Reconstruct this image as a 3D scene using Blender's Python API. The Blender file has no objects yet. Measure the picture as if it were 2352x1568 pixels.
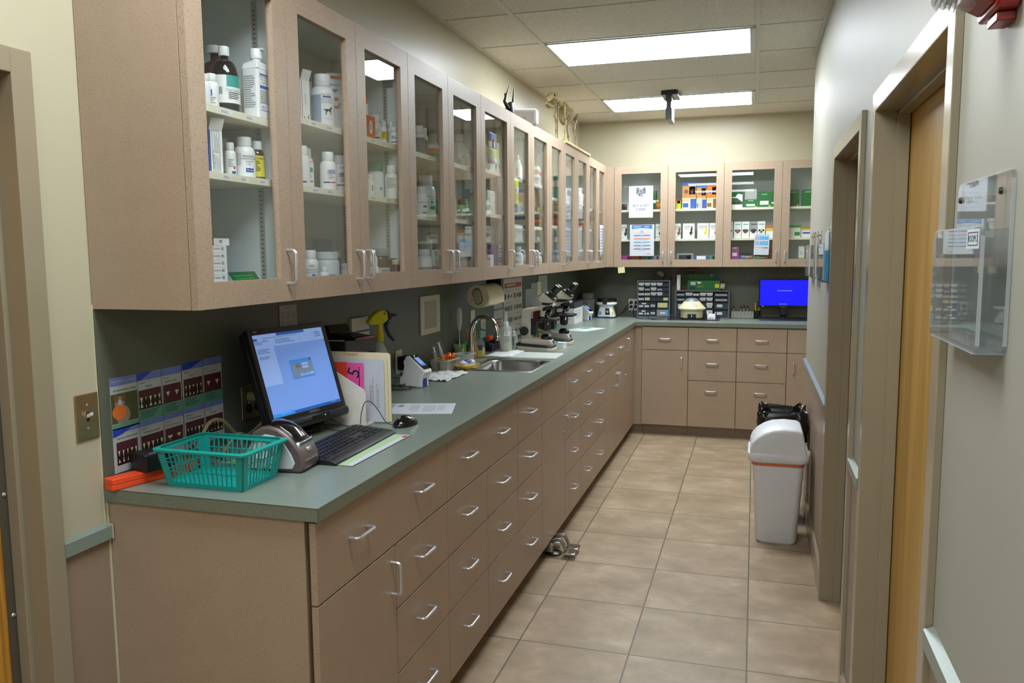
import bpy, bmesh, math, random
from mathutils import Vector, Matrix
PI = math.pi
S = bpy.context.scene
COL = S.collection
rnd = random.Random(7)

# ------------------------------------------------------------------ helpers
def lin(h):
    h = h.lstrip('#')
    o = []
    for i in (0, 2, 4):
        c = int(h[i:i+2], 16) / 255
        o.append(c / 12.92 if c <= .04045 else ((c + .055) / 1.055) ** 2.4)
    return (o[0], o[1], o[2], 1)

MATS = {}
def mat(name, hexc, rough=.5, metal=0., noise=.04, scale=30., bump=0., bscale=60., speck=None, sscale=500., coat=0., trans=0., alpha=1., emit=0., sub=0., bdist=.001):
    """procedural principled material: base colour varied by noise, optional fine speckle and bump"""
    if name in MATS: return MATS[name]
    m = bpy.data.materials.new(name); m.use_nodes = True
    nt = m.node_tree; N = nt.nodes; L = nt.links
    b = N['Principled BSDF']
    tc = N.new('ShaderNodeTexCoord')
    no = N.new('ShaderNodeTexNoise'); no.inputs['Scale'].default_value = scale; no.inputs['Detail'].default_value = 3
    L.new(tc.outputs['Object'], no.inputs['Vector'])
    mr = N.new('ShaderNodeMapRange'); mr.inputs[1].default_value = .3; mr.inputs[2].default_value = .7
    mr.inputs[3].default_value = 1 - noise; mr.inputs[4].default_value = 1 + noise
    L.new(no.outputs[0], mr.inputs[0])
    c = lin(hexc)
    vm = N.new('ShaderNodeVectorMath'); vm.operation = 'SCALE'; vm.inputs[0].default_value = c[:3]
    L.new(mr.outputs[0], vm.inputs[3])
    outc = vm.outputs[0]
    if speck:
        n2 = N.new('ShaderNodeTexNoise'); n2.inputs['Scale'].default_value = sscale; n2.inputs['Detail'].default_value = 1
        L.new(tc.outputs['Object'], n2.inputs['Vector'])
        r2 = N.new('ShaderNodeMapRange'); r2.inputs[1].default_value = .56; r2.inputs[2].default_value = .72
        L.new(n2.outputs[0], r2.inputs[0])
        mx = N.new('ShaderNodeMix'); mx.data_type = 'RGBA'
        L.new(r2.outputs[0], mx.inputs[0]); L.new(outc, mx.inputs[6]); mx.inputs[7].default_value = lin(speck)
        outc = mx.outputs[2]
    L.new(outc, b.inputs['Base Color'])
    b.inputs['Roughness'].default_value = rough; b.inputs['Metallic'].default_value = metal
    b.inputs['Coat Weight'].default_value = coat
    if trans: b.inputs['Transmission Weight'].default_value = trans; b.inputs['IOR'].default_value = 1.3
    if alpha < 1: b.inputs['Alpha'].default_value = alpha
    if sub:
        b.inputs['Subsurface Weight'].default_value = sub; b.inputs['Subsurface Radius'].default_value = (.01, .008, .006)
    if emit: b.inputs['Emission Color'].default_value = c; b.inputs['Emission Strength'].default_value = emit
    if bump:
        n3 = N.new('ShaderNodeTexNoise'); n3.inputs['Scale'].default_value = bscale; n3.inputs['Detail'].default_value = 2
        L.new(tc.outputs['Object'], n3.inputs['Vector'])
        bp = N.new('ShaderNodeBump'); bp.inputs['Strength'].default_value = bump; bp.inputs['Distance'].default_value = bdist
        L.new(n3.outputs[0], bp.inputs['Height']); L.new(bp.outputs[0], b.inputs['Normal'])
    MATS[name] = m
    return m

def thin_glass(name, tint='#ffffff', ior=1.45, rough=.0, haze=0.):
    """clear sheet: straight-through transparency mixed with a fresnel mirror"""
    m = bpy.data.materials.new(name); m.use_nodes = True
    nt = m.node_tree; N = nt.nodes; L = nt.links; N.remove(N['Principled BSDF'])
    out = N['Material Output']
    tr = N.new('ShaderNodeBsdfTransparent'); gl = N.new('ShaderNodeBsdfGlossy'); gl.inputs['Roughness'].default_value = rough
    fr = N.new('ShaderNodeFresnel')
    # keep the outside index on both faces of the sheet (a thin pane does not trap light)
    ge = N.new('ShaderNodeNewGeometry'); ri = N.new('ShaderNodeMapRange'); ri.inputs[3].default_value = ior; ri.inputs[4].default_value = 1/ior
    L.new(ge.outputs['Backfacing'], ri.inputs[0]); L.new(ri.outputs[0], fr.inputs['IOR'])
    tc = N.new('ShaderNodeTexCoord'); no = N.new('ShaderNodeTexNoise'); no.inputs['Scale'].default_value = 6
    L.new(tc.outputs['Object'], no.inputs['Vector'])
    mr = N.new('ShaderNodeMapRange'); t = lin(tint)
    mr.inputs[3].default_value = .985; mr.inputs[4].default_value = 1.0; L.new(no.outputs[0], mr.inputs[0])
    vm = N.new('ShaderNodeVectorMath'); vm.operation = 'SCALE'; vm.inputs[0].default_value = t[:3]; L.new(mr.outputs[0], vm.inputs[3])
    L.new(vm.outputs[0], tr.inputs[0])
    mx = N.new('ShaderNodeMixShader'); L.new(fr.outputs[0], mx.inputs[0]); L.new(tr.outputs[0], mx.inputs[1]); L.new(gl.outputs[0], mx.inputs[2])
    last = mx.outputs[0]
    if haze:
        df = N.new('ShaderNodeBsdfDiffuse'); df.inputs[0].default_value = (.8, .82, .82, 1)
        m2 = N.new('ShaderNodeMixShader'); m2.inputs[0].default_value = haze; L.new(last, m2.inputs[1]); L.new(df.outputs[0], m2.inputs[2]); last = m2.outputs[0]
    L.new(last, out.inputs[0])
    MATS[name] = m
    return m

_txt = {}
def text_geo(s):
    """verts (x,y), faces for a line of text, height of capitals about 1, centred"""
    if s in _txt: return _txt[s]
    cu = bpy.data.curves.new('t', 'FONT'); cu.body = s; cu.size = 1.4; cu.resolution_u = 2; cu.align_x = 'CENTER'; cu.align_y = 'CENTER'
    o = bpy.data.objects.new('t', cu)
    me = o.to_mesh()
    r = ([(v.co.x, v.co.y) for v in me.vertices], [tuple(p.vertices) for p in me.polygons])
    o.to_mesh_clear(); bpy.data.objects.remove(o); bpy.data.curves.remove(cu)
    _txt[s] = r
    return r

def wo(p):
    o = Vector((0, 0, 0))
    while p is not None: o += p.location; p = p.parent
    return o

class MB:
    def __init__(s): s.v = []; s.f = []; s.m = []; s.T = None
    def add(s, vs, fs, m=0):
        b = len(s.v)
        for v in vs:
            v = Vector(v)
            s.v.append(s.T @ v if s.T else v)
        for f in fs: s.f.append([b + i for i in f]); s.m.append(m)
        return s
    def box(s, x0, x1, y0, y1, z0, z1, m=0):
        vs = [(x, y, z) for x in (x0, x1) for y in (y0, y1) for z in (z0, z1)]
        return s.add(vs, [(0, 1, 3, 2), (4, 6, 7, 5), (0, 4, 5, 1), (2, 3, 7, 6), (0, 2, 6, 4), (1, 5, 7, 3)], m)
    def quad(s, a, b, c, d, m=0): return s.add([a, b, c, d], [(0, 1, 2, 3)], m)
    def prism(s, poly, ax, lo, hi, m=0):
        """poly in the two other axes (cyclic order kept), extruded along ax"""
        def P(a, b, t): return {'x': (t, a, b), 'y': (a, t, b), 'z': (a, b, t)}[ax]
        n = len(poly); vs = [P(a, b, lo) for a, b in poly] + [P(a, b, hi) for a, b in poly]
        fs = [tuple(range(n))[::-1], tuple(range(n, 2*n))] + [(i, (i+1) % n, n+(i+1) % n, n+i) for i in range(n)]
        return s.add(vs, fs, m)
    def lathe(s, prof, seg=20, m=0, c=(0, 0, 0), ax='z', cap0=True, cap1=True, ang=(0, 2*PI)):
        full = abs(ang[1] - ang[0] - 2*PI) < 1e-6; k = seg if full else seg + 1
        vs = []
        for r, h in prof:
            for i in range(k):
                a = ang[0] + (ang[1]-ang[0])*i/seg
                p = (r*math.cos(a), r*math.sin(a), h)
                if ax == 'x': p = (p[2], p[0], p[1])
                elif ax == 'y': p = (p[1], p[2], p[0])
                vs.append((p[0]+c[0], p[1]+c[1], p[2]+c[2]))
        fs = []
        for j in range(len(prof)-1):
            for i in range(seg):
                i2 = (i+1) % k if full else i+1
                fs.append((j*k+i, j*k+i2, (j+1)*k+i2, (j+1)*k+i))
        if full and cap0 and prof[0][0] > 0: fs.append(tuple(range(k))[::-1])
        if full and cap1 and prof[-1][0] > 0: fs.append(tuple((len(prof)-1)*k+i for i in range(k)))
        return s.add(vs, fs, m)
    def cyl(s, c, r, h, ax='z', seg=20, m=0): return s.lathe([(r, 0), (r, h)], seg, m, c, ax)
    def tube(s, pts, r, seg=8, m=0, closed=False, caps=True):
        pts = [Vector(p) for p in pts]; n = len(pts); rs = r if isinstance(r, (list, tuple)) else [r]*n
        vs = []; prev = None
        for i, p in enumerate(pts):
            if closed: d = pts[(i+1) % n] - pts[i-1]
            else: d = pts[min(i+1, n-1)] - pts[max(i-1, 0)]
            d.normalize()
            if prev is None:
                u = d.orthogonal().normalized()
            else:
                u = (prev - d*prev.dot(d))
                u = u.normalized() if u.length > 1e-6 else d.orthogonal().normalized()
            prev = u; w = d.cross(u)
            for k in range(seg):
                a = 2*PI*k/seg
                vs.append(p + (u*math.cos(a) + w*math.sin(a))*rs[i])
        fs = []
        for i in range(n if closed else n-1):
            j = (i+1) % n
            for k in range(seg): fs.append((i*seg+k, i*seg+(k+1) % seg, j*seg+(k+1) % seg, j*seg+k))
        if caps and not closed: fs.append(tuple(range(seg))[::-1]); fs.append(tuple((n-1)*seg+k for k in range(seg)))
        return s.add(vs, fs, m)
    def ball(s, c, r, m=0, seg=14, sc=(1, 1, 1)):
        n = max(5, seg//2); prof = [(math.sin(PI*i/n), -math.cos(PI*i/n)) for i in range(n+1)]
        vs = []; fs = []
        for pr, ph in prof:
            for i in range(seg):
                a = 2*PI*i/seg
                vs.append((c[0]+r*sc[0]*pr*math.cos(a), c[1]+r*sc[1]*pr*math.sin(a), c[2]+r*sc[2]*ph))
        for j in range(n):
            for i in range(seg): fs.append((j*seg+i, j*seg+(i+1) % seg, (j+1)*seg+(i+1) % seg, (j+1)*seg+i))
        return s.add(vs, fs, m)
    def text(s, t, size, o, right, up, m=0, maxw=None):
        vs, fs = text_geo(t); o = Vector(o); R = Vector(right).normalized(); U = Vector(up).normalized()
        if not vs: return s
        w = max(v[0] for v in vs) - min(v[0] for v in vs); k = size
        kx = k if not maxw or w*k <= maxw else maxw/w
        return s.add([o + R*(x*kx) + U*(y*k) for x, y in vs], fs, m)
    def ctext(s, t, size, r, zc, a0, m=0, cx=0, cy=0):
        vs, fs = text_geo(t)
        return s.add([(cx + r*math.cos(a0+x*size/r), cy + r*math.sin(a0+x*size/r), zc + y*size) for x, y in vs], fs, m)
    def lines(s, o, right, up, w, h, n, m=0, fill=.45, seed=1):
        """rows of small print, o = top left"""
        o = Vector(o); R = Vector(right).normalized(); U = Vector(up).normalized(); q = random.Random(seed)
        p = h/n
        for i in range(n):
            x = 0.; end = w*q.uniform(.6, 1)
            while x < end:
                ww = min(q.uniform(.05, .16)*w, end-x)
                a = o + R*x - U*(i*p); b = a + R*ww*.86; d = U*(p*fill)
                s.quad(a-d, b-d, b, a, m); x += ww
        return s
    def band(s, r, z0, z1, a0, a1, m=0, seg=16, cx=0, cy=0):
        vs = []; fs = []
        for i in range(seg+1):
            a = a0+(a1-a0)*i/seg
            vs += [(cx+r*math.cos(a), cy+r*math.sin(a), z0), (cx+r*math.cos(a), cy+r*math.sin(a), z1)]
        for i in range(seg): fs.append((2*i, 2*i+2, 2*i+3, 2*i+1))
        return s.add(vs, fs, m)
    def rbox(s, x0, x1, y0, y1, z0, z1, r, m=0, seg=4, ax='z'):
        """box with rounded vertical (ax) edges"""
        A = {'z': (x0, x1, y0, y1, z0, z1), 'x': (y0, y1, z0, z1, x0, x1), 'y': (x0, x1, z0, z1, y0, y1)}[ax]
        a0, a1, b0, b1, c0, c1 = A; poly = []
        for (cx, cy, st) in ((a1-r, b1-r, 0), (a0+r, b1-r, 1), (a0+r, b0+r, 2), (a1-r, b0+r, 3)):
            for i in range(seg+1):
                t = PI/2*(st+i/seg); poly.append((cx+r*math.cos(t), cy+r*math.sin(t)))
        return s.prism(poly, ax, c0, c1, m)
    def build(s, name, mats, parent=None, world=True, smooth=35, bevel=0, fixn=True, kind=None):
        me = bpy.data.meshes.new(name)
        off = Vector((0, 0, 0))
        if world: off = wo(parent)
        me.from_pydata([tuple(v - off) for v in s.v], [], s.f)
        if not isinstance(mats, (list, tuple)): mats = [mats]
        for m in mats: me.materials.append(m)
        me.polygons.foreach_set('material_index', s.m)
        if fixn:
            bm = bmesh.new(); bm.from_mesh(me); bmesh.ops.recalc_face_normals(bm, faces=bm.faces); bm.to_mesh(me); bm.free()
        if smooth:
            me.shade_smooth(); me.set_sharp_from_angle(angle=math.radians(smooth))
        me.update()
        o = bpy.data.objects.new(name, me); COL.objects.link(o)
        if parent is not None: o.parent = parent
        if bevel:
            b = o.modifiers.new('bevel', 'BEVEL'); b.width = bevel; b.segments = 2; b.limit_method = 'ANGLE'; b.angle_limit = math.radians(40)
        if kind: o['kind'] = kind
        return o

USED = set()
def tag(o, label, cat, group=None, kind=None):
    o['label'] = label; o['category'] = cat
    if group: o['group'] = group
    if kind: o['kind'] = kind
    n = len(label.split())
    if n < 4 or n > 16: print('LABELLEN', n, label)
    if label in USED: print('DUPLABEL', label)
    USED.add(label)
    return o
def thing(name, label, cat, loc=(0, 0, 0), rz=0., group=None):
    o = bpy.data.objects.new(name, None); COL.objects.link(o); o.empty_display_size = .05
    o.location = loc; o.rotation_euler = (0, 0, rz)
    return tag(o, label, cat, group)
def inst(me, name, parent, loc, rot=(0, 0, 0), mw=False):
    o = bpy.data.objects.new(name, me); COL.objects.link(o)
    if parent is not None: o.parent = parent
    o.location = loc; o.rotation_euler = rot
    return o
def struct(name, mb, mats, **k):
    return mb.build(name, mats, kind='structure', **k)

# ------------------------------------------------------------------ materials
m_wall = mat('wall_paint', '#b4ad93', .36, noise=.015, scale=3, bump=.25, bscale=220, bdist=.0006)
m_wallr = mat('corridor_paint', '#9a988b', .5, noise=.015, scale=3, bump=.35, bscale=200, bdist=.0006)
m_lam = mat('tan_laminate', '#a48f7a', .42, noise=.03, scale=12, speck='#846f58', sscale=330)
m_lam2 = mat('wainscot_laminate', '#93806d', .45, noise=.03, scale=12, speck='#7c6856', sscale=330)
m_edge = mat('panel_core', '#b79d86', .5, noise=.05)
m_green = mat('sage_laminate', '#78837a', .30, noise=.03, scale=20, speck='#87917f', sscale=420)
m_greend = mat('shaded_sage_edge', '#6c7262', .42, noise=.03, scale=20, speck='#808977', sscale=420)  # counter laminate with the shade of its upright edge put into the colour
m_seam = mat('laminate_seam', '#4a382c', .6)
m_trim = mat('door_frame_paint', '#91866f', .22, noise=.02, scale=8)
m_wood = mat('door_veneer', '#c08a3c', .35, noise=.06, scale=5)
m_std = mat('shelf_standard_grey', '#b4b4ac', .4, .3)
m_steel = mat('brushed_steel', '#b6b6b4', .3, 1, noise=.05, scale=80)
m_chrome = mat('chrome', '#d8d8d8', .08, 1, noise=.01)
m_nick = mat('satin_nickel', '#d0d0d6', .28, .8, noise=.02)
m_dkmetal = mat('dark_steel', '#4c453c', .35, .8)
m_inner = mat('cabinet_lining', '#dfe7e8', .45, noise=.02, scale=10)
m_shelf = mat('shelf_board', '#ece8d2', .45, noise=.02, scale=10)
m_white = mat('white_plastic', '#f1f3f5', .3, noise=.015)
m_whitem = mat('white_card', '#eff1f1', .6, noise=.02)
m_paper = mat('paper', '#c0c4cc', .7, noise=.015)
m_ink = mat('black_ink', '#26262c', .6)
m_gink = mat('grey_ink', '#8a8c92', .6)
m_blue = mat('blue_print', '#2f55b0', .5)
m_lblue = mat('light_blue_print', '#57a7d8', .5)
m_teal = mat('teal_print', '#2f9c92', .5)
m_green2 = mat('green_print', '#2f9a44', .5)
m_dgreen = mat('dark_green_print', '#19602c', .5)
m_red = mat('red_print', '#c8392e', .5)
m_orange = mat('orange_print', '#e2742c', .5)
m_yellow = mat('yellow_print', '#dcd034', .5)
m_lime = mat('lime_print', '#b4c832', .5)
m_purple = mat('purple_print', '#6a58a4', .5)
m_mag = mat('magenta_print', '#a8418c', .5)
m_brown = mat('brown_print', '#7a5330', .5)
m_peri = mat('periwinkle_print', '#96a6c8', .5)
m_navy = mat('navy_print', '#26408f', .5)
m_grey = mat('grey_print', '#9a9ca2', .5)
m_skin = mat('pink_print', '#b88a84', .5)
m_amber = mat('amber_glass', '#4a2414', .08, noise=.05, coat=.5)
m_ambd = mat('dark_amber_glass', '#1d1512', .06, noise=.05, coat=.5)
m_black = mat('black_plastic', '#16161a', .38, noise=.03)
m_blackg = mat('gloss_black_plastic', '#0c0c10', .1, noise=.02, coat=.6)
m_rubber = mat('black_rubber', '#121214', .6)
m_cream = mat('cream_plastic', '#cfc8a0', .4, noise=.03)
m_ivory = mat('ivory_plastic', '#cdc9ba', .4, noise=.02)
m_manila = mat('manila_card', '#d9ceaa', .65, noise=.03)
m_boxg = mat('box_green', '#1f7038', .5)
m_tanor = mat('tan_orange_print', '#bd8044', .5)
m_glass = thin_glass('cabinet_glass', '#fbfcfb', 1.45)
m_acr = thin_glass('clear_acrylic', '#eef1f2', 1.5, haze=.05)
m_acre = mat('acrylic_edge', '#d4dee2', .08, noise=.02, alpha=.55)
m_clearp = mat('translucent_plastic', '#dde2dc', .3, noise=.02, alpha=.42)
m_clear2 = mat('clear_plastic', '#dfe4e4', .1, noise=.02, alpha=.14)
m_splash = mat('shaded_sage_laminate', '#5a5e50', .42, noise=.03, scale=20, speck='#6a7062', sscale=420)  # counter laminate again, shade under the wall cabinets put into the colour
m_grout = m_seam

LIGHT = 25.0; LCOL = (.88, .95, 1, 1); EXPO = 0.0

YAW, PITCH, ROLL, FOC = 0.29273, -0.10945, -0.00714, 1847.96

# ------------------------------------------------------------------ special surfaces
def tile_material():
    m = bpy.data.materials.new('floor_tile'); m.use_nodes = True; nt = m.node_tree; N = nt.nodes; L = nt.links; b = N['Principled BSDF']
    tc = N.new('ShaderNodeTexCoord'); mp = N.new('ShaderNodeMapping'); mp.inputs['Location'].default_value = (-(.7185-.002), -(1.4325-.002), 0)
    L.new(tc.outputs['Object'], mp.inputs[0])
    br = N.new('ShaderNodeTexBrick'); br.offset = 0; br.squash = 1
    br.inputs['Scale'].default_value = 1; br.inputs['Brick Width'].default_value = .4572; br.inputs['Row Height'].default_value = .4572
    br.inputs['Mortar Size'].default_value = .0035; br.inputs['Mortar Smooth'].default_value = .15; br.inputs['Bias'].default_value = 0
    br.inputs['Color1'].default_value = (0, 0, 0, 1); br.inputs['Color2'].default_value = (1, 1, 1, 1); br.inputs['Mortar'].default_value = (.5, .5, .5, 1)
    L.new(mp.outputs[0], br.inputs[0])
    n1 = N.new('ShaderNodeTexNoise'); n1.inputs['Scale'].default_value = 4.5; n1.inputs['Detail'].default_value = 6; n1.inputs['Roughness'].default_value = .62; n1.inputs['Distortion'].default_value = .25
    mp2 = N.new('ShaderNodeMapping'); mp2.inputs['Scale'].default_value = (1, 1.25, 1); L.new(tc.outputs['Object'], mp2.inputs[0])
    # each tile samples its own patch of the mottling
    sh = N.new('ShaderNodeVectorMath'); sh.operation = 'MULTIPLY_ADD'; sh.inputs[1].default_value = (7, 7, 7); L.new(br.outputs['Color'], sh.inputs[0]); L.new(mp2.outputs[0], sh.inputs[2])
    L.new(sh.outputs[0], n1.inputs['Vector'])
    cr = N.new('ShaderNodeValToRGB'); e = cr.color_ramp.elements
    e[0].position = .3; e[0].color = lin('#8c7a62'); e[1].position = .75; e[1].color = lin('#bcaa94')
    k = e.new(.5); k.color = lin('#9e8a71'); k = e.new(.62); k.color = lin('#aa977d')
    L.new(n1.outputs[0], cr.inputs[0])
    mx = N.new('ShaderNodeMix'); mx.data_type = 'RGBA'; L.new(br.outputs['Fac'], mx.inputs[0]); L.new(cr.outputs[0], mx.inputs[6]); mx.inputs[7].default_value = lin('#5e5b46')
    L.new(mx.outputs[2], b.inputs['Base Color'])
    rr = N.new('ShaderNodeMapRange'); rr.inputs[3].default_value = .34; rr.inputs[4].default_value = .5; L.new(n1.outputs[0], rr.inputs[0]); L.new(rr.outputs[0], b.inputs['Roughness'])
    mm = N.new('ShaderNodeMath'); mm.operation = 'MULTIPLY_ADD'; mm.inputs[1].default_value = -1.; L.new(br.outputs['Fac'], mm.inputs[0])
    nf = N.new('ShaderNodeMath'); nf.operation = 'MULTIPLY'; nf.inputs[1].default_value = .35; L.new(n1.outputs[0], nf.inputs[0]); L.new(nf.outputs[0], mm.inputs[2])
    bp = N.new('ShaderNodeBump'); bp.inputs['Strength'].default_value = .5; bp.inputs['Distance'].default_value = .003; L.new(mm.outputs[0], bp.inputs['Height']); L.new(bp.outputs[0], b.inputs['Normal'])
    return m
m_floor = tile_material()

def ceil_material():
    m = bpy.data.materials.new('acoustic_tile'); m.use_nodes = True; nt = m.node_tree; N = nt.nodes; L = nt.links; b = N['Principled BSDF']
    tc = N.new('ShaderNodeTexCoord'); n1 = N.new('ShaderNodeTexNoise'); n1.inputs['Scale'].default_value = 120; n1.inputs['Detail'].default_value = 3; L.new(tc.outputs['Object'], n1.inputs['Vector'])
    cr = N.new('ShaderNodeValToRGB'); e = cr.color_ramp.elements; e[0].position = .35; e[0].color = lin('#c4c2b8'); e[1].position = .62; e[1].color = lin('#dbd9d0')
    L.new(n1.outputs[0], cr.inputs[0]); L.new(cr.outputs[0], b.inputs['Base Color']); b.inputs['Roughness'].default_value = .9
    bp = N.new('ShaderNodeBump'); bp.inputs['Strength'].default_value = .5; bp.inputs['Distance'].default_value = .002; L.new(n1.outputs[0], bp.inputs['Height']); L.new(bp.outputs[0], b.inputs['Normal'])
    return m
m_ceil = ceil_material()

def wood_material(name, ca, cb, axis=(18, 18, 1.2), sc=1.0, rough=.35):
    m = bpy.data.materials.new(name); m.use_nodes = True; nt = m.node_tree; N = nt.nodes; L = nt.links; b = N['Principled BSDF']
    tc = N.new('ShaderNodeTexCoord'); mp = N.new('ShaderNodeMapping'); mp.inputs['Scale'].default_value = axis; L.new(tc.outputs['Object'], mp.inputs[0])
    n1 = N.new('ShaderNodeTexNoise'); n1.inputs['Scale'].default_value = sc; n1.inputs['Detail'].default_value = 5; n1.inputs['Distortion'].default_value = .8; L.new(mp.outputs[0], n1.inputs['Vector'])
    cr = N.new('ShaderNodeValToRGB'); e = cr.color_ramp.elements; e[0].position = .35; e[0].color = lin(ca); e[1].position = .65; e[1].color = lin(cb)
    L.new(n1.outputs[0], cr.inputs[0]); L.new(cr.outputs[0], b.inputs['Base Color']); b.inputs['Roughness'].default_value = rough
    MATS[name] = m; return m
m_wood = wood_material('oak_door_veneer', '#ab8236', '#c79c50', (9, 9, .6), 1.2)
m_plank = wood_material('pale_pine', '#c9a873', '#e0c595', (2, 20, 20), 1.2, .5)
m_oak = wood_material('grained_oak', '#8a5a18', '#c08a34', (60, 60, 1.5), 1.5, .4)

# ------------------------------------------------------------------ room
ZC = 2.836; LB = 6.024; WX = 1.96; YE = 3.93; XR = 2.36; YN = -4.7
struct('floor', MB().box(-1.2, 3.4, YN-.1, LB+.1, -.05, 0), m_floor, smooth=0)
struct('ceiling', MB().box(-1.2, 3.4, YN-.1, LB+.1, ZC, ZC+.05), m_ceil, smooth=0)
# left wall with a doorway nearer the camera (opening y -1.12 .. -.2)
w = MB()
w.box(-.12, 0, -.20, LB, 0, ZC).box(-.12, 0, -1.12, -.20, 2.03, ZC).box(-.12, 0, YN, -1.12, 0, ZC)
struct('wall_left', w, m_wall, smooth=0)
struct('wall_back', MB().box(-.12, XR+.12, LB, LB+.12, 0, ZC), m_wall, smooth=0)
struct('wall_rear', MB().box(-.12, WX+.12, YN-.12, YN, 0, ZC), m_wall, smooth=0)
w = MB()
for a, b in ((YN, -.0), (.925, 1.30), (2.186, YE)): w.box(WX, WX+.13, a, b, 0, ZC)
for a, b in ((0, .925), (1.30, 2.186)): w.box(WX, WX+.13, a, b, 2.014, ZC)
struct('wall_right', w, m_wallr, smooth=0)
struct('wall_alcove', MB().box(WX+.13, XR+.12, YE-.12, YE, 0, ZC).box(XR, XR+.12, YE, LB, 0, ZC), m_wall, smooth=0)
# suspended ceiling grid: tees and wall angle
g = MB(); t = .012
for x in (.39, 1.608): g.box(x-t, x+t, YN, LB, ZC-.004, ZC+.001)
k = 0
for k in range(-10, 5):
    y = 3.07+.61*k
    g.box(0, .39-t, y-t*.35, y+t*.35, ZC-.0035, ZC+.001); g.box(1.608+t, XR, y-t*.35, y+t*.35, ZC-.0035, ZC+.001)
    g.box(.39+t, 1.608-t, y-t*.35, y+t*.35, ZC-.0035, ZC+.001)
g.box(0, .022, YN, LB, ZC-.006, ZC+.001); g.box(WX-.022, WX, YN, YE, ZC-.006, ZC+.001); g.box(.022, XR, LB-.022, LB, ZC-.006, ZC+.001)
struct('trim_1', g, mat('ceiling_tee', '#c6c4b8', .5), smooth=0)

# chair rail, wainscot, baseboard
def rail(mb, x0, x1, y0, y1, sgn):
    # sloped top edge
    a, b = (x0, x1)
    mb.prism([(a, .874), (b, .874), (b, .908), (a, .915)], 'y', y0, y1)
r = MB(); rail(r, 0, .018, -.146, .003, 1)
struct('trim_2', r, m_green, smooth=0)
struct('trim_3', MB().box(0, .003, -.146, .008, 0, .874), m_lam2, smooth=0)
struct('trim_4', MB().box(0, .006, .004, .0095, 0, .975).box(0, .019, .0032, .0065, .872, .912).box(0, .003, -.0035, .0, .91, 1.49), mat('caulk_bead', '#c4bf9f', .5), smooth=0)
for n, (a, b) in zip((5, 6, 7), ((-1.6, -.06), (.985, 1.245), (2.245, YE))):
    r = MB(); rail(r, WX, WX-.018, a, b, -1)
    struct('trim_%d' % n, r, m_green, smooth=0)
w = MB()
for a, b in ((-1.6, -.06), (.985, 1.245), (2.245, YE)): w.box(WX-.003, WX, a, b, 0, .874)
struct('trim_8', w, m_lam2, smooth=0)
m_base = mat('baseboard_paint', '#a08f7a', .25, noise=.03)
w = MB()
for a, b in ((-1.6, -.06), (.985, 1.245), (2.245, YE+.012)): w.prism([(WX, 0), (WX-.014, 0), (WX-.014, .125), (WX-.006, .14), (WX, .14)], 'y', a, b)
struct('baseboard_right', w, m_base, smooth=0)

# door frames (steel) and leaves
def frame(name, xw, sg, y0, y1, zt, jamb, wd=.055, pr=.015):
    """wall face xw, room side direction sg; opening y0..y1, height zt; jamb depth into the wall"""
    m = MB()
    f0, f1 = xw, xw+sg*pr
    for a, b in ((y0-wd, y0), (y1, y1+wd)): m.box(min(f0, f1), max(f0, f1), a, b, 0, zt+wd)
    m.box(min(f0, f1), max(f0, f1), y0, y1, zt, zt+wd)
    e = xw-sg*jamb
    lo, hi = min(e, f1), max(e, f1)
    m.box(lo, hi, y0-.002, y0+.0015, 0, zt+.002); m.box(lo, hi, y1-.0015, y1+.002, 0, zt+.002); m.box(lo, hi, y0, y1, zt-.0015, zt+.002)
    # stop moulding inside the frame
    s0 = xw-sg*.045; s1 = xw-sg*.078; lo, hi = min(s0, s1), max(s0, s1)
    m.box(lo, hi, y0, y0+.014, 0, zt); m.box(lo, hi, y1-.014, y1, 0, zt); m.box(lo, hi, y0, y1, zt-.014, zt)
    return m
f1 = struct('door_1', frame('', WX, -1, 0, .925, 2.014, .13), m_trim, smooth=0, bevel=.002)
MB().box(WX+.081, WX+.125, .004, .922, .012, 2.010).build('door_leaf', m_wood, f1, smooth=0)
f2 = struct('door_2', frame('', WX, -1, 1.30, 2.186, 2.014, .13), m_trim, smooth=0, bevel=.002)
MB().box(WX+.081, WX+.125, 1.304, 2.182, .012, 2.010).build('door_leaf', m_wood, f2, smooth=0)
f3 = struct('door_3', frame('', 0, 1, -1.12, -.20, 2.026, .12), m_trim, smooth=0, bevel=.002)
MB().box(-.118, -.080, -1.116, -.205, .012, 2.022).build('door_leaf', m_oak, f3, smooth=0)
e = MB().box(-.0795, -.078, -.236, -.205, .015, 2.02).build('edge_plate', mat('bronze_strip', '#4e463a', .5), f3, smooth=0)
s_ = MB()
for z in (.30, .75, 1.05, 1.34, 1.60): s_.lathe([(.0001, .0795-.0745), (.004, .003), (.0055, 0)], 10, 0, (-.078, -.221, z), 'x')
s_.build('edge_screw', m_nick, f3)

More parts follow.
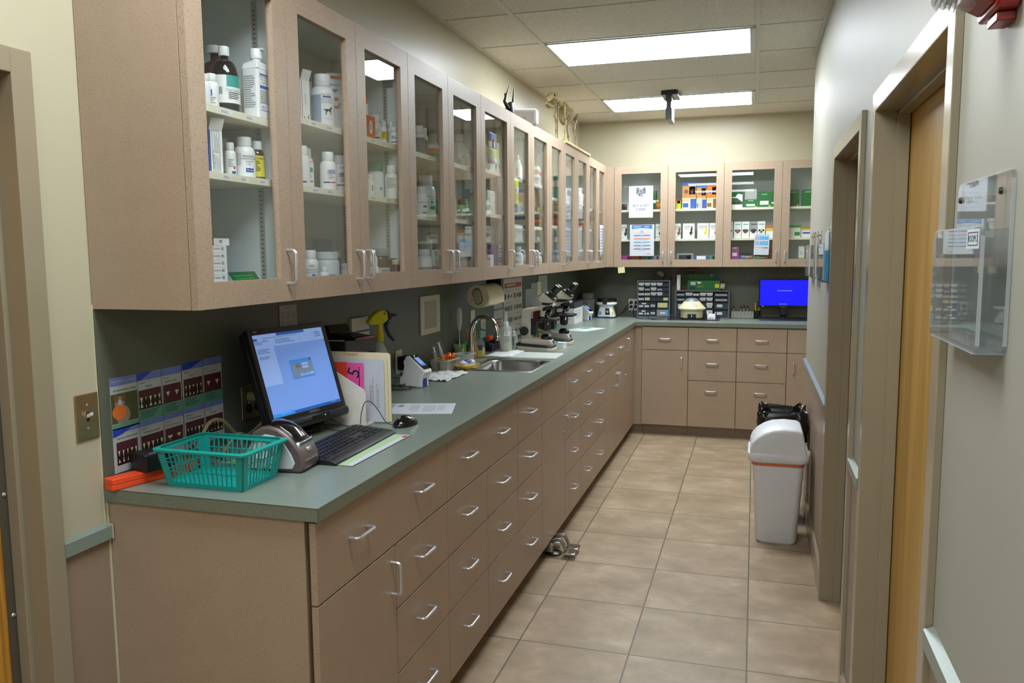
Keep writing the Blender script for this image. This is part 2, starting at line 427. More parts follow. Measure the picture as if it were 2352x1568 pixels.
# ------------------------------------------------------------------ cabinet hardware
def handle_mesh(L=.096, proj=.03, r=.005):
    m = MB(); c = .012; P = []
    P.append((0, 0, -L/2))
    P.append((proj-c, 0, -L/2))
    for i in range(1, 6):
        a = PI/2*i/5; P.append((proj-c+c*math.sin(a), 0, -L/2+c-c*math.cos(a)))
    for i in range(0, 6):
        a = PI/2*i/5; P.append((proj-c+c*math.cos(a), 0, L/2-c+c*math.sin(a)))
    P.append((0, 0, L/2))
    m.tube(P, r, 10)
    o = m.build('handle', m_nick); me = o.data; bpy.data.objects.remove(o); return me
ME_H = handle_mesh()
ME_HB = handle_mesh(.093, .03, .0055)
RV = {'L': (0, 0, 0), 'B': (0, 0, -PI/2)}
def put_handle(parent, run, u, w, z, horiz=False):
    """u along the run, w = distance of the front face from the wall"""
    if run == 'L': loc = (w, u, z); rot = (PI/2, 0, 0) if horiz else (0, 0, 0)
    else: loc = (u, LB-w, z); rot = (PI/2, 0, -PI/2) if horiz else (0, 0, -PI/2)
    o = inst(ME_H if run == 'L' else ME_HB, 'handle', parent, Vector(loc) - wo(parent), rot); return o
def fb(mb, run, u0, u1, w0, w1, z0, z1, m=0):
    if run == 'L': mb.box(w0, w1, u0, u1, z0, z1, m)
    else: mb.box(u0, u1, LB-w1, LB-w0, z0, z1, m)
    return mb

UZ0, UZ1, UD = 1.479, 2.382, .323
WZ0, WZ1 = 1.546, 2.314
def hinge(parent, run, u, z, side):
    m = MB(); d = side
    def b(u0, u1, w0, w1, z0, z1):
        fb(m, run, min(u+d*u0, u+d*u1), max(u+d*u0, u+d*u1), w0, w1, z0, z1)
    b(0, .006, .235, .27, z-.012, z+.028); b(0, .006, .235, .27, z-.03, z-.008); b(.002, .014, .255, .300, z-.008, z+.008)
    b(0, .02, .288, .3005, z-.02, z+.02)
    return m.build('hinge', m_steel, parent)
def upper_unit(run, u0, u1, doors, shelves, label, lo=None, std=True):
    """doors: list of (u0,u1,handle_side) handle_side +1 = handle near the far (larger u) edge"""
    root = thing('wall_cabinet', label, 'cabinet', ((.0, u0, UZ0) if run == 'L' else (u0, LB, UZ0)), 0, 'glass fronted wall cabinets')
    T = .018; front = .301
    m = MB()
    fb(m, run, u0, u0+T, .002, front, UZ0, UZ1); fb(m, run, u1-T, u1, .002, front, UZ0, UZ1)
    m.build('side_panel', m_lam, root, smooth=0)
    m = MB(); fb(m, run, u0+T, u1-T, .002, front, UZ0, UZ0+.022).build('bottom_panel', m_lam, root, smooth=0)
    m = MB(); fb(m, run, u0+T, u1-T, .002, front, UZ1-.02, UZ1).build('top_panel', m_lam, root, smooth=0)
    m = MB(); fb(m, run, u0+T, u1-T, .002, .008, UZ0+.02, UZ1-.02)
    fb(m, run, u0+T, u0+T+.0008, .008, front-.001, UZ0+.022, UZ1-.02); fb(m, run, u1-T-.0008, u1-T, .008, front-.001, UZ0+.022, UZ1-.02)
    fb(m, run, u0+T, u1-T, .008, front-.001, UZ0+.0221, UZ0+.023); fb(m, run, u0+T, u1-T, .008, front-.001, UZ1-.021, UZ1-.0201)
    m.build('lining', m_inner, root, smooth=0)
    # slotted shelf standards on both side walls
    for (uu, d) in ((u0+T+.001, 1), (u1-T-.001, -1)):
        for ww in (.235, .05):
            m = MB()
            a, b = sorted((uu, uu+d*.003)); fb(m, run, a, b, ww-.008, ww+.008, UZ0+.03, UZ1-.05)
            if run == 'L':
                z = UZ0+.05
                while z < UZ1-.07:
                    a, b = sorted((uu+d*.0029, uu+d*.0034)); fb(m, run, a, b, ww-.003, ww+.003, z, z+.0032, 1); z += .0127
            m.build('shelf_standard', [m_std, m_ink], root, smooth=0)
    mid = (u0+u1)/2
    for z in shelves:
        m = MB(); fb(m, run, u0+T+.002, u1-T-.002, .012, .289, z-.019, z)
        uu = u0+.07
        q = random.Random(int(z*1000)+int(u0*100))
        if run == 'L':
            while uu < u1-.1:
                ww = q.uniform(.035, .055); fb(m, run, uu, uu+ww, .2888, .2894, z-.016, z-.005, 1)
                m.lines((.2896, uu+.004, z-.007), (0, 1, 0), (0, 0, 1), ww-.008, .0075, 2, 2, .5, int(uu*977))
                uu += ww+q.uniform(.02, .08)
        m.build('shelf', [m_shelf, m_whitem, m_gink], root, smooth=0)
    for (d0, d1, hs) in doors:
        st = .066
        m = MB()
        g = .0015
        fb(m, run, d0+g, d0+st, front+.002, UD, UZ0, UZ1); fb(m, run, d1-st, d1-g, front+.002, UD, UZ0, UZ1)
        fb(m, run, d0+st, d1-st, front+.002, UD, UZ0, WZ0); fb(m, run, d0+st, d1-st, front+.002, UD, WZ1, UZ1)
        dr = m.build('door', m_lam, root, smooth=0)
        m = MB(); fb(m, run, d0+st-.004, d1-st+.004, front+.004, front+.008, WZ0-.004, WZ1+.004)
        m.build('glass_pane', m_glass, dr, smooth=0)
        hu = d1-.036 if hs > 0 else d0+.036
        put_handle(dr, run, hu, UD, 1.578 if run == 'L' else 1.568)
        s_ = -1 if hs > 0 else 1
        he = d0+.019 if hs > 0 else d1-.019
        if abs(he-(u0+.019)) < .03 or abs(he-(u1-.019)) < .03:
            for zz in (UZ0+.09, 1.90, UZ1-.1): hinge(root, run, he, zz, 1 if hs > 0 else -1)
    return root

U = [0.0, .435, .861, 1.286, 1.713, 2.153, 2.657, 3.085, 3.531, 3.942, 4.373, 4.81, 5.227, 5.612]
upper_unit('L', U[0], U[1], [(U[0], U[1], 1)], [1.995, 1.827], 'nearest glass fronted wall cabinet, single door, beside the light switch wall')
upper_unit('L', U[1], U[3], [(U[1], U[2], 1), (U[2], U[3], -1)], [2.03, 1.825], 'double glass door wall cabinet above the tilted computer monitor')
upper_unit('L', U[3], U[5], [(U[3], U[4], 1), (U[4], U[5], -1)], [2.028, 1.773], 'double glass door wall cabinet above the white wall vent')
upper_unit('L', U[5], U[6], [(U[5], U[6], 1)], [2.045, 1.82], 'single glass door wall cabinet with a dog flyer, above the paper towel roll')
upper_unit('L', U[6], U[8], [(U[6], U[7], 1), (U[7], U[8], -1)], [2.047, 1.778], 'double glass door wall cabinet with a lime flyer, above the near microscope')
upper_unit('L', U[8], U[10], [(U[8], U[9], 1), (U[9], U[10], -1)], [1.99, 1.80], 'double glass door wall cabinet below the standing animal skeleton')
upper_unit('L', U[10], U[12], [(U[10], U[11], 1), (U[11], U[12], -1)], [1.98, 1.81], 'double glass door wall cabinet under the far end of the skeleton plank')
upper_unit('L', U[12], U[13]+.03, [(U[12], U[13], -1)], [1.98, 1.76], 'last single door wall cabinet of the long row, in the inner corner')
V = [.384, .866, 1.349, 1.831, 2.314]
upper_unit('B', V[0], V[2], [(V[0], V[1], 1), (V[1], V[2], -1)], [1.995, 1.73], 'far wall cabinet with the buy six sign taped to its glass')
upper_unit('B', V[2], V[4], [(V[2], V[3], 1), (V[3], V[4], -1)], [1.995, 1.73], 'far wall cabinet above the blue screen, with green boxes inside')
# corner filler between the two runs
fl = MB().box(.325, V[0]-.0015, LB-.319, LB-.301, UZ0, UZ1).box(.301, .325, U[13]+.031, LB-.30, UZ0, UZ1)
tag(fl.build('corner_filler', m_lam, smooth=0), 'narrow tan laminate filler strip in the corner between the upper cabinet runs', 'cabinet filler')

# ------------------------------------------------------------------ base cabinets
BF, BT = .588, .618   # carcass front, door face (distance from the wall)
R1, R2, R3, RB, RT = .753, .551, .346, .088, .967
def front(parent, name, run, u0, u1, z0, z1, handles=(), vert=None, t=(.600, BT)):
    g = .0022
    m = MB(); fb(m, run, u0+g, u1-g, t[0], t[1], z0+g, z1-g)
    o = m.build(name, m_lam, parent, smooth=0, bevel=.0012)
    for (uu, zz) in handles: put_handle(o, run, uu, t[1], zz, True)
    if vert: put_handle(o, run, vert[0], t[1], vert[1])
    return o
def base_unit(run, u0, u1, label, top=.972):
    root = thing('base_cabinet', label, 'cabinet', (.3, (u0+u1)/2, 0) if run == 'L' else ((u0+u1)/2, LB-.3, 0), 0, 'tan laminate base cabinets')
    m = MB()
    fb(m, run, u0+.001, u1-.001, .004, BF, .088, top)
    if top < .9: fb(m, run, u0+.001, u0+.018, .004, BF, top, .972); fb(m, run, u1-.018, u1-.001, .004, BF, top, .972); fb(m, run, u0+.018, u1-.018, BF-.018, BF, top, .972)
    m.build('carcass', m_lam, root, smooth=0)
    m = MB(); fb(m, run, u0+.001, u1-.001, .004, .54, 0, .088); m.build('toe_kick', m_lam2, root, smooth=0)
    return root
c = [.010, .4585, .885, 1.322, 1.757, 2.19, 2.705, 3.139, 3.582, 4.013, 4.453, 4.91, 5.385]
hz1, hz2, hz3, hz4 = .872, .662, .458, .236
a = base_unit('L', c[0], c[2], 'base cabinet at the near end of the counter, wide drawer over a door')
front(a, 'drawer', 'L', c[0], c[2], R1, RT, [(.225, hz1), (.652, hz1)])
front(a, 'door', 'L', c[0], c[1], RB, R1, vert=(c[1]-.034, .662))
for z0, z1, h in ((R2, R1, hz2), (R3, R2, hz3), (RB, R3, hz4)): front(a, 'drawer', 'L', c[1], c[2], z0, z1, [(.652, h)])
a = base_unit('L', c[2], c[5], 'long bank of drawers between the near cabinet and the sink cabinet')
front(a, 'drawer', 'L', c[2], c[4], R1, RT, [(1.088, hz1), (1.503, hz1)])
front(a, 'drawer', 'L', c[4], c[5], R1, RT, [(1.945, hz1)])
for z0, z1, h in ((R2, R1, hz2), (R3, R2, hz3), (RB, R3, hz4)): front(a, 'drawer', 'L', c[2], c[3], z0, z1, [(1.076, h)])
for z0, z1, h in ((R2, R1, hz2), (R3, R2, hz3)): front(a, 'drawer', 'L', c[3], c[4], z0, z1, [(1.503, h)])
for z0, z1, h in ((R2, R1, hz2), (R3, R2, hz3)): front(a, 'drawer', 'L', c[4], c[5], z0, z1, [(1.945, h)])
front(a, 'drawer', 'L', c[3], c[5], RB, R3, [(1.503, hz4), (1.945, hz4)])
a = base_unit('L', c[5], c[6], 'sink base cabinet with one full door and a foot pedal below', .83)
front(a, 'false_front', 'L', c[5], c[6], R1, RT)
front(a, 'door', 'L', c[5], c[6], RB, R1, vert=(c[6]-.045, .662))
a = base_unit('L', c[6], c[11], 'base cabinet run with drawers and two doors past the sink')
front(a, 'drawer', 'L', c[6], c[8], R1, RT, [(2.87, hz1), (3.295, hz1)])
front(a, 'drawer', 'L', c[8], c[10], R1, RT, [(3.73, hz1), (4.13, hz1)])
front(a, 'drawer', 'L', c[10], c[11], R1, RT, [(4.61, hz1)])
for z0, z1, h in ((R2, R1, hz2), (R3, R2, hz3), (RB, R3, hz4)):
    front(a, 'drawer', 'L', c[6], c[7], z0, z1, [(2.89, h)])
    front(a, 'drawer', 'L', c[7], c[9], z0, z1, [(3.30, h), (3.73, h)])
front(a, 'door', 'L', c[9], c[10], RB, R1, vert=(c[10]-.035, .64))
front(a, 'door', 'L', c[10], c[11], RB, R1, vert=(c[10]+.035, .64))
a = base_unit('L', c[11], c[12], 'tall narrow base cabinet door with lock in the inner corner')
d_ = front(a, 'door', 'L', c[11], c[12], RB, RT, vert=(c[11]+.045, .855))
MB().lathe([(.009, 0), (.009, .006), (.004, .007), (0.0005, .007)], 14, 0, (BT, c[11]+.04, .60), 'x').build('lock', m_chrome, d_)
bx = [.687, 1.088, 1.492, 1.898, 2.31]
b1, b2 = .762, .502
def bstack(k, label, three):
    r_ = base_unit('B', bx[k], bx[k+1], label)
    mid = (bx[k]+bx[k+1])/2
    if three:
        front(r_, 'drawer', 'B', bx[k], bx[k+1], b1, RT, [(mid, .862)]); front(r_, 'drawer', 'B', bx[k], bx[k+1], b2, b1, [(mid, .655)]); front(r_, 'drawer', 'B', bx[k], bx[k+1], .095, b2, [(mid-.006, .415)])
    return r_, mid
r_, mid = bstack(0, 'far base cabinet with one drawer over a door, left of the drawer stacks', False)
front(r_, 'drawer', 'B', bx[0], bx[1], b1, RT, [(mid, .862)]); front(r_, 'door', 'B', bx[0], bx[1], .095, b1, vert=(bx[1]-.055, .658))
bstack(1, 'far three drawer cabinet in the middle of the back wall', True)
bstack(2, 'far three drawer cabinet behind the white waste bin', True)
r_, mid = bstack(3, 'far base cabinet at the right end under the blue screen', False)
front(r_, 'drawer', 'B', bx[3], bx[4], b1, RT, [(mid, .862)]); front(r_, 'door', 'B', bx[3], bx[4], .095, b1, vert=(bx[3]+.055, .64))
fl = MB().box(.601, .6855, LB-.603, LB-.585, .088, .972).box(.4, .6855, LB-.54, LB-.5, 0, .088).box(.5885, .601, c[12]+.001, LB-.6035, .088, .972)
tag(fl.build('corner_filler', m_lam, smooth=0), 'tan laminate filler panel in the corner between the base cabinet runs', 'cabinet filler')

# ------------------------------------------------------------------ worktop, splashback, sink
H = 1.007
sx0, sx1, sy0, sy1 = .185, .525, 2.275, 2.685
D = .633
w = MB()
zt, zb = H, H-.030
for (x0, x1, y0, y1) in ((.001, D, 0, sy0), (.001, sx0, sy0, sy1), (sx1, D, sy0, sy1), (.001, D, sy1, LB-.001), (D, XR-.002, LB-D, LB-.001)):
    w.box(x0, x1, y0, y1, zb+.004, zt)
# nosing faces, same laminate with shade painted in, and the thin brown seam line
w.box(D-.002, D+.0006, -.0006, LB-D, zb-.004, zt-.0012, 1).box(.001, D, -.0012, .002, zb-.004, zt-.0012, 1).box(D, XR-.002, LB-D-.0006, LB-D+.002, zb-.004, zt-.0012, 1)
w.box(.001, D+.0009, -.0016, -.0004, zt-.0012, zt-.0002, 2).box(D+.0002, D+.0009, -.0016, LB-D-.001, zt-.0012, zt-.0002, 3).box(D+.0002, D+.0009, -.0016, -.0004, zb-.004, zt-.0012, 2)
ct = w.build('countertop', [m_green, m_greend, m_seam, m_greend], smooth=0)
tag(ct, 'long L shaped sage green laminate countertop on tan base cabinets', 'countertop')
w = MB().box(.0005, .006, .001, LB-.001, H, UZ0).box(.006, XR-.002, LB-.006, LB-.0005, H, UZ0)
tag(w.build('splashback', m_splash, smooth=0), 'sage green laminate splashback, shade painted in, between countertop and wall cabinets', 'splashback')

# ------------------------------------------------------------------ bottles and cartons
CAM = (1.6236, -1.6598)
def face_ang(x, y, k=0.): return math.atan2(CAM[1]-y, CAM[0]-x)+k
def prof_pill(r, h):
    p = [(r*.9, 0), (r, h*.03), (r, h*.60)]
    for i in range(1, 7):
        a = PI/2*i/6; p.append((r*.62+(r*.38)*math.cos(a), h*.60+h*.17*math.sin(a)))
    return p+[(r*.60, h*.80), (r*.60, h*.96)]
def prof_tall(r, h):
    p = [(r*.92, 0), (r, h*.02), (r, h*.70)]
    for i in range(1, 7):
        a = PI/2*i/6; p.append((r*.55+(r*.45)*math.cos(a), h*.70+h*.12*math.sin(a)))
    return p+[(r*.52, h*.84), (r*.52, h*.96)]
def prof_jar(r, h):
    p = [(r*.92, 0), (r, h*.03), (r, h*.62)]
    for i in range(1, 6):
        a = PI/2*i/5; p.append((r*.86+(r*.14)*math.cos(a), h*.62+h*.14*math.sin(a)))
    return p+[(r*.84, h*.80), (r*.84, h*.96)]
def prof_boston(r, h):
    p = [(r*.92, 0), (r, h*.02), (r, h*.52)]
    for i in range(1, 9):
        a = PI/2*i/8; p.append((r*.30+(r*.70)*math.cos(a), h*.52+h*.28*math.sin(a)))
    return p+[(r*.28, h*.85), (r*.28, h*.97)]
PROF = {'pill': (prof_pill, .70, .78), 'tall': (prof_tall, .62, .83), 'jar': (prof_jar, .93, .78), 'boston': (prof_boston, .38, .86), 'wide': (prof_boston, .55, .90)}
def fit_unit(x, y, z, r, h):
    """keep a bottle inside its cabinet: slide it forward on the shelf, away from the side wall"""
    for a, b in ((.019, .416), (.454, 1.267), (1.305, 2.134), (2.172, 2.638), (2.676, 3.512), (3.55, 4.354), (4.392, 5.208), (5.246, 5.6)):
        if a-.02 < y-r*.5 < b+.5 and y+r > b-.003 and not (y-r > b+.02 and y > b+.26):
            k = (b-.004-CAM[1])/(y+r-CAM[1]); x2 = CAM[0]+(x-CAM[0])*k
            if b-a < 0 or k < .9: continue
            h = 1.6135+(z+h-1.6135)*k-z; r *= k; x = x2; y = b-.004-r
            if x+r > .296: x = .296-r
            break
    return x, y, r, h
def bottle(lab, x, y, z, r, h, kind='pill', body=None, cap=None, wrap=None, art=(), ang=0., name='pill_bottle', cat='bottle', group='medicine bottles on the cabinet shelves', capr=None, seg=24):
    """wrap = (material, z0, z1, a0, a1) label sheet, fractions of h; art = list of
    ('band', mat, z0, z1, a0, a1) | ('text', mat, string, size, z, da) | ('fine', mat, z0, z1, a0, a1, n)"""
    x, y, r, h = fit_unit(x, y, z, r, h)
    t = thing(name, lab, cat, (x, y, z), face_ang(x, y, ang), group)
    f, cr, cz = PROF[kind]
    MB().lathe(f(r, h), seg).build('body', body or m_white, t, world=False, smooth=40)
    c = (capr or cr)*r; m = MB(); z0 = h*cz
    vs = [(c*.97, z0), (c, z0+h*.01), (c, h*.975), (c*.93, h)]
    m.lathe(vs, seg).build('cap', cap or m_white, t, world=False, smooth=40)
    if wrap or art:
        m = MB(); ms = []
        def mi(q):
            if q not in ms: ms.append(q)
            return ms.index(q)
        if wrap:
            q, a, b, c0, c1 = wrap; m.band(r*1.006, a*h, b*h, c0, c1, mi(q))
        for i, q in enumerate(art):
            if q[0] == 'band': m.band(r*1.012, q[2]*h, q[3]*h, q[4], q[5], mi(q[1]), 10)
            elif q[0] == 'text': m.ctext(q[2], q[3], r*1.02, q[4]*h, q[5], mi(q[1]))
            elif q[0] == 'fine':
                n = q[6]; p = (q[3]-q[2])*h/n; rr = random.Random(i+int(x*1e4+y*1e3))
                for k in range(n):
                    a = q[4]; e_ = q[4]+(q[5]-q[4])*rr.uniform(.55, 1)
                    while a < e_:
                        b = min(a+rr.uniform(.05, .14)*(q[5]-q[4]), e_); m.band(r*1.016, q[3]*h-k*p-p*.5, q[3]*h-k*p, a, b-.01, mi(q[1]), 2); a = b
        m.build('label', ms, t, world=False, fixn=False)
    return t

def carton(lab, x0, x1, y0, y1, z0, z1, base=None, art=None, name='medicine_carton', cat='box', group='cartons on the cabinet shelves', rz=0., ms=None, bev=.0006, flap=False, kind=None):
    """base coords world; art(mb, w, d, h) draws on the faces, local frame centred on the base"""
    cx, cy = (x0+x1)/2, (y0+y1)/2
    w, d, h = (x1-x0), (y1-y0), z1-z0
    m = MB().box(-w/2, w/2, -d/2, d/2, 0, h)
    if flap: m.add([(w/2, -d/2, h), (w/2, d/2, h), (w/2+.012, d/2, h+.03), (w/2+.012, -d/2, h+.03)], [(0, 1, 2, 3)]); m.add([(-w/2, -d/2, h), (w/2-.004, -d/2, h), (w/2-.004, -d/2-.008, h+.024), (-w/2, -d/2-.008, h+.024)], [(0, 1, 2, 3)])
    if art: art(m, w, d, h)
    o = m.build(name, ms or [base or m_whitem, m_ink, m_red, m_blue, m_green2, m_grey], None, world=True, fixn=False, smooth=0)
    o.location = (cx, cy, z0); o.rotation_euler = (0, 0, rz)
    return tag(o, lab, cat, group)
E_ = .0005
def fx(m, w, d, a0, a1, z0, z1, k):
    """patch on the +x face; a along y from -d/2"""
    m.quad((w/2+E_, -d/2+a0, z0), (w/2+E_, -d/2+a1, z0), (w/2+E_, -d/2+a1, z1), (w/2+E_, -d/2+a0, z1), k)
def fy(m, w, d, a0, a1, z0, z1, k, e=E_):
    """patch on the -y face; a along x from -w/2"""
    m.quad((-w/2+a0, -d/2-e, z0), (-w/2+a1, -d/2-e, z0), (-w/2+a1, -d/2-e, z1), (-w/2+a0, -d/2-e, z1), k)

def fine(z0, z1, a0, a1, n, m=None): return ('fine', m or m_gink, z0, z1, a0, a1, n)
B1 = 'top shelf of the nearest cabinet'
# ---- cabinet 1
bottle('small white pill bottle with blue label, front left, '+B1, .252, .185, 1.995, .0185, .088, art=[('band', m_blue, .34, .52, -1.1, -.1), fine(.1, .3, -.9, .7, 4), fine(.39, .47, -.95, -.25, 2, m_whitem)], ang=.2)
bottle('small white pill bottle half hidden by the door frame, '+B1, .262, .142, 1.995, .016, .078)
bottle('dark glass syrup bottle with white cap and teal label, '+B1, .232, .272, 1.995, .038, .178, 'boston', m_ambd, m_white,
       (m_whitem, .14, .55, -1.5, 1.5), [('band', m_teal, .38, .55, .0, 1.2), fine(.19, .30, .1, 1.1, 4, m_ink), ('text', m_teal, 'Oral Solution', .0065, .33, .55)]+[('band', m_ink, .36-.018*i, .36-.018*i+.009, -.85, -.3) for i in range(6)], name='syrup_bottle', ang=.1)
bottle('big amber glass jug with wide white cap and yellow label behind dark bottle', .135, .366, 1.995, .046, .208, 'wide', m_amber, m_white,
       (m_yellow, .12, .55, -.2, 1.6), [fine(.15, .5, .2, 1.3, 9, m_ink)], name='amber_jug', ang=.1)
# flat sided lotion bottle
t = thing('solution_bottle', 'white square shouldered solution bottle with flip cap, '+B1, 'bottle', (.262, .377, 1.995), 0., 'medicine bottles on the cabinet shelves')
m = MB(); m.rbox(-.026, .026, -.036, .036, 0, .135, .008)
m.add([(a*.026*k, b*.036*k, z) for (k, z) in ((1, .135), (.86, .150), (.42, .160)) for a, b in ((-1, -1), (1, -1), (1, 1), (-1, 1))], [(i+4*j, (i+1) % 4+4*j, (i+1) % 4+4*j+4, i+4*j+4) for j in (0, 1) for i in range(4)]+[(8, 9, 10, 11)])
m.lathe([(.0145, .158), (.0145, .170)], 20)
m.build('body', m_white, t, world=False, bevel=.002)
MB().lathe([(.0175, .166), (.0175, .190), (.015, .194)], 20).box(.0, .024, -.006, .006, .190, .1945).build('flip_cap', m_white, t, world=False)
m = MB(); X = .0266
m.quad((X, -.026, .122), (X, .030, .122), (X, .030, .118), (X, -.026, .118), 1).quad((X, -.026, .090), (X, .030, .090), (X, .030, .082), (X, -.026, .082), 1)
m.text('METOCLOPRAMIDE', .005, (X, .002, .113), (0, 1, 0), (0, 0, 1), 0, .056).text('Oral Solution USP', .0045, (X, .0, .106), (0, 1, 0), (0, 0, 1), 0).text('5 mg/5 mL', .005, (X, -.006, .098), (0, 1, 0), (0, 0, 1), 0)
m.lines((X, -.026, .077), (0, 1, 0), (0, 0, 1), .056, .038, 7, 2, .5, 3).text('ani', .011, (X, -.012, .032), (0, 1, 0), (0, 0, 1), 1)
m.quad((X, -.026, .023), (X, .03, .023), (X, .03, .0215), (X, -.026, .0215), 1)
m.lines((-.018, -.0366, .115), (1, 0, 0), (0, 0, 1), .036, .09, 15, 2, .4, 5)
m.build('label', [m_ink, m_blue, m_gink], t, world=False, fixn=False)
B2 = 'middle shelf of the nearest cabinet'
def art_e(m, w, d, h):
    fx(m, w, d, 0, .004, 0, h, 3)
    fy(m, w, d, 0, w, 0, h, 3)
    for (a, b, z0, z1) in ((.009, .033, .058, .11), (.009, .033, .006, .055)):
        for k in ((a, b, z0, z0+.0008), (a, b, z1-.0008, z1), (a, a+.0008, z0, z1), (b-.0008, b, z0, z1)): fx(m, w, d, *k, 1)
        m.lines((w/2+E_, -d/2+a+.003, z0+.002), (0, 0, 1), (0, -1, 0), z1-z0-.006, .018, 6, 5, .4, int(z0*1e4)) if 0 else m.lines((w/2+E_, -d/2+a+.018+.003, z0+.003), (0, 0, 1), (0, 1, 0), z1-z0-.006, .016, 6, 5, .4, 4)
    m.text('Drug Facts', .006, (w/2+E_, -d/2+.012, .03), (0, 0, 1), (0, -1, 0), 1)
carton('tall white carton with blue edge and raised flap, '+B2, .205, .265, .163, .205, 1.827, 1.938, art=art_e, flap=True, rz=-.25)
bottle('slim white pill bottle beside the tall carton, '+B2, .238, .272, 1.827, .0155, .092, art=[('band', m_blue, .08, .16, .2, 1.0), fine(.25, .5, -.4, .6, 4), ('band', m_red, .22, .30, .5, .9)])
bottle('white pill bottle in the shade at the back, '+B2, .15, .365, 1.827, .020, .118, art=[('band', m_navy, .1, .2, -.3, .6)])
bottle('large white pill bottle beside the yellow label bottle, '+B2, .240, .334, 1.827, .0295, .114, art=[('text', m_ink, 'PRAZOSIN', .0055, .52, .45), ('text', m_ink, 'HYDROCHLORIDE', .0042, .46, .50), ('text', m_ink, 'Capsules', .0045, .40, .45), ('text', m_blue, '1 mg', .005, .34, .35), ('band', m_blue, .14, .24, .1, .9), ('text', m_whitem, 'Rx only', .004, .19, .5)]+[('band', m_gink, .30, .60, -.9+i*.09, -.87+i*.09) for i in range(7)])
bottle('amber pill bottle with white cap and bright yellow label, '+B2, .175, .49, 1.827, .023, .126, body=m_amber, wrap=(m_yellow, .08, .62, -1.2, 1.2), art=[('text', m_ink, 'ISOSORBIDE', .007, .54, .1), fine(.2, .48, -.7, .6, 6, m_ink)])
def art_cer(m, w, d, h, dark=False):
    m.text('Cerenia', .006, (w/2+E_, -d/2+.014, h*.6), (0, 1, 0), (0, 0, 1), 5 if not dark else 0)
    m.lines((w/2+E_, -d/2+.032, h*.75), (0, 1, 0), (0, 0, 1), .014, h*.45, 3, 1, .45, 9)
    if dark: fx(m, w, d, 0, .011, 0, h, 1)
pm = [m_whitem, m_ink, m_red, m_blue, m_green2, m_purple]
for i in range(8):
    pos = ['bottom', 'second from the bottom', 'third from the bottom', 'fourth from the bottom', 'fifth from the bottom', 'sixth from the bottom', 'second from the top', 'top'][i]
    dk = i == 7
    carton('flat white tablet carton, %s of the stack in the nearest cabinet' % pos if not dk else 'white tablet carton with dark end, topmost of the stack in the nearest cabinet', .17, .232, .193 + (.0 if not dk else -.004), .245 + (.0 if not dk else .012), 1.5025+i*.0196, 1.5216+i*.0196, art=lambda m, w, d, h, k=dk: art_cer(m, w, d, h, k), ms=pm, rz=-.15, group='stacked tablet cartons')
# leaning green booklet
t = MB(); t.add([(0, 0, 0), (.0, .115, 0), (-.055, .135, .062), (-.055, .012, .062), (-.002, 0, -.001), (-.002, .115, -.001), (-.057, .135, .061), (-.057, .012, .061)], [(0, 1, 2, 3), (7, 6, 5, 4), (0, 4, 5, 1), (1, 5, 6, 2), (2, 6, 7, 3), (3, 7, 4, 0)])
for i in range(6):
    k0 = .18+i*.12; a = Vector((.0006-.055*k0, .012+.008*k0, .0006+.062*k0)); t.quad(a, a+Vector((0, .09, 0)), a+Vector((-.003, .0905, .0035)), a+Vector((-.003, .0005, .0035)), 1)
o = t.build('booklet', [m_dgreen, m_green2], fixn=False, smooth=0); o.location = (.262, .272, 1.5035); tag(o, 'dark green booklet leaning at the bottom of the nearest glass cabinet', 'booklet')

# ---- cabinet 2 (doors two and three)
B1 = 'top shelf behind second glass door'
def art_l(m, w, d, h):
    fx(m, w, d, .004, .006, 0, h, 2); m.text('capsules', .008, (w/2+E_, -d/2+.022, h*.55), (0, 0, -1), (0, 1, 0), 5)
    m.quad((w/2+E_, -d/2+.012, .0), (w/2+E_, -d/2+.022, 0), (w/2+E_, -d/2+.014, .014), (w/2+E_, -d/2+.012, .014), 2)
    fx(m, w, d, .03, .034, 0, .02, 1)
carton('white carton with thin red stripe, open top, '+B1, .20, .262, .620, .660, 2.03, 2.155, art=art_l, flap=True, rz=-.2)
dog = [(-.5, .05), (-.44, .12), (-.28, .1), (-.1, .14), (.12, .1), (.28, .22), (.42, .42), (.52, .40), (.42, .1), (.36, -.1), (.38, -.5), (.30, -.5), (.26, -.16), (.0, -.12), (-.14, -.2), (-.2, -.5), (-.28, -.5), (-.26, -.12), (-.3, 0), (-.42, -.02)]
bt = bottle('white bottle with black dog silhouette and blue panel, '+B1, .238, .783, 2.03, .0385, .172, 'pill',
       art=[('band', m_peri, .08, .60, -1.25, -.15), fine(.12, .56, -1.15, -.25, 16, m_grey), ('band', m_navy, .545, .575, .0, .75), ('text', m_navy, 'Pala-Tech', .006, .60, .3), ('text', m_ink, 'Potassium Citrate', .0042, .52, .35), ('text', m_ink, 'Plus Cranberry', .0042, .488, .35), ('text', m_ink, 'Chewable Tablets', .0042, .456, .35), ('text', m_gink, 'for veterinary use', .0035, .155, .35)])
m = MB(); m.add([(.0385*1.02*math.cos(.42+a*.030/.0385), .0385*1.02*math.sin(.42+a*.030/.0385), .172*(.31)+b*.030) for a, b in dog], [tuple(range(len(dog)))])
m.build('dog_silhouette', m_ink, bt, world=False, fixn=False)
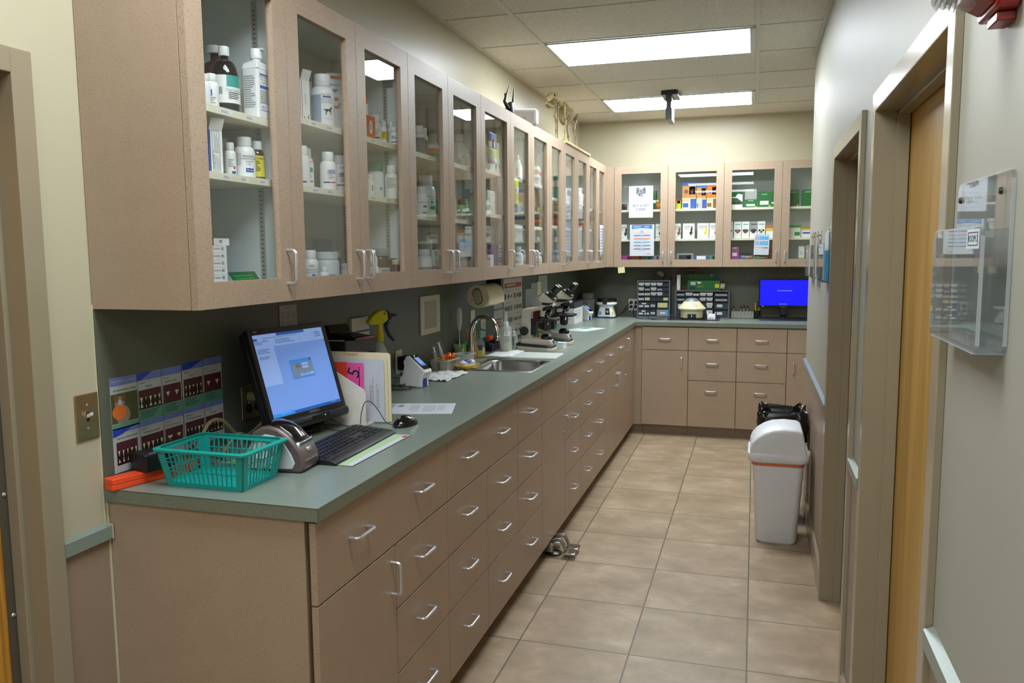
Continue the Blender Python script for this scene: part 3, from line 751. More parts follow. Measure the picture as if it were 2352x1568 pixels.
def tube_bottle(lab, x, y, z, h, rz):
    t = thing('supplement_tube', lab, 'tube', (x, y, z), rz)
    m = MB(); n = 20; vs = []; fs = []
    for j in range(9):
        k = j/8; a = .026; b = .018*(1-k)+.0012*k
        for i in range(n):
            th = 2*PI*i/n; vs.append((b*math.cos(th), a*math.sin(th), .012+(h-.012)*k))
    for j in range(8):
        for i in range(n): fs.append((j*n+i, j*n+(i+1) % n, (j+1)*n+(i+1) % n, (j+1)*n+i))
    m.add(vs, fs); m.build('body', m_white, t, world=False)
    MB().lathe([(.017, 0), (.017, .014)], 20).build('cap', m_white, t, world=False)
    m = MB(); zz = h*.93
    def q(y0, y1, z0, z1, k): 
        f = lambda z: .018*(1-(z-.012)/(h-.012))+.0012*((z-.012)/(h-.012))+.0008
        m.quad((f(z0), y0, z0), (f(z0), y1, z0), (f(z1), y1, z1), (f(z1), y0, z1), k)
    q(-.024, .024, h*.90, h*.95, 0)
    f = .009; n = 16
    vs = [(.0115+.001, .004+.014*math.cos(2*PI*i/n), h*.50+.020*math.sin(2*PI*i/n)) for i in range(n)]+[(.0115+.001, .004+.007*math.cos(2*PI*i/n), h*.50+.010*math.sin(2*PI*i/n)) for i in range(n)]
    m.add(vs, [(i, (i+1) % n, n+(i+1) % n, n+i) for i in range(n) if i not in (0, 1)], 0)
    m.text('Renal K', .007, (.0068, .002, h*.80), (0, 1, 0), (0, 0, 1), 1)
    m.lines((.0090, -.01, h*.73), (0, 1, 0), (0, 0, 1), .022, .012, 3, 1, .4, 2)
    m.build('label', [m_orange, m_ink], t, world=False, fixn=False)
tube_bottle('white supplement tube with orange ring mark, '+B1, .215, .905, 2.03, .205, face_ang(.215, .905, .1))
tube_bottle('white supplement tube with orange stripe at the back of the shelf behind the dog bottle', .10, .90, 2.03, .205, -1.1)
B2 = 'middle shelf behind second glass door'
bottle('leftmost white pill bottle, edge hidden by the frame, '+B2, .25, .626, 1.825, .021, .128, art=[('band', m_navy, .1, .14, -.5, .5)])
def pillx(lab, x, y, r, h, colr, txt=True):
    a = [fine(.38, .5, -.1, .9, 2), ('band', colr, .42, .53, .05, .95), fine(.26, .38, .05, .9, 3), ('band', m_red, .18, .215, .3, .95), ('band', m_navy, .18, .215, -.6, .25)]
    if txt: a.append(('text', m_red, 'EXP 9', .0085, .66, .55))
    bottle(lab, x, y, 1.825, r, h, art=a)
pillx('white pill bottle with green label and red handwritten note, '+B2, .206, .720, .024, .133, m_teal)
pillx('white pill bottle with grey blue label, third from left, '+B2, .256, .772, .0275, .125, m_peri, False)
pillx('white pill bottle with light blue label and red note, '+B2, .235, .885, .0265, .127, m_lblue)
B3 = 'bottom behind second glass door'
bottle('white pill bottle marked chlorpheniramine, left, '+B3, .245, .660, 1.5025, .026, .125, art=[('text', m_navy, 'Chlorpheniramine', .0045, .50, .25), ('text', m_navy, 'Maleate Tablets, USP', .0040, .44, .25), ('band', m_blue, .3, .38, .15, .55), ('text', m_whitem, '4 mg', .0045, .34, .35), fine(.55, .62, -.2, .8, 2)])
bottle('wide white jar with broad lid, '+B3, .17, .893, 1.5025, .045, .120, 'jar', art=[fine(.15, .34, -.1, .7, 4, m_ink)])
bottle('short white pill bottle in front of the wide jar, '+B3, .258, .722, 1.5025, .016, .070)
bottle('pale frosted bottle in the shade at the back right, '+B3, .10, 1.09, 1.5025, .026, .125, body=m_clearp)
bottle('low white lidded jar at the right, '+B3, .205, .975, 1.5025, .022, .078, 'jar')
# door three
B1 = 'top shelf behind third glass door'
def art_o(m, w, d, h):
    n = 18; m.add([(w/2+E_, .0+.011*math.cos(2*PI*i/n), h*.55+.027*math.sin(2*PI*i/n)) for i in range(n)], [tuple(range(n))], 1)
    m.add([(w/2+2*E_, .0+.0098*math.cos(2*PI*i/n), h*.55+.0255*math.sin(2*PI*i/n)) for i in range(n)], [tuple(range(n))], 2)
    m.lines((w/2+3*E_, -.007, h*.68), (0, 1, 0), (0, 0, 1), .014, .022, 5, 1, .4, 8); m.text('600', .007, (w/2+E_, 0, h*.12), (0, 1, 0), (0, 0, 1), 1)
om = [m_orange, m_navy, m_whitem]
carton('orange carton with white oval label, '+B1, .20, .255, 1.075, 1.130, 2.03, 2.118, art=art_o, ms=om, rz=-.2)
carton('orange and white carton standing on the other orange carton', .205, .25, 1.045, 1.085, 2.1185, 2.185, art=lambda m, w, d, h: (fx(m, w, d, 0, d, 0, h*.6, 2)), ms=om, rz=-.2)
bottle('white pill bottle beside the orange carton, '+B1, .195, 1.252, 2.03, .0265, .118, art=[('text', m_ink, 'CILIN', .006, .5, .4), ('band', m_navy, .22, .27, -.1, .8), fine(.3, .45, 0, .7, 4)])
for (x, y, l) in ((.215, 1.292, 'left'), (.232, 1.322, 'right')):
    bottle('small white bottle with yellow label, %s one of two, ' % l+B1, x, y, 2.03, .0125, .102, art=[('band', m_yellow, .22, .58, -1, 1), fine(.3, .5, -.6, .6, 4, m_ink)])
bottle('white pill bottle with popped lid and blue label, '+B1, .21, 1.40, 2.03, .019, .092, art=[('band', m_navy, .12, .18, -.6, .8), fine(.3, .5, -.5, .7, 3, m_navy)])
bottle('grey capped bottle at the back, '+B1, .10, 1.235, 2.03, .014, .150, cap=m_grey)
B2 = 'middle shelf behind third glass door'
bottle('small white bottle with square lid at the left, '+B2, .252, 1.088, 1.825, .0165, .082, art=[('band', m_gink, .25, .5, .3, .6)])
bottle('big white pill bottle with teal cap, '+B2, .195, 1.250, 1.825, .034, .142, cap=m_teal, capr=.80, art=[('band', m_lblue, .24, .32, .45, .75), fine(.35, .56, -1.1, -.2, 10)])
bottle('white bottle with white cap behind the teal capped bottle', .105, 1.225, 1.825, .026, .150, art=[('band', m_navy, .60, .66, .0, .5), ('band', m_red, .575, .60, .0, .5), ('band', m_red, .20, .23, .2, .6)])
bottle('white pill bottle right of the teal capped one, '+B2, .218, 1.345, 1.825, .0275, .140, art=[fine(.3, .62, -.7, .8, 12)])
B3 = 'bottom behind third glass door'
bottle('small white bottle with round cap, '+B3, .252, 1.093, 1.5025, .018, .128, kind='tall', art=[('band', m_lblue, .08, .18, -.4, .7)])
bottle('short white bottle in front of the brown jar, '+B3, .268, 1.07, 1.5025, .018, .085, art=[('band', m_lblue, .15, .3, 0, .8)])
bottle('brown glass jar with grey lid and yellow label, '+B3, .185, 1.290, 1.5025, .040, .132, 'jar', m_amber, m_grey, (m_whitem, .06, .44, -1.5, 1.5), [('band', m_yellow, .06, .44, -1.5, -.05), fine(.1, .4, .1, 1.1, 8, m_ink)], name='glass_jar')
bottle('small brown glass jar with yellow label, '+B3, .198, 1.412, 1.5025, .0185, .088, 'jar', m_amber, m_cream, None, [('band', m_yellow, .06, .26, -1, 1)], name='glass_jar')
# door four
B1 = 'top shelf behind fourth glass door'
bottle('white pill bottle with grey label reading 50 mg, '+B1, .238, 1.585, 2.028, .0265, .126, wrap=(m_grey, .05, .60, -1.4, 1.4), art=[('text', m_navy, 'IN 50 mg', .009, .52, .35), fine(.12, .46, -.4, .9, 6, m_gink)])
bottle('narrower white pill bottle with grey label next to it, '+B1, .222, 1.672, 2.028, .021, .130, wrap=(m_grey, .05, .60, -1.4, 1.4), art=[('text', m_navy, 'PRE', .009, .5, .6), ('band', m_whitem, .15, .45, -.4, .1)])
carton('orange, green and white carton, '+B1, .20, .262, 1.722, 1.772, 2.028, 2.092, art=lambda m, w, d, h: (fx(m, w, d, 0, d, 0, h*.45, 4), fy(m, w, d, 0, w, 0, h*.45, 4), fx(m, w, d, 0, d, h*.78, h, 2), fy(m, w, d, 0, w, h*.78, h, 2)), ms=[m_orange, m_navy, m_whitem, m_blue, m_green2], rz=-.2)
bottle('white bottle standing at the back, '+B1, .12, 2.03, 2.028, .027, .160)
B2 = 'middle shelf behind fourth glass door'
bottle('tallest white pill bottle with green square label, '+B2, .19, 1.765, 1.773, .0425, .190, art=[('text', m_ink, 'Methocarbamol', .007, .50, .75), ('text', m_ink, 'Tablets', .007, .44, .7), ('band', m_green2, .34, .39, .5, .9), ('band', m_green2, .20, .28, .45, 1.3)])
bottle('white pill bottle with dark blue label band, left, '+B2, .262, 1.54, 1.773, .0255, .122, art=[('text', m_ink, 'METRONID', .006, .45, .5), ('band', m_blue, .28, .36, .3, 1.1), ('text', m_whitem, '250 mg', .006, .32, .65), ('band', m_blue, .08, .12, .2, 1.1)])
bottle('hazy bottle with blue and orange label in the shade, '+B2, .10, 2.04, 1.773, .030, .150, body=m_clearp, art=[('text', m_ink, 'Sulfasalazine', .010, .60, .2), ('band', m_blue, .3, .4, -.6, .8), ('band', m_orange, .32, .38, .0, .3), ('band', m_blue, .06, .12, -.6, .8)])
B3 = 'bottom behind fourth glass door'
bottle('wide white pill bottle in front, '+B3, .235, 1.622, 1.5025, .036, .130, art=[('text', m_ink, 'Sulfamethoxazole', .0055, .40, .3), ('text', m_ink, 'and Trimethoprim', .0055, .335, .3), ('text', m_ink, 'Tablets, USP', .0055, .27, .3), ('band', m_navy, .17, .21, -.1, .7)], capr=.72)
bottle('taller white pill bottle behind the wide one, '+B3, .135, 1.892, 1.5025, .040, .172, art=[fine(.1, .4, .2, 1.2, 6, m_ink)])
bottle('clear bottle with magenta label, '+B3, .205, 1.878, 1.5025, .017, .127, 'tall', m_clearp, m_whitem, None, [('band', m_mag, .02, .34, -1.4, 1.4)])
# door five
B1 = 'top shelf behind fifth glass door'
bottle('large plain white bottle at the back left, '+B1, .14, 2.335, 2.028, .038, .196, art=[('band', m_blue, .30, .32, -.2, .7)])
bottle('small white bottle half hidden by the frame, '+B1, .225, 2.062, 2.028, .013, .112)
bottle('short white bottle with blue band, front, '+B1, .252, 2.036, 2.028, .0135, .078, art=[('band', m_blue, .1, .16, -.3, .9), fine(.2, .5, -.2, .8, 4, m_navy)])
bottle('slim plain white bottle in second row, '+B1, .208, 2.178, 2.028, .0135, .104, 'tall')
bottle('white bottle with popped lid at the right end, '+B1, .238, 2.192, 2.028, .0185, .10, art=[fine(.1, .6, -.6, .6, 8)])
B2 = 'middle shelf behind fifth glass door'
bottle('slim white bottle at the left, '+B2, .215, 2.065, 1.773, .0145, .110, 'tall')
bottle('white pill bottle with dark red cap, '+B2, .242, 2.088, 1.773, .0215, .102, cap=m_red, capr=.86, art=[('band', m_navy, .1, .15, .2, .8), ('band', m_navy, .52, .58, 0, .8), fine(.2, .5, -.6, .8, 6)])
bottle('white bottle right of the red capped bottle, '+B2, .218, 2.222, 1.773, .018, .112, 'tall', art=[('band', m_teal, .35, .42, 0, .9), fine(.15, .35, -.2, .8, 4)])
B3 = 'bottom behind fifth glass door'
bottle('large pale white bottle at the back, '+B3, .15, 2.312, 1.5025, .036, .170)
bottle('short white bottle with blue stripe, '+B3, .235, 2.055, 1.5025, .020, .094, art=[('band', m_blue, .1, .2, 0, .9)])

# ---- cabinet 4 (sixth door): stacks of small cartons
def small_art(m, w, d, h): fx(m, w, d, 0, d*.5, 0, h, 1); m.lines((w/2+E_, d*.1, h*.8), (0, 1, 0), (0, 0, 1), d*.35, h*.5, 2, 2, .4, 3)
ROWS = ['lowest', 'second', 'third', 'fourth', 'fifth', 'sixth', 'seventh', 'eighth', 'topmost']
for ci, (y0, y1, nn, cn) in enumerate(((2.53, 2.585, 6, 'left'), (2.59, 2.635, 8, 'right'))):
    for i in range(nn):
        lime = i >= nn-3 or (ci == 0 and i % 2)
        nm = ROWS[i] if i < nn-1 else 'topmost'
        carton('%s small %s carton in the %s stack behind the dog flyer' % (nm, 'lime green' if lime else 'white', cn), .21, .285, y0, y1-.002, 2.045+i*.0262, 2.045+i*.0262+.0256, art=small_art, ms=[m_lime if lime else m_whitem, m_lime if not lime and ci else m_whitem, m_gink], group='small cartons behind the dog flyer', rz=0)
for ci, (y0, y1) in enumerate(((2.40, 2.445), (2.45, 2.495))):
    for i in range(7 - 2*ci):
        carton('%s small pale carton of the %s left-hand stack on the shelf with the dog flyer' % (ROWS[i] if i < 6-2*ci else 'topmost', ('first', 'second')[ci]), .21, .285, y0, y1, 2.045+i*.0262, 2.045+i*.0262+.0256, art=small_art, ms=[m_lime if i > 4 else m_whitem, m_whitem, m_gink], group='small cartons behind the dog flyer')
for i in range(3):
    carton('%s of three white tablet cartons on the middle shelf under the dog flyer' % ['lowest', 'middle', 'topmost'][i], .205, .28, 2.385, 2.475+.004*i, 1.82+i*.041, 1.82+i*.041+.040, art=lambda m, w, d, h: m.lines((w/2+E_, -d/2+.055, h*.6), (0, 1, 0), (0, 0, 1), .03, h*.3, 3, 1, .4, 3), ms=[m_whitem, m_gink, m_gink], rz=-.12+.03*i, group='white tablet cartons in a stack of three')
carton('upright white carton with teal top behind the stack of three cartons', .215, .265, 2.54, 2.60, 1.82, 1.955, art=lambda m, w, d, h: (fx(m, w, d, 0, d, h*.88, h, 1), fy(m, w, d, 0, w, h*.88, h, 1)), ms=[m_whitem, m_teal])
carton('dark purple carton at the bottom behind the sixth glass door', .235, .285, 2.50, 2.54, 1.5025, 1.66, ms=[m_purple, m_ink, m_whitem], art=lambda m, w, d, h: (fx(m, w, d, 0, d*.45, 0, h, 1), m.lines((w/2+E_, d*.1, h*.2), (0, 0, 1), (0, 1, 0), h*.6, d*.3, 2, 2, .5, 2)))
for i in range(3):
    carton('%s purple and white carton in the stack at the bottom of the sixth cabinet' % ['lowest', 'middle', 'topmost'][i], .22, .285, 2.55, 2.60, 1.5025+i*.052, 1.5025+i*.052+.051, ms=[m_whitem, m_purple, m_gink], art=lambda m, w, d, h: (fx(m, w, d, 0, d, h*.2, h*.7, 1), m.lines((w/2+2*E_, -.014, h*.55), (0, 1, 0), (0, 0, 1), .03, h*.2, 1, 0, .7, 2)), group='purple and white cartons')
for i in range(4):
    carton('%s flat white carton in the front stack at the bottom of sixth cabinet' % ['lowest', 'second', 'third', 'topmost'][i], .235, .285, 2.40, 2.45, 1.5025+i*.026, 1.5025+i*.026+.025, ms=[m_whitem, m_gink], art=lambda m, w, d, h: m.lines((w/2+E_, -.01, h*.7), (0, 1, 0), (0, 0, 1), .03, h*.4, 2, 1, .4, 3), group='flat white cartons at the bottom')
# ---- cabinets further down
for k, (x, y, z, r, h, kind, l) in enumerate([
    (.21, 3.18, 2.047, .022, .165, 'boston', 'white shampoo bottle with ridged neck, top shelf of the lime flyer cabinet'),
    (.20, 3.245, 2.047, .020, .150, 'boston', 'second white shampoo bottle beside the first, top shelf of the lime flyer cabinet'),
    (.20, 3.18, 1.5025, .040, .150, 'pill', 'large white bottle at the bottom of the lime flyer cabinet'),
    (.22, 3.30, 1.5025, .032, .125, 'pill', 'medium white bottle at the bottom of the lime flyer cabinet'),
    (.265, 3.00, 1.5025, .018, .065, 'pill', 'short white bottle in front at the bottom of the lime flyer cabinet'),
    (.262, 3.45, 1.5025, .030, .115, 'pill', 'white bottle with yellow label behind the eighth glass door'),
    (.20, 4.20, 1.99, .03, .12, 'pill', 'white bottle on the top shelf below the skeleton'),
    (.20, 5.02, 1.98, .035, .17, 'pill', 'white bottle on the top shelf near the end of the skeleton plank'),
    (.20, 4.22, 1.5025, .035, .12, 'pill', 'white bottle at the bottom of the cabinet below the skeleton'),
    (.22, 4.68, 1.5025, .03, .09, 'pill', 'low white bottle at the bottom, two doors before the inner corner'),
    (.22, 5.12, 1.98, .03, .15, 'tall', 'slim white bottle with red tip, next to last glass door of the row'),
    (.20, 4.62, 1.81, .03, .12, 'pill', 'amber pill bottle on the middle shelf behind the eleventh glass door')]):
    bottle(l, x, y, z, r, h, kind, body=m_amber if 'amber' in l else None, cap=m_red if 'red tip' in l else None, art=[('band', m_yellow if 'yellow' in l else m_navy, .1, .5 if 'yellow' in l else .16, -.5, .8), fine(.2, .5, -.6, .5, 6)])
for k, (x0, x1, y0, y1, z0, z1, c0, c1, l) in enumerate([
    (.20, .26, 3.24, 3.295, 1.778, 1.86, m_purple, m_whitem, 'purple carton on the middle shelf of the lime flyer cabinet'),
    (.20, .27, 3.13, 3.20, 1.778, 1.85, m_whitem, m_purple, 'white and purple carton left of the purple one, lime flyer cabinet'),
    (.215, .28, 3.40, 3.44, 2.047, 2.165, m_whitem, m_gink, 'tall white carton on top shelf behind the eighth glass door'),
    (.215, .28, 3.455, 3.495, 2.047, 2.155, m_whitem, m_red, 'white carton with red print on top shelf behind the eighth glass door'),
    (.215, .28, 3.42, 3.49, 1.778, 1.84, m_brown, m_orange, 'brown and orange carton on the middle shelf behind the eighth glass door'),
    (.19, .26, 4.02, 4.10, 1.99, 2.16, m_teal, m_whitem, 'teal folder box on the top shelf behind the ninth glass door'),
    (.19, .26, 4.02, 4.09, 1.80, 1.90, m_orange, m_brown, 'orange carton on the middle shelf behind the ninth glass door'),
    (.19, .26, 4.00, 4.07, 1.5025, 1.62, m_lblue, m_whitem, 'light blue carton at the bottom behind the ninth glass door'),
    (.16, .25, 4.24, 4.33, 1.80, 1.91, m_whitem, m_blue, 'white and blue carton on the middle shelf behind the tenth glass door'),
    (.16, .25, 4.70, 4.77, 1.5025, 1.60, m_yellow, m_brown, 'yellow carton at the bottom behind the eleventh glass door'),
    (.16, .25, 5.10, 5.17, 1.81, 1.90, m_orange, m_whitem, 'orange and white carton on the middle shelf behind the twelfth glass door'),
    (.16, .25, 5.48, 5.55, 1.98, 2.08, m_orange, m_whitem, 'orange carton on the top shelf of the last cabinet in the row'),
    (.16, .25, 5.45, 5.52, 1.76, 1.84, m_brown, m_orange, 'brown carton on the middle shelf of the last cabinet in the row')]):
    carton(l, x0, x1, y0, y1, z0, z1, ms=[c0, c1, m_gink], art=lambda m, w, d, h: (fx(m, w, d, 0, d, h*.55, h*.8, 1), fy(m, w, d, 0, w, h*.55, h*.8, 1), m.lines((w/2+E_, -d*.4, h*.45), (0, 1, 0), (0, 0, 1), d*.7, h*.3, 4, 2, .4, 3)))

# ---- papers on the glass of the long row (flat sheets just behind or on the pane)
def curled(lab, y0, y1, z1, z0, x, art, ms, curl=.02, name='flyer', cat='flyer'):
    m = MB(); n = 10; h = z1-z0; w = y1-y0
    def P(a, b, e=0.):   # a 0..1 across, b 0..1 down
        return (x+e-curl*(max(0, b-.45)**2)*2*(1-a)*.6, y0+w*a+.012*b*b*(1-a), z1-h*b+.006*a*b)
    def patch(a0, a1, b0, b1, k, e=.0006):
        vs = []; fs = []
        for i in range(n+1):
            b = b0+(b1-b0)*i/n; vs += [P(a0, b, e), P(a1, b, e)]
        for i in range(n): fs.append((2*i, 2*i+1, 2*i+3, 2*i+2))
        m.add(vs, fs, k)
    patch(0, 1, 0, 1, 0, 0); art(patch)
    o = m.build(name, ms, smooth=60, fixn=False); o.modifiers.new('thick', 'SOLIDIFY').thickness = .0003
    return tag(o, lab, cat)
def fly1(p):
    p(.0, 1, .0, .5, 1); p(.55, .95, .2, .5, 2, .0009); p(.05, .45, .3, .5, 3, .0009); p(.62, .8, .28, .48, 0, .0012); p(0, 1, .52, .78, 4)
    for i in range(4): p(.12, .85, .56+i*.05, .58+i*.05, 3, .0009)
    for i in range(4): p(.2, .8, .82+i*.04, .83+i*.04, 5, .0009)
curled('curling flyer with dog photo and lime band taped inside the sixth glass door', 2.300, 2.455, 2.232, 2.072, .306, fly1, [m_paper, m_navy, m_brown, m_gink, m_lime, m_red], curl=-.02)
def fly2(p):
    p(.03, .97, .02, .95, 1); p(.1, .35, .15, .45, 2, .0009); p(.5, .95, .3, .48, 0, .0009)
    for i in range(6): p(.15, .9, .55+i*.06, .575+i*.06, 3, .0009)
curled('lime green flyer hanging inside the seventh glass door', 2.730, 2.865, 2.035, 1.87, .306, fly2, [m_paper, m_lime, m_orange, m_gink], curl=-.015)
def fly3(p):
    for i in range(9): p(.15, .85, .1+i*.09, .125+i*.09, 1)
curled('white printed sheet taped on the last glass door of the long row', 5.318, 5.50, 1.85, 1.57, .3245, fly3, [m_paper, m_gink], curl=0.0, name='notice', cat='notice')

# ------------------------------------------------------------------ back cabinets contents
YB = 5.80
def bk(lab, x0, x1, z0, z1, ms, art, y0=5.775, d=.08, name='product_carton', group='cartons in the far wall cabinets', **k):
    return carton(lab, x0, x1, y0, y0+d, z0, z1, ms=ms, art=art, name=name, group=group, **k)
Z1, Z2, Z3 = 1.995, 1.73, 1.5025
bk('small black and orange carton left of the buy six sign', .436, .48, Z1, 2.05, [m_black, m_orange], lambda m, w, d, h: m.add([(-w/2+.03, -d/2-E_, h*.8), (w/2, -d/2-E_, h*.5), (w/2, -d/2-E_, h)], [(0, 1, 2)], 1))
bk('tall green carton right of the buy six sign', .725, .752, Z1, 2.165, [m_dgreen, m_whitem, m_orange], lambda m, w, d, h: (fy(m, w, d, 0, w, h*.35, h*.5, 1),))
bk('brown and orange carton at the right edge of the buy six door', .756, .80, Z1, 2.09, [m_brown, m_orange, m_yellow], lambda m, w, d, h: (fy(m, w, d, 0, w, h*.3, h*.6, 1), fy(m, w, d, 0, w*.5, h*.7, h*.9, 2)))
def act(m, w, d, h):
    m.text('activyl', .021, (.0, -d/2-E_, h*.80), (1, 0, 0), (0, 0, 1), 1, w*.72)
    m.lines((-w*.33, -d/2-E_, h*.68), (1, 0, 0), (0, 0, 1), w*.6, h*.1, 3, 2, .35, 4)
    m.add([(w*.05+a*.038, -d/2-E_, h*.42+b*.05) for a, b in ((0, 0), (.3, .1), (.35, .7), (.6, 1), (.8, .7), (.7, .2), (.9, -.5), (.6, -.2), (.5, -.6), (.25, -.5))], [tuple(range(10))], 3)
    m.lines((-w*.4, -d/2-E_, h*.14), (1, 0, 0), (0, 0, 1), w*.8, h*.08, 2, 2, .4, 6)
for i, (x0, x1, l, mm_) in enumerate([(.43, .49, 'left of the colour chart sheet', m_ink), (.752, .80, 'right of the colour chart sheet', m_brown), (.905, .975, 'first of four in the second far window', m_brown), (.995, 1.097, 'second of four in the second far window', m_ink), (1.123, 1.222, 'third of four in the second far window', m_yellow), (1.228, 1.30, 'last of four in the second far window', m_orange)]):
    bk('white flea treatment carton, %s' % l, x0, x1, Z2, 1.866, [m_whitem, m_ink, m_gink, mm_], act, group='white flea treatment cartons')
for x0, x1, k in ((.44, .535, m_mag), (.54, .645, m_orange), (.65, .72, m_teal), (.725, .79, m_grey)):
    nm = {m_mag: 'pink', m_orange: 'orange', m_teal: 'teal', m_grey: 'grey'}[k]
    bk('low %s carton at the bottom under the colour chart sheet' % nm, x0, x1, Z3, 1.583, [k, m_ink], lambda m, w, d, h: fy(m, w, d, w*.6, w*.85, h*.5, h*.9, 1))
bk('small red and olive carton at the left of the second far window', .905, .975, Z1, 2.078, [m_red, m_lime, m_orange], lambda m, w, d, h: (fy(m, w, d, w*.4, w, 0, h*.9, 1), fy(m, w, d, w*.5, w*.9, h*.6, h*.9, 2)))
def big(m, w, d, h):
    fy(m, w, d, 0, w, h*.42, h*.88, 1); fy(m, w, d, 0, w, h*.88, h, 2); fy(m, w, d, w*.5, w*.95, h*.55, h*.85, 3)
    n = 14; m.add([(-w*.22+w*.16*math.cos(2*PI*i/n), -d/2-.001, h*.66+w*.16*math.sin(2*PI*i/n)) for i in range(n)], [tuple(range(n))], 4)
    m.add([(w*.2+w*.12*a, -d/2-.0015, h*.66+w*.2*b) for a, b in ((-1, 0), (-.5, 1), (0, .2), (.5, 1), (1, 0), (.6, -1), (-.4, -.9))], [tuple(range(7))], 5)
    fy(m, w, d, w*.05, w*.45, h*.06, h*.22, 2, .0008); fy(m, w, d, w*.6, w, 0, h*.38, 2, .0008)
    m.lines((-w*.45, -d/2-E_, h*.38), (1, 0, 0), (0, 0, 1), w*.5, h*.1, 3, 6, .4, 5)
bm_ = [m_cream, m_tanor, m_blue, m_cream, m_brown, m_ink, m_gink]
bk('largest orange and blue pet treatment carton, left of three', .985, 1.105, Z1, 2.226, bm_, big, group='orange and blue pet treatment cartons')
bk('middle one of three orange and blue pet treatment cartons', 1.110, 1.195, Z1, 2.206, bm_, big, group='orange and blue pet treatment cartons')
bk('rightmost of three orange and blue pet treatment cartons', 1.199, 1.29, Z1, 2.215, [m_cream, m_orange, m_brown, m_cream, m_blue, m_ink, m_gink], big, group='orange and blue pet treatment cartons')
carton('clear lidded tub standing in front of the orange pet cartons', 1.125, 1.16, 5.735, 5.77, Z1, 2.09, ms=[m_clearp], name='clear_tub', cat='tub', group=None)
bk('grey photo carton at the bottom of the second far window', .947, 1.09, Z3, 1.60, [m_grey, m_ink, m_whitem], lambda m, w, d, h: (fy(m, w, d, w*.1, w*.9, h*.4, h*.85, 1), fy(m, w, d, w*.6, w*.8, h*.45, h*.8, 2)))
bk('white and blue carton low in the second far window', 1.10, 1.20, Z3, 1.575, [m_whitem, m_blue], lambda m, w, d, h: fy(m, w, d, 0, w*.2, 0, h, 1))
bk('blue and green carton low at the right of second far window', 1.205, 1.29, Z3, 1.573, [m_green2, m_blue, m_ink], lambda m, w, d, h: (fy(m, w, d, 0, w*.3, 0, h, 1), fy(m, w, d, w*.6, w, 0, h, 2)))
# third and fourth far windows
bk('dark green and white display stack at the left of the third far window', 1.405, 1.505, Z1, 2.138, [m_dgreen, m_whitem, m_ink, m_teal], lambda m, w, d, h: (fy(m, w, d, 0, w, 0, h*.2, 1), fy(m, w, d, 0, w*.85, h*.22, h*.36, 2), fy(m, w, d, 0, w, h*.6, h*.66, 1), m.add([(-w*.1, -d/2-.001, h*.66), (w/2, -d/2-.001, h*.35), (w/2, -d/2-.001, h*.8), (w*.1, -d/2-.001, h*.85)], [(0, 1, 2, 3)], 1)))
def grn(m, w, d, h):
    fy(m, w, d, w*.17, w*.83, h*.17, h*.42, 1, .0008); fy(m, w, d, w*.85, w*.97, h*.03, h*.14, 2, .0008)
    m.text('activyl', .012, (0, -d/2-E_, h*.86), (1, 0, 0), (0, 0, 1), 1, w*.6)
bk('open green display carton with white label and clear top', 1.520, 1.628, Z1, 2.065, [m_boxg, m_whitem, m_yellow], grn)
bk('clear plastic insert standing in the open green display carton', 1.524, 1.624, 2.0655, 2.155, [m_clearp], None)
bk('green display carton with white label, right of the open one', 1.634, 1.742, Z1, 2.125, [m_boxg, m_whitem, m_yellow], grn)
bk('green carton cut by the right edge of the third far window', 1.748, 1.80, Z1, 2.137, [m_boxg, m_whitem], lambda m, w, d, h: fy(m, w, d, 0, w, h*.2, h*.3, 1))
def slim(face, dark=False):
    def f(m, w, d, h):
        m.lines((-w*.32, -d/2-E_, h*.85), (1, 0, 0), (0, 0, 1), w*.7, h*.07, 1, 2, .7, 2)
        if dark: fy(m, w, d, 0, w, h*.4, h, 3)
        for (cx, cz, r_, k) in ((0, .42, .3, 4), (-.26, .46, .14, 5), (.26, .46, .14, 5), (0, .36, .12, 5)):
            n = 12; m.add([(w*cx+w*r_*math.cos(2*PI*i/n), -d/2-.0012-(.0004 if k == 5 else 0), h*cz+w*r_*math.sin(2*PI*i/n)) for i in range(n)], [tuple(range(n))], k)
    return f
for x0, l, dk, fc in ((1.366, 'cut off at the left edge of', False, m_brown), (1.438, 'second in the row in', False, m_skin), (1.505, 'third in the row in', False, m_brown), (1.572, 'with grey upper half in', True, m_ink), (1.638, 'last in the row in', False, m_cream)):
    bk('slim white dog face carton, %s third far window' % l, x0, x0+.063, Z2, 1.874, [m_whitem, m_red, m_teal, m_grey, fc, m_ink], slim(fc, dk), group='slim white cartons with dog faces')
bk('orange and white carton right of the dog face cartons', 1.708, 1.79, Z2, 1.838, [m_whitem, m_orange, m_yellow], lambda m, w, d, h: (fy(m, w, d, 0, w, h*.75, h, 1), fy(m, w, d, 0, w, h*.55, h*.7, 2)))
for i, (z0, z1) in enumerate(((Z3, 1.62), (1.6205, 1.652))):
    bk('%s plum coloured chew carton at the bottom left of the third far window' % ['tall lower', 'flat upper'][i], 1.405, 1.485, z0, z1, [m_mag, m_whitem, m_ink], lambda m, w, d, h: (fy(m, w, d, w*.3, w*.8, h*.6, h*.85, 1),), group='plum chew cartons')
def gard(m, w, d, h):
    fy(m, w, d, 0, w, h*.78, h, 3); fy(m, w, d, 0, w*.35, 0, h*.75, 1); m.text('Nexgard', .018, (.0, -d/2-.001, h*.66), (1, 0, 0), (0, 0, 1), 2, w*.8); fy(m, w, d, w*.7, w*.85, 0, h*.3, 4)
bk('blue and brown chew carton at the bottom of the third far window', 1.493, 1.607, Z3, 1.602, [m_brown, m_blue, m_whitem, m_ink, m_yellow], gard)
bk('green and brown chew carton behind the taped blue sheet', 1.617, 1.745, Z3, 1.590, [m_brown, m_green2, m_whitem, m_ink, m_yellow], gard)
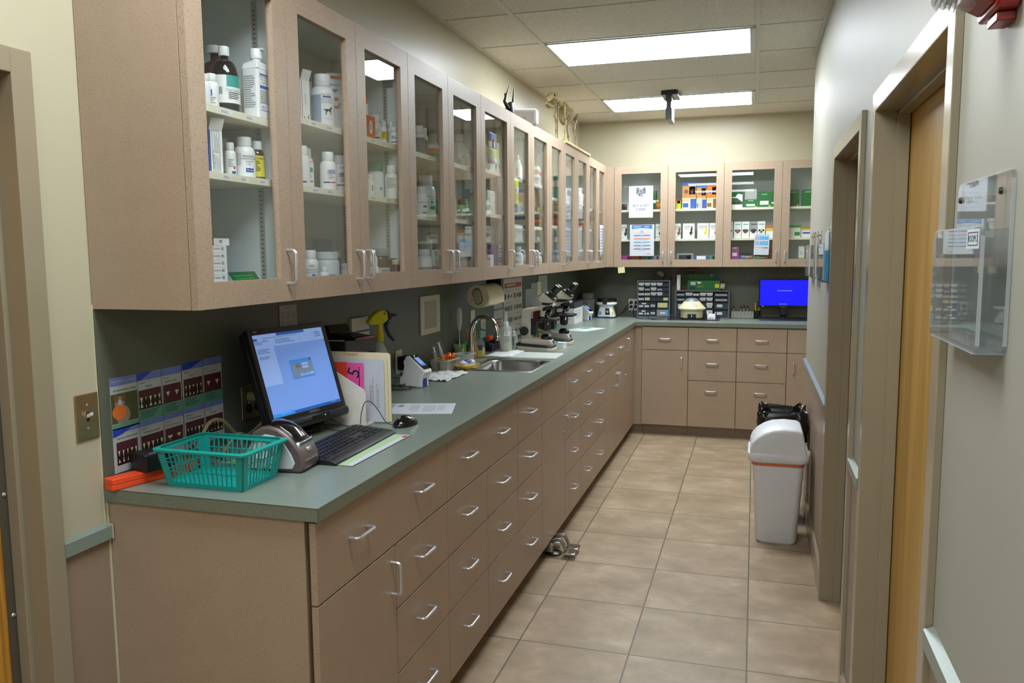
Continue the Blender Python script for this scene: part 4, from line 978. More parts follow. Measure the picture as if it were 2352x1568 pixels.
bk('red carton standing at the right end of the third far window', 1.752, 1.80, Z3, 1.64, [m_red, m_ink], lambda m, w, d, h: fy(m, w, d, 0, w, 0, h*.3, 1))
bk('green cat treatment carton at the left of the fourth far window', 1.885, 1.972, Z1, 2.135, [m_boxg, m_whitem, m_yellow, m_brown], lambda m, w, d, h: (m.text('activyl', .014, (.0, -d/2-E_, h*.88), (1, 0, 0), (0, 0, 1), 1, w*.8), m.add([(w*.05*a, -d/2-E_, h*.35+.04*b) for a, b in ((0, 0), (2, 1), (3, 0), (2, -.8), (1, -1))], [tuple(range(5))], 3), fy(m, w, d, w*.8, w*.95, h*.03, h*.12, 2)))
bk('green carton beside it at the wall edge of the fourth far window', 1.996, 2.09, Z1, 2.135, [m_boxg, m_whitem, m_yellow], lambda m, w, d, h: m.text('activyl', .014, (.0, -d/2-E_, h*.88), (1, 0, 0), (0, 0, 1), 1, w*.8))
bk('white and green carton with curved lid in the fourth far window', 1.895, 1.995, Z2, 1.835, [m_whitem, m_green2, m_lime], lambda m, w, d, h: (fy(m, w, d, w*.5, w*.95, h*.15, h*.45, 1), fy(m, w, d, 0, w, h*.8, h, 1)))
bk('white carton with yellow top band in the fourth far window', 2.0, 2.10, Z2, 1.82, [m_whitem, m_yellow, m_orange, m_blue], lambda m, w, d, h: (fy(m, w, d, 0, w, h*.7, h*.85, 1), fy(m, w, d, 0, w, h*.85, h, 2), fy(m, w, d, w*.1, w*.8, h*.35, h*.5, 3)))
bk('white and lime carton low in the fourth far window', 1.983, 2.03, Z3, 1.655, [m_whitem, m_lime, m_gink], lambda m, w, d, h: (fy(m, w, d, 0, w, 0, h*.35, 1), m.lines((-w*.3, -d/2-E_, h*.7), (1, 0, 0), (0, 0, 1), w*.6, h*.2, 3, 2, .4, 3)))
# sheets taped on the far glass doors (thin card, real thickness)
YG = LB-UD-.0004
def sheetb(lab, x0, x1, z0, z1, art, ms, name='notice', cat='notice', tilt=0.):
    m = MB().box(-(x1-x0)/2, (x1-x0)/2, -.0006, 0, -(z1-z0)/2, (z1-z0)/2)
    art(m, x1-x0, z1-z0)
    o = m.build(name, ms, fixn=False, smooth=0); o.location = ((x0+x1)/2, YG, (z0+z1)/2); o.rotation_euler = (0, tilt, 0)
    return tag(o, lab, cat)
def P_(m, x0, x1, z0, z1, k, e=.0012): m.quad((x0, -e, z0), (x1, -e, z0), (x1, -e, z1), (x0, -e, z1), k)
def six(m, w, h):
    q = random.Random(5)
    for i in range(10):
        for j in range(10):
            x = -w*.2+i*w*.04; z = h*.17+j*h*.028
            if (i > 3 and i < 7 and j > 7) or (j < 2 and i < 3 - j) or (j < 3 and i > 6): continue
            P_(m, x, x+w*.04, z, z+h*.028, q.choice((1, 2, 2, 3)))
    R_, U_ = (1, 0, 0), (0, 0, 1)
    m.text('ADVANTAGE MULTI', .0095, (0, -.0013, h*.02), R_, U_, 2); m.text('BUY 6 GET', .0215, (0, -.0013, -h*.12), R_, U_, 3); m.text('2 FREE', .0215, (0, -.0013, -h*.24), R_, U_, 3)
    m.lines((-w*.24, -.0013, -h*.385), R_, U_, w*.5, h*.012, 1, 2, .5, 2)
sheetb('white buy six get two free notice taped on the first far glass door', .519, .735, 1.922, 2.204, six, [m_paper, m_ink, m_gink, mat('dark_print', '#4d5560', .6)])
def chart(m, w, h):
    P_(m, -w*.42, w*.42, h*.36, h*.49, 1)
    n = 12; m.add([(w*.40*math.cos(PI*i/n), -.0014, h*.345+h*.045*math.sin(PI*i/n)) for i in range(n+1)], [tuple(range(n+1))], 0)
    m.lines((-w*.36, -.0015, h*.445), (1, 0, 0), (0, 0, 1), w*.32, h*.03, 1, 0, .8, 2); m.lines((w*.1, -.0015, h*.445), (1, 0, 0), (0, 0, 1), w*.3, h*.03, 1, 0, .8, 4)
    for i, k in enumerate((2, 3, 4, 5, 1, 6)):
        z = h*.25-i*h*.108; hh = h*.028 if i else h*.05
        P_(m, -w*.34, w*.34, z, z+hh, k); m.lines((-w*.25, -.0013, z-h*.03), (1, 0, 0), (0, 0, 1), w*.5, h*.012, 1, 7, .5, i)
        P_(m, -w*.06, w*.06, z-.002, z+hh+.002, 8, .0015)
    P_(m, w*.2, w*.34, -h*.44, -h*.425, 9)
m_pblue = mat('poster_blue', '#2a74b8', .5)
sheetb('colour chart notice with blue header taped below the buy six notice', .530, .748, 1.579, 1.860, chart, [m_paper, m_pblue, m_cream, m_purple, m_orange, m_teal, m_brown, m_gink, m_peri, m_red])
def blues(m, w, h):
    for i, (z, k) in enumerate(((.32, 1), (.24, 1), (.08, 1), (-.02, 1))): P_(m, -w*.15, w*.44, h*z, h*(z+.08), 1)
    for z in (.3, .06): P_(m, -w*.44, -w*.18, h*(z-.08), h*(z+.1), 2)
    m.lines((-w*.4, -.0013, h*.46), (1, 0, 0), (0, 0, 1), w*.5, h*.03, 1, 2, .5, 2)
    P_(m, w*.05, w*.14, -h*.18, -h*.12, 3); P_(m, w*.18, w*.42, -h*.17, -h*.13, 4); m.lines((-w*.4, -.0013, -h*.13), (1, 0, 0), (0, 0, 1), w*.4, h*.03, 1, 3, .6, 2)
sheetb('small pale blue table sheet taped on the third far glass door', 1.612, 1.737, 1.582, 1.760, blues, [m_paper, m_lblue, m_peri, m_teal, m_navy], tilt=.03)
nn_ = sheetb('pale yellow sticky note hanging under the first far wall cabinet', .424, .486, 1.425, 1.478, lambda m, w, h: None, [mat('sticky_yellow', '#d8d49a', .7)], name='sticky_note', cat='note', tilt=-.09)

# ------------------------------------------------------------------ items on the long counter
m_basket = mat('turquoise_plastic', '#189a92', .35, noise=.03)
m_gunm = mat('mauve_grey_plastic', '#6a5a58', .35, noise=.02, metal=.3)
m_silver = mat('silver_plastic', '#a9b2b4', .3, noise=.02, metal=.4)
m_orangep = mat('orange_plastic', '#e2491a', .45, noise=.04)
m_screen = mat('lit_lcd', '#6d93dc', .3, noise=.01, emit=.55)
m_scrl = mat('lit_lcd_light', '#88a6e0', .3, noise=.01, emit=.6)
m_scrd = mat('lit_lcd_blue', '#1d57a8', .3, noise=.01, emit=.5)
m_scrg = mat('lit_lcd_grey', '#6f84a0', .3, noise=.01, emit=.45)
m_scrm = mat('lit_lcd_sky', '#2a86d8', .3, noise=.01, emit=.55)
m_bscr = mat('lit_blue_screen', '#0a0aff', .3, noise=.01, emit=1.3)
m_bscr2 = mat('lit_blue_text', '#5a6aff', .3, noise=.01, emit=1.1)
m_led = mat('green_led', '#50ff60', .3, emit=3)

def basket(name, lab, loc, rz, a, b, h, flare, mtl, nx, ny, rows, rim=.012, group=None, cat='basket', corner=.045):
    """slatted basket: a along local x, b along local y at the base, walls flaring outward"""
    t = thing(name, lab, cat, loc, rz, group)
    MB().rbox(-a/2, a/2, -b/2, b/2, 0, .004, .012).build('bottom', mtl, t, world=False)
    A, B = a/2+flare, b/2+flare
    m = MB()
    P = []
    rr = .02; n = 6
    for (sx, sy, st) in ((1, 1, 0), (-1, 1, 1), (-1, -1, 2), (1, -1, 3)):
        for i in range(n+1):
            th = PI/2*(st+i/n); P.append((sx*(A-rr)+rr*math.cos(th), sy*(B-rr)+rr*math.sin(th)))
    k = len(P); vs = []
    for (e, z) in ((0, h-.006), (rim*.4, h-.010), (rim*.9, h-.008), (rim, h-.002), (rim*.6, h), (-.002, h)):
        vs += [(x*(1+e/A), y*(1+e/B), z) for x, y in P]
    fs = [(j*k+i, j*k+(i+1) % k, (j+1)*k+(i+1) % k, (j+1)*k+i) for j in range(5) for i in range(k)]
    fs += [(5*k+i, 5*k+(i+1) % k, (i+1) % k, i) for i in range(k)]
    m.add(vs, fs); m.build('rim', mtl, t, world=False)
    th_ = .0028
    def pt(side, u, v, off=0.):
        # u -1..1 along the wall, v 0..1 up
        k_ = flare*v
        if side in (0, 1):
            sx = 1 if side == 0 else -1
            return Vector((sx*(a/2+k_-off), u*(b/2+k_), .002+v*(h-.008)))
        sy = 1 if side == 2 else -1
        return Vector((u*(a/2+k_), sy*(b/2+k_-off), .002+v*(h-.008)))
    for side in range(4):
        m = MB(); L_ = b if side < 2 else a; nn = ny if side < 2 else nx; cu = 1-2*corner/L_
        def bar(u0, u1, v0, v1):
            q = [pt(side, u0, v0), pt(side, u1, v0), pt(side, u1, v1), pt(side, u0, v1)]
            w_ = [pt(side, u0, v0, th_), pt(side, u1, v0, th_), pt(side, u1, v1, th_), pt(side, u0, v1, th_)]
            m.add(q+w_, [(0, 1, 2, 3), (7, 6, 5, 4), (0, 4, 5, 1), (1, 5, 6, 2), (2, 6, 7, 3), (3, 7, 4, 0)])
        bar(-1, -cu, 0, 1); bar(cu, 1, 0, 1); bar(-cu, cu, 0, .10); bar(-cu, cu, .93, 1)
        hw = .0011/L_*2
        for i in range(1, nn): u = -cu+2*cu*i/nn; bar(u-hw, u+hw, .1, .93)
        for r_ in rows: bar(-cu, cu, r_-.012, r_+.012)
        m.build('side_wall', mtl, t, world=False, smooth=0)
    return t
# turquoise basket
bk_ = basket('plastic_basket', 'turquoise slatted plastic basket at the near end of the counter', (.262, .145, H+.0005), 0., .232, .155, .105, .017, m_basket, 14, 9, (.42, .68), corner=.02)

# handheld scanner: long orange grip with a black head
t = thing('handheld_scanner', 'orange handheld scanner with black box head behind the turquoise basket', 'scanner', (.028, -.012, H+.0008), math.radians(74))
m = MB(); m.rbox(0, .30, -.020, .020, 0, .014, .006); m.rbox(0, .30, -.0205, .0205, .0150, .030, .006); m.rbox(.001, .299, -.019, .019, .013, .016, .006)
m.build('grip', m_orangep, t, world=False, bevel=.003)
m = MB(); m.rbox(.085, .175, -.036, .036, .0305, .078, .006); m.build('head', m_black, t, world=False, bevel=.003)
m = MB(); m.text('AVID', .008, (.12, 0, .0785), (0, 1, 0), (-1, 0, 0), 0) if 0 else m.lines((.10, -.02, .0784), (1, 0, 0), (0, 1, 0), .05, .02, 2, 0, .4, 3)
m.build('head_print', m_grey, t, world=False, fixn=False)

# cable tangle behind the basket
def cable(name, lab, pts, r, m_, cat='cable', parent=None, group=None):
    # smooth catmull rom through points
    P = [Vector(p) for p in pts]; Q = []
    for i in range(len(P)-1):
        p0 = P[max(i-1, 0)]; p1 = P[i]; p2 = P[i+1]; p3 = P[min(i+2, len(P)-1)]
        for k in range(6):
            s_ = k/6; Q.append(.5*((2*p1)+(-p0+p2)*s_+(2*p0-5*p1+4*p2-p3)*s_*s_+(-p0+3*p1-3*p2+p3)*s_**3))
    Q.append(P[-1])
    o = MB().tube(Q, r, 8).build(name, m_, parent)
    if parent is None: tag(o, lab, cat, group)
    return o
m_cab = mat('beige_cable', '#8f8b66', .5); m_cabg = mat('grey_cable', '#77726a', .5)
cable('power_cable', 'thick beige power cable looping from the outlet behind the turquoise basket', [(.018, .665, 1.150), (.05, .70, 1.135), (.055, .70, 1.09), (.045, .62, 1.04), (.04, .55, 1.025), (.045, .50, 1.05), (.05, .44, 1.10), (.045, .39, 1.11), (.05, .34, 1.08), (.06, .29, 1.02), (.10, .26, 1.014), (.17, .29, 1.013), (.2, .36, 1.013)], .0055, m_cab)
cable('power_cable', 'second beige cable curling low beside the label printer', [(.07, .64, 1.012), (.06, .55, 1.03), (.08, .47, 1.055), (.09, .40, 1.03), (.12, .34, 1.013), (.20, .34, 1.0125), (.23, .42, 1.0125)], .0045, m_cab)
cable('grey_cable', 'thin grey cable loop lying behind the label printer', [(.10, .60, 1.012), (.08, .52, 1.04), (.11, .44, 1.045), (.15, .40, 1.02), (.20, .37, 1.011), (.22, .32, 1.011), (.16, .27, 1.011)], .0028, m_cabg)
cable('black_cable', 'thin black cable arching over the black scanner head', [(.06, .19, 1.03), (.03, .20, 1.07), (.025, .23, 1.09), (.04, .27, 1.08), (.07, .31, 1.03), (.12, .33, 1.011), (.18, .30, 1.011)], .0018, m_rubber)
cable('black_cable', 'black cable bundle coiled on the counter under the monitor', [(.06, .78, 1.012), (.12, .82, 1.014), (.18, .80, 1.02), (.16, .74, 1.018), (.09, .76, 1.022), (.11, .83, 1.026), (.18, .82, 1.03), (.19, .75, 1.024), (.12, .74, 1.03), (.08, .80, 1.033)], .0045, m_rubber)

# label printer
t = thing('label_printer', 'mauve and black label printer with rounded glossy top by the basket', 'printer', (.350, .306, H+.0005), math.radians(5))
def arch(x):  # top height of the shell, x from -.095 (back) to .085 (front)
    pts = [(-.100, .050), (-.09, .085), (-.07, .112), (-.045, .127), (-.02, .131), (.01, .124), (.035, .108), (.055, .088), (.072, .066), (.082, .045), (.084, .02), (.078, .004)]
    return pts
pr = [(-.088, .0)] + [(-.100, .02)] + arch(0) + [(.070, .0)]
MB().prism([(x, z) for x, z in pr], 'y', -.050, .050).build('shell', m_gunm, t, world=False, bevel=.008, smooth=50)
# glossy black hood over the middle of the arch
cr_ = [(-.07, .1135), (-.045, .1285), (-.02, .1327), (.01, .1260), (.035, .1100), (.055, .090), (.062, .0815)]
m = MB()
vs = []; nb = 8
for (x, z) in cr_:
    for j in range(nb+1):
        y = -.041+.082*j/nb; bul = .010*(1-(2*j/nb-1)**2)
        vs.append((x+bul*.35, y, z+bul*.8))
m.add(vs, [(i*(nb+1)+j, i*(nb+1)+j+1, (i+1)*(nb+1)+j+1, (i+1)*(nb+1)+j) for i in range(len(cr_)-1) for j in range(nb)])
o = m.build('hood', m_blackg, t, world=False, fixn=False, smooth=80); o.modifiers.new('s', 'SOLIDIFY').thickness = -.006
# light exit slot surround
def onface(u, y): # u 0..1 down the front slope
    a = Vector((.062, 0, .0825)); b = Vector((.0845, 0, .030)); p = a.lerp(b, u); return Vector((p.x+.0015, y, p.z+.001))
m = MB()
m.quad(onface(-.05, -.046), onface(-.05, .046), onface(.35, .046), onface(.35, -.046), 0)
m.quad(onface(.35, -.012), onface(.35, .012), onface(.58, .009), onface(.58, -.009), 0)
m.build('slot_bezel', m_silver, t, world=False).modifiers.new('s', 'SOLIDIFY').thickness = .004
m = MB(); m.quad(onface(.06, -.040)+Vector((.003, 0, .002)), onface(.06, .040)+Vector((.003, 0, .002)), onface(.16, .040)+Vector((.003, 0, .002)), onface(.16, -.040)+Vector((.003, 0, .002)), 0)
n = 14; cc = onface(.46, 0)+Vector((.0035, 0, .0012)); U_ = (onface(0, 0)-onface(1, 0)).normalized()
m.add([cc+Vector((0, 1, 0))*.006*math.cos(2*PI*i/n)+U_*.006*math.sin(2*PI*i/n) for i in range(n)], [tuple(range(n))], 1)
m.build('slot', [m_ink, m_navy], t, world=False, fixn=False)
m = MB(); m.text('DYMO', .006, onface(.62, -.030)+Vector((.001, 0, .0005)), (0, 1, 0), U_, 0); m.text('LabelWriter 450 Turbo', .0056, onface(.92, -.006)+Vector((.002, 0, .001)), (0, 1, 0), U_, 1)
m.build('lettering', [m_ink, m_silver], t, world=False, fixn=False)
# silver side cheek with roll window
m = MB(); pl = [(-.092, .008), (-.092, .055), (-.06, .095), (-.03, .108), (.0, .104), (.028, .082), (.048, .052), (.058, .028), (.05, .012)]
m.prism([(x, z) for x, z in pl], 'y', -.0535, -.049).build('side_cheek', mat('pale_silver_plastic', '#bcc6c8', .3), t, world=False, bevel=.002)
m = MB(); m.lathe([(.0001, 0), (.026, 0), (.026, .002), (.0001, .002)], 24, 0, (-.04, -.0565, .062), 'y'); m.build('roll_cover', m_whitem, t, world=False)

# ------ flat monitor on a stand, tilted back
t = thing('computer_monitor', 'black flat computer monitor tilted back showing a blue desktop with login box', 'monitor', (.18, .674, H+.0005), -.158)
TL = .292
RM = Matrix.Translation((0, 0, .224)) @ Matrix.Rotation(-TL, 4, 'Y')   # local: +x out of the screen, y right, z up
def mon(name, fn, ms, bev=0., **k):
    m = MB(); m.T = RM; fn(m); return m.build(name, ms, t, world=False, bevel=bev, **k)
sw, sh = .338, .270
def f(m):
    m.box(-.018, 0, -sw/2-.017, -sw/2, -sh/2-.016, sh/2+.018); m.box(-.018, 0, sw/2, sw/2+.017, -sh/2-.016, sh/2+.018)
    m.box(-.018, 0, -sw/2, sw/2, sh/2, sh/2+.018); m.box(-.018, 0, -sw/2, sw/2, -sh/2-.016, -sh/2)
    m.box(-.020, -.004, -sw/2-.016, sw/2+.016, -sh/2-.016, sh/2+.017)
mon('bezel', f, m_black, .0015, smooth=0)
def f(m):
    pl = [(-.018, -.044), (-.008, -.052), (.006, -.050), (.014, -.038), (.012, -.024), (.002, -.0165), (-.018, -.0165)]
    m.prism([(x, z-sh/2+.001) for x, z in pl], 'y', -sw/2-.010, sw/2+.012)
mon('speaker_bar', f, m_black, .004)
mon('back_shell', lambda m: (m.box(-.055, -.019, -sw/2+.01, sw/2-.01, -sh/2+.0, sh/2), m.box(-.045, -.019, -sw/2-.014, sw/2+.014, -sh/2-.014, sh/2+.012)), m_black, .006)
def f(m):
    e = .0006
    def q(a0, a1, b0, b1, k, ee=0.): # fractions from top left
        y0 = -sw/2+a0*sw; y1 = -sw/2+a1*sw; z0 = sh/2-b1*sh; z1 = sh/2-b0*sh
        m.quad((-.0035+ee, y0, z0), (-.0035+ee, y1, z0), (-.0035+ee, y1, z1), (-.0035+ee, y0, z1), k)
    q(0, 1, 0, 1, 0); q(0, 1, 0, .03, 1, e); q(.32, .72, 0, .035, 2, 2*e); q(0, 1, .03, .155, 1, e); q(0, .055, .045, .07, 2, 2*e); q(0, .25, .155, .62, 1, e)
    q(0, 1, .965, 1, 2, 2*e); q(0, .30, .955, 1, 3, 3*e)
    for i in range(3): q(.62, .84, .05+i*.033, .052+i*.033, 3, 2*e)
    q(.62, .622, .05, .14, 3, 2*e); q(.838, .84, .05, .14, 3, 2*e)
    q(.40, .72, .36, .60, 4, 2*e); q(.41, .71, .40, .53, 5, 3*e); q(.41, .71, .53, .585, 5, 3*e); q(.56, .65, .415, .445, 1, 4*e); q(.56, .65, .455, .485, 1, 4*e)
    for k in range(3): q(.51+k*.068, .57+k*.068, .542, .572, 1, 4*e)
    q(.425, .445, .43, .48, 6, 4*e); q(.68, .705, .365, .39, 7, 4*e)
    R_, U2 = (0, 1, 0), (0, 0, 1)
    def L_(a, b, w, h, n, s, kk=5): m.lines((-.0035+5*e, -sw/2+a*sw, sh/2-b*sh), R_, U2, w*sw, h*sh, n, kk, .35, s)
    L_(.01, .08, .1, .05, 3, 1, 8); L_(.12, .048, .5, .015, 1, 2, 8); L_(.1, .075, .13, .03, 2, 3, 8); L_(.28, .08, .3, .06, 3, 4, 8); L_(.86, .05, .1, .08, 3, 5, 8); L_(.02, .18, .18, .06, 3, 6, 8); L_(.02, .27, .2, .04, 2, 7, 8); L_(.47, .42, .08, .06, 2, 8, 8); L_(.52, .548, .17, .018, 1, 9, 8); L_(.1, .965, .18, .02, 1, 10, 1); L_(.84, .975, .1, .015, 1, 11, 1)
mon('screen', f, [m_screen, m_scrl, m_scrd, m_scrm, m_scrm, m_scrg, m_yellow, m_red, mat('lit_lcd_dark', '#44598c', .3, emit=.3)], fixn=False, smooth=0)
def f(m):
    m.text('HANNS-G', .008, (.0008, .02, -sh/2-.009), (0, 1, 0), (0, 0, 1), 0); m.text('JC171', .0045, (.0008, -sw/2+.02, sh/2+.009), (0, 1, 0), (0, 0, 1), 1) if 0 else m.lines((.0006, -sw/2+.005, sh/2+.012), (0, 1, 0), (0, 0, 1), .03, .006, 1, 1, .6, 1)
    m.box(.0125, .0135, -.012, .075, -sh/2-.036, -sh/2-.024, 2)
mon('logo', f, [m_silver, m_grey, m_blackg], fixn=False)
mon('power_light', lambda m: m.ball((.0142, .052, -sh/2-.030), .0016), m_led)
m = MB(); m.rbox(-.13, -.0, -.10, .10, 0, .014, .03); m.build('stand_base', m_black, t, world=False, bevel=.004)
m = MB(); m.rbox(-.085, -.055, -.035, .035, .012, .20, .01); m.add([(-.085, -.035, .20), (-.085, .035, .20), (-.055, .035, .2), (-.055, -.035, .2), (-.05, -.03, .27), (-.05, .03, .27), (-.03, .03, .21), (-.03, -.03, .21)], [(0, 1, 5, 4), (2, 3, 7, 6), (1, 2, 6, 5), (3, 0, 4, 7), (4, 5, 6, 7)]); m.build('stand_neck', m_black, t, world=False, bevel=.003)

# ------ desk pad calendar, keyboard, mouse
t = thing('desk_pad', 'pale green printed desk mat with white edge under the keyboard', 'desk mat', (.405, .575, H+.0003), 0)
m = MB(); m.box(-.125, .127, -.205, .205, 0, .0012, 1); m.quad((-.125, -.205, .0014), (.125, -.205, .0014), (.125, .205, .0014), (-.125, .205, .0014), 0)
m.quad((.103, -.205, .0016), (.125, -.205, .0016), (.125, .205, .0016), (.103, .205, .0016), 2)
m.quad((.108, .165, .0018), (.122, .165, .0018), (.122, .192, .0018), (.108, .192, .0018), 3)
for k in range(3): m.lines((.02+k*.026, -.19, .0018), (0, 1, 0), (-1, 0, 0), .37, -.02, 3, 4, .35, k+2)
m.build('mat_sheet', [mat('pale_green_print', '#a9c49a', .5), m_ink, m_paper, m_red, m_teal], t, world=False, fixn=False, smooth=0)
t = thing('keyboard', 'black computer keyboard lying on the pale green desk mat', 'keyboard', (.395, .574, H+.0022), 0.03)
m = MB(); pl = [(-.072, 0), (-.072, .022), (-.06, .024), (.055, .014), (.070, .011), (.082, .006), (.083, 0)]
m.prism(pl, 'y', -.215, .215).build('case', m_black, t, world=False, bevel=.002)
def key(m, x, y, w, d, lab=None):
    s_ = -(.010)/.115
    z = .0235+(x+.058)*s_; z0 = z-.002; z1 = z+.0045; k = .0018
    vs = [(x-d/2, y-w/2, z0), (x+d/2, y-w/2, z0-.001), (x+d/2, y+w/2, z0-.001), (x-d/2, y+w/2, z0), (x-d/2+k, y-w/2+k, z1), (x+d/2-k, y-w/2+k, z1-.001), (x+d/2-k, y+w/2-k, z1-.001), (x-d/2+k, y+w/2-k, z1)]
    m.add(vs, [(0, 1, 2, 3), (7, 6, 5, 4), (0, 4, 5, 1), (1, 5, 6, 2), (2, 6, 7, 3), (3, 7, 4, 0)])
    if lab: m.text(lab, .0042, (x-.002, y-.001, z1+.0003), (0, 1, 0), (-1, 0, 0), 1)
rows = [(-.056, [''] * 17, .0175, -.205), (-.036, list('`1234567890-=')+['BK'], .0190, -.205), (-.017, ['TB']+list('QWERTYUIOP[]')+['\\'], .0190, -.205), (.002, ['CP']+list('ASDFGHJKL;')+['EN', 'EN'], .0190, -.205), (.021, ['SH']+list('ZXCVBNM,./')+['SH', 'SH'], .0190, -.205)]
allk = []; m_lab2 = mat('key_legend', '#d8d8dc', .5)
for x, ks, pw, y0 in rows:
    y = y0+pw/2
    for k in ks:
        kk = MB(); key(kk, x, y, pw-.0018, .0165, k if len(k) == 1 else None); allk.append(kk); y += pw
for (x, a, b) in ((.040, -.205, -.150), (.040, -.148, -.02+.0), (.040, -.018, .06)):
    kk = MB(); key(kk, x, (a+b)/2, b-a-.002, .0165); allk.append(kk)
for r_ in range(6):
    for c_ in range(7):
        if c_ == 3: continue
        y = .075+c_*.0195+(.0 if c_ < 3 else -.010)
        if c_ < 3 and r_ in (3,): continue
        kk = MB(); key(kk, -.056+r_*.0192, y, .0175, .0165, '789456123'[(r_-1)*3+c_-4] if c_ in (4, 5, 6) and r_ in (1, 2, 3) and 0 else None)
        kk.v and kk.text('+' if (r_+c_) % 2 else 'o', .004, (-.058+r_*.0192, y, .0300-(r_*.0016)), (0, 1, 0), (-1, 0, 0), 1) if 0 else None
        allk.append(kk)
for kk in allk[:96]: kk.build('key', [m_black, m_lab2], t, world=False, smooth=0)
if len(allk) > 96:
    m = MB()
    for kk in allk[96:]: m.add(kk.v, kk.f)
    m.build('key', [m_black, m_lab2], t, world=False, smooth=0, kind='stuff')
t = thing('computer_mouse', 'glossy black computer mouse beside the keyboard', 'mouse', (.447, .925, H+.0005), math.radians(74))
m = MB(); vs = []; fs = []; NX, NY = 14, 12
for i in range(NX+1):
    u = -1+2*i/NX; L_ = .058*u
    w_ = .031*math.sqrt(max(0, 1-abs(u)**2.6)) + .0005; hh = (.034*(1-(u+.15)**2*.62))*math.sqrt(max(0, 1-abs(u)**3.5))+.003
    for j in range(NY+1):
        a = PI*j/NY; vs.append((L_, -w_*math.cos(a)*(1.0), max(0, hh*math.sin(a)**.75)))
for i in range(NX):
    for j in range(NY): fs.append((i*(NY+1)+j, i*(NY+1)+j+1, (i+1)*(NY+1)+j+1, (i+1)*(NY+1)+j))
m.add(vs, fs); m.build('shell', m_blackg, t, world=False, smooth=80)
m = MB(); m.lathe([(.0001, -.004), (.006, -.0035), (.007, 0), (.006, .0035), (.0001, .004)], 14, 0, (-.030, 0, .030), 'y').build('wheel', m_cabg, t, world=False)
m = MB(); m.text('acer', .009, (.012, 0, .0375), (0, 1, 0), (-1, 0, 0), 0).build('logo', m_silver, t, world=False, fixn=False)
cable('mouse_cable', 'thin black mouse cable looping up beside the file holder', [(.430, .868, 1.018), (.405, .855, 1.03), (.38, .85, 1.07), (.355, .845, 1.10), (.335, .835, 1.10), (.325, .825, 1.06), (.325, .81, 1.02), (.30, .79, 1.011), (.25, .77, 1.011), (.2, .80, 1.011)], .0014, m_rubber)
cable('black_cable', 'thin black cable hanging from the monitor to behind the keyboard', [(.17, .80, 1.09), (.20, .81, 1.05), (.26, .815, 1.02), (.30, .83, 1.012), (.28, .88, 1.011)], .0014, m_rubber)

# ------ file holder with folders
t = thing('file_holder', 'off white diagonal cut cardboard file holder behind the monitor', 'file holder', (.06, .875, H+.0005), 0.)
h0, h1, L_ = .13, .262, .258
pl = [(0, 0), (L_, 0), (L_, h0-.012), (L_-.006, h0), (.02, h1), (0, h1)]
m = MB()
m.prism(pl, 'y', 0, .003).build('side_panel', m_manila if 0 else mat('off_white_card', '#dcd5c8', .6), t, world=False, smooth=0)
MB().prism(pl, 'y', .087, .090).build('side_panel', MATS['off_white_card'], t, world=False, smooth=0)
MB().box(0, .003, .003, .087, 0, h1).box(0, L_, .003, .087, 0, .003).build('spine', MATS['off_white_card'], t, world=False, smooth=0)
def folder(lab, y, x0, x1, z1, ms, draw=None, r=.012, lean=.0, name='file_folder', cat='folder', th=.003):
    m = MB(); n = 5; a = [(x0, 0), (x1, 0)]
    for i in range(n+1):
        q = PI/2*i/n; a.append((x1-r+r*math.cos(q), z1-r+r*math.sin(q)))
    a.append((x0, z1)); m.prism(a, 'y', 0, th)
    if draw: draw(m)
    o = m.build(name, ms, fixn=False, smooth=0); o.location = (0, y, H+.0042); o.rotation_euler = (-lean, 0, 0)
    return tag(o, lab, cat, 'folders in the file holder')
def fd(m):
    m.text('Growth Hormone', .0085, (.315, -.0006, .232), (1, 0, 0), (0, 0, 1), 1)
    m.text("or Urgents", .0095, (.225, -.0006, .241), (1, 0, 0), (0, 0, 1), 2)
folder('manila folder with handwritten red and black titles, rearmost in the file holder', .948, .075, .382, .250, [m_manila, m_ink, m_red], fd)
def fp(m):
    q = [(.300, .302, .03, .17), (.33, .332, .05, .15)]
    m.lines((.305, -.0006, .06), (0, 0, 1), (-1, 0, 0), .11, .018, 3, 1, .4, 4); m.lines((.332, -.0006, .05), (0, 0, 1), (-1, 0, 0), .10, .012, 2, 1, .4, 6)
folder('white printed pages sticking out of the file holder in front of manila folder', .935, .075, .362, .228, [m_paper, m_gink], fp, name='document_stack')
folder('cream folder edge behind the pink card in the file holder', .942, .075, .372, .236, [m_manila, m_ink], None)
def pk(m): 
    m.text('5', .045, (.243, -.0008, .178), (0, 0, 1), (-1, 0, 0), 1) if 0 else m.text('5', .05, (.250, -.0008, .178), (.35, 0, 1), (-1, 0, .35), 1)
    m.box(.268, .271, -.0012, -.0006, .125, .20, 1)
folder('hot pink card with a handwritten 5 in the file holder', .925, .205, .285, .213, [mat('hot_pink_card', '#e85aa8', .6), m_ink], pk, r=.001, name='pink_card', cat='card')
folder('red orange card left of the pink card in the file holder', .921, .12, .222, .215, [mat('red_orange_card', '#dc4630', .6), m_ink], None, r=.001, name='orange_card', cat='card')

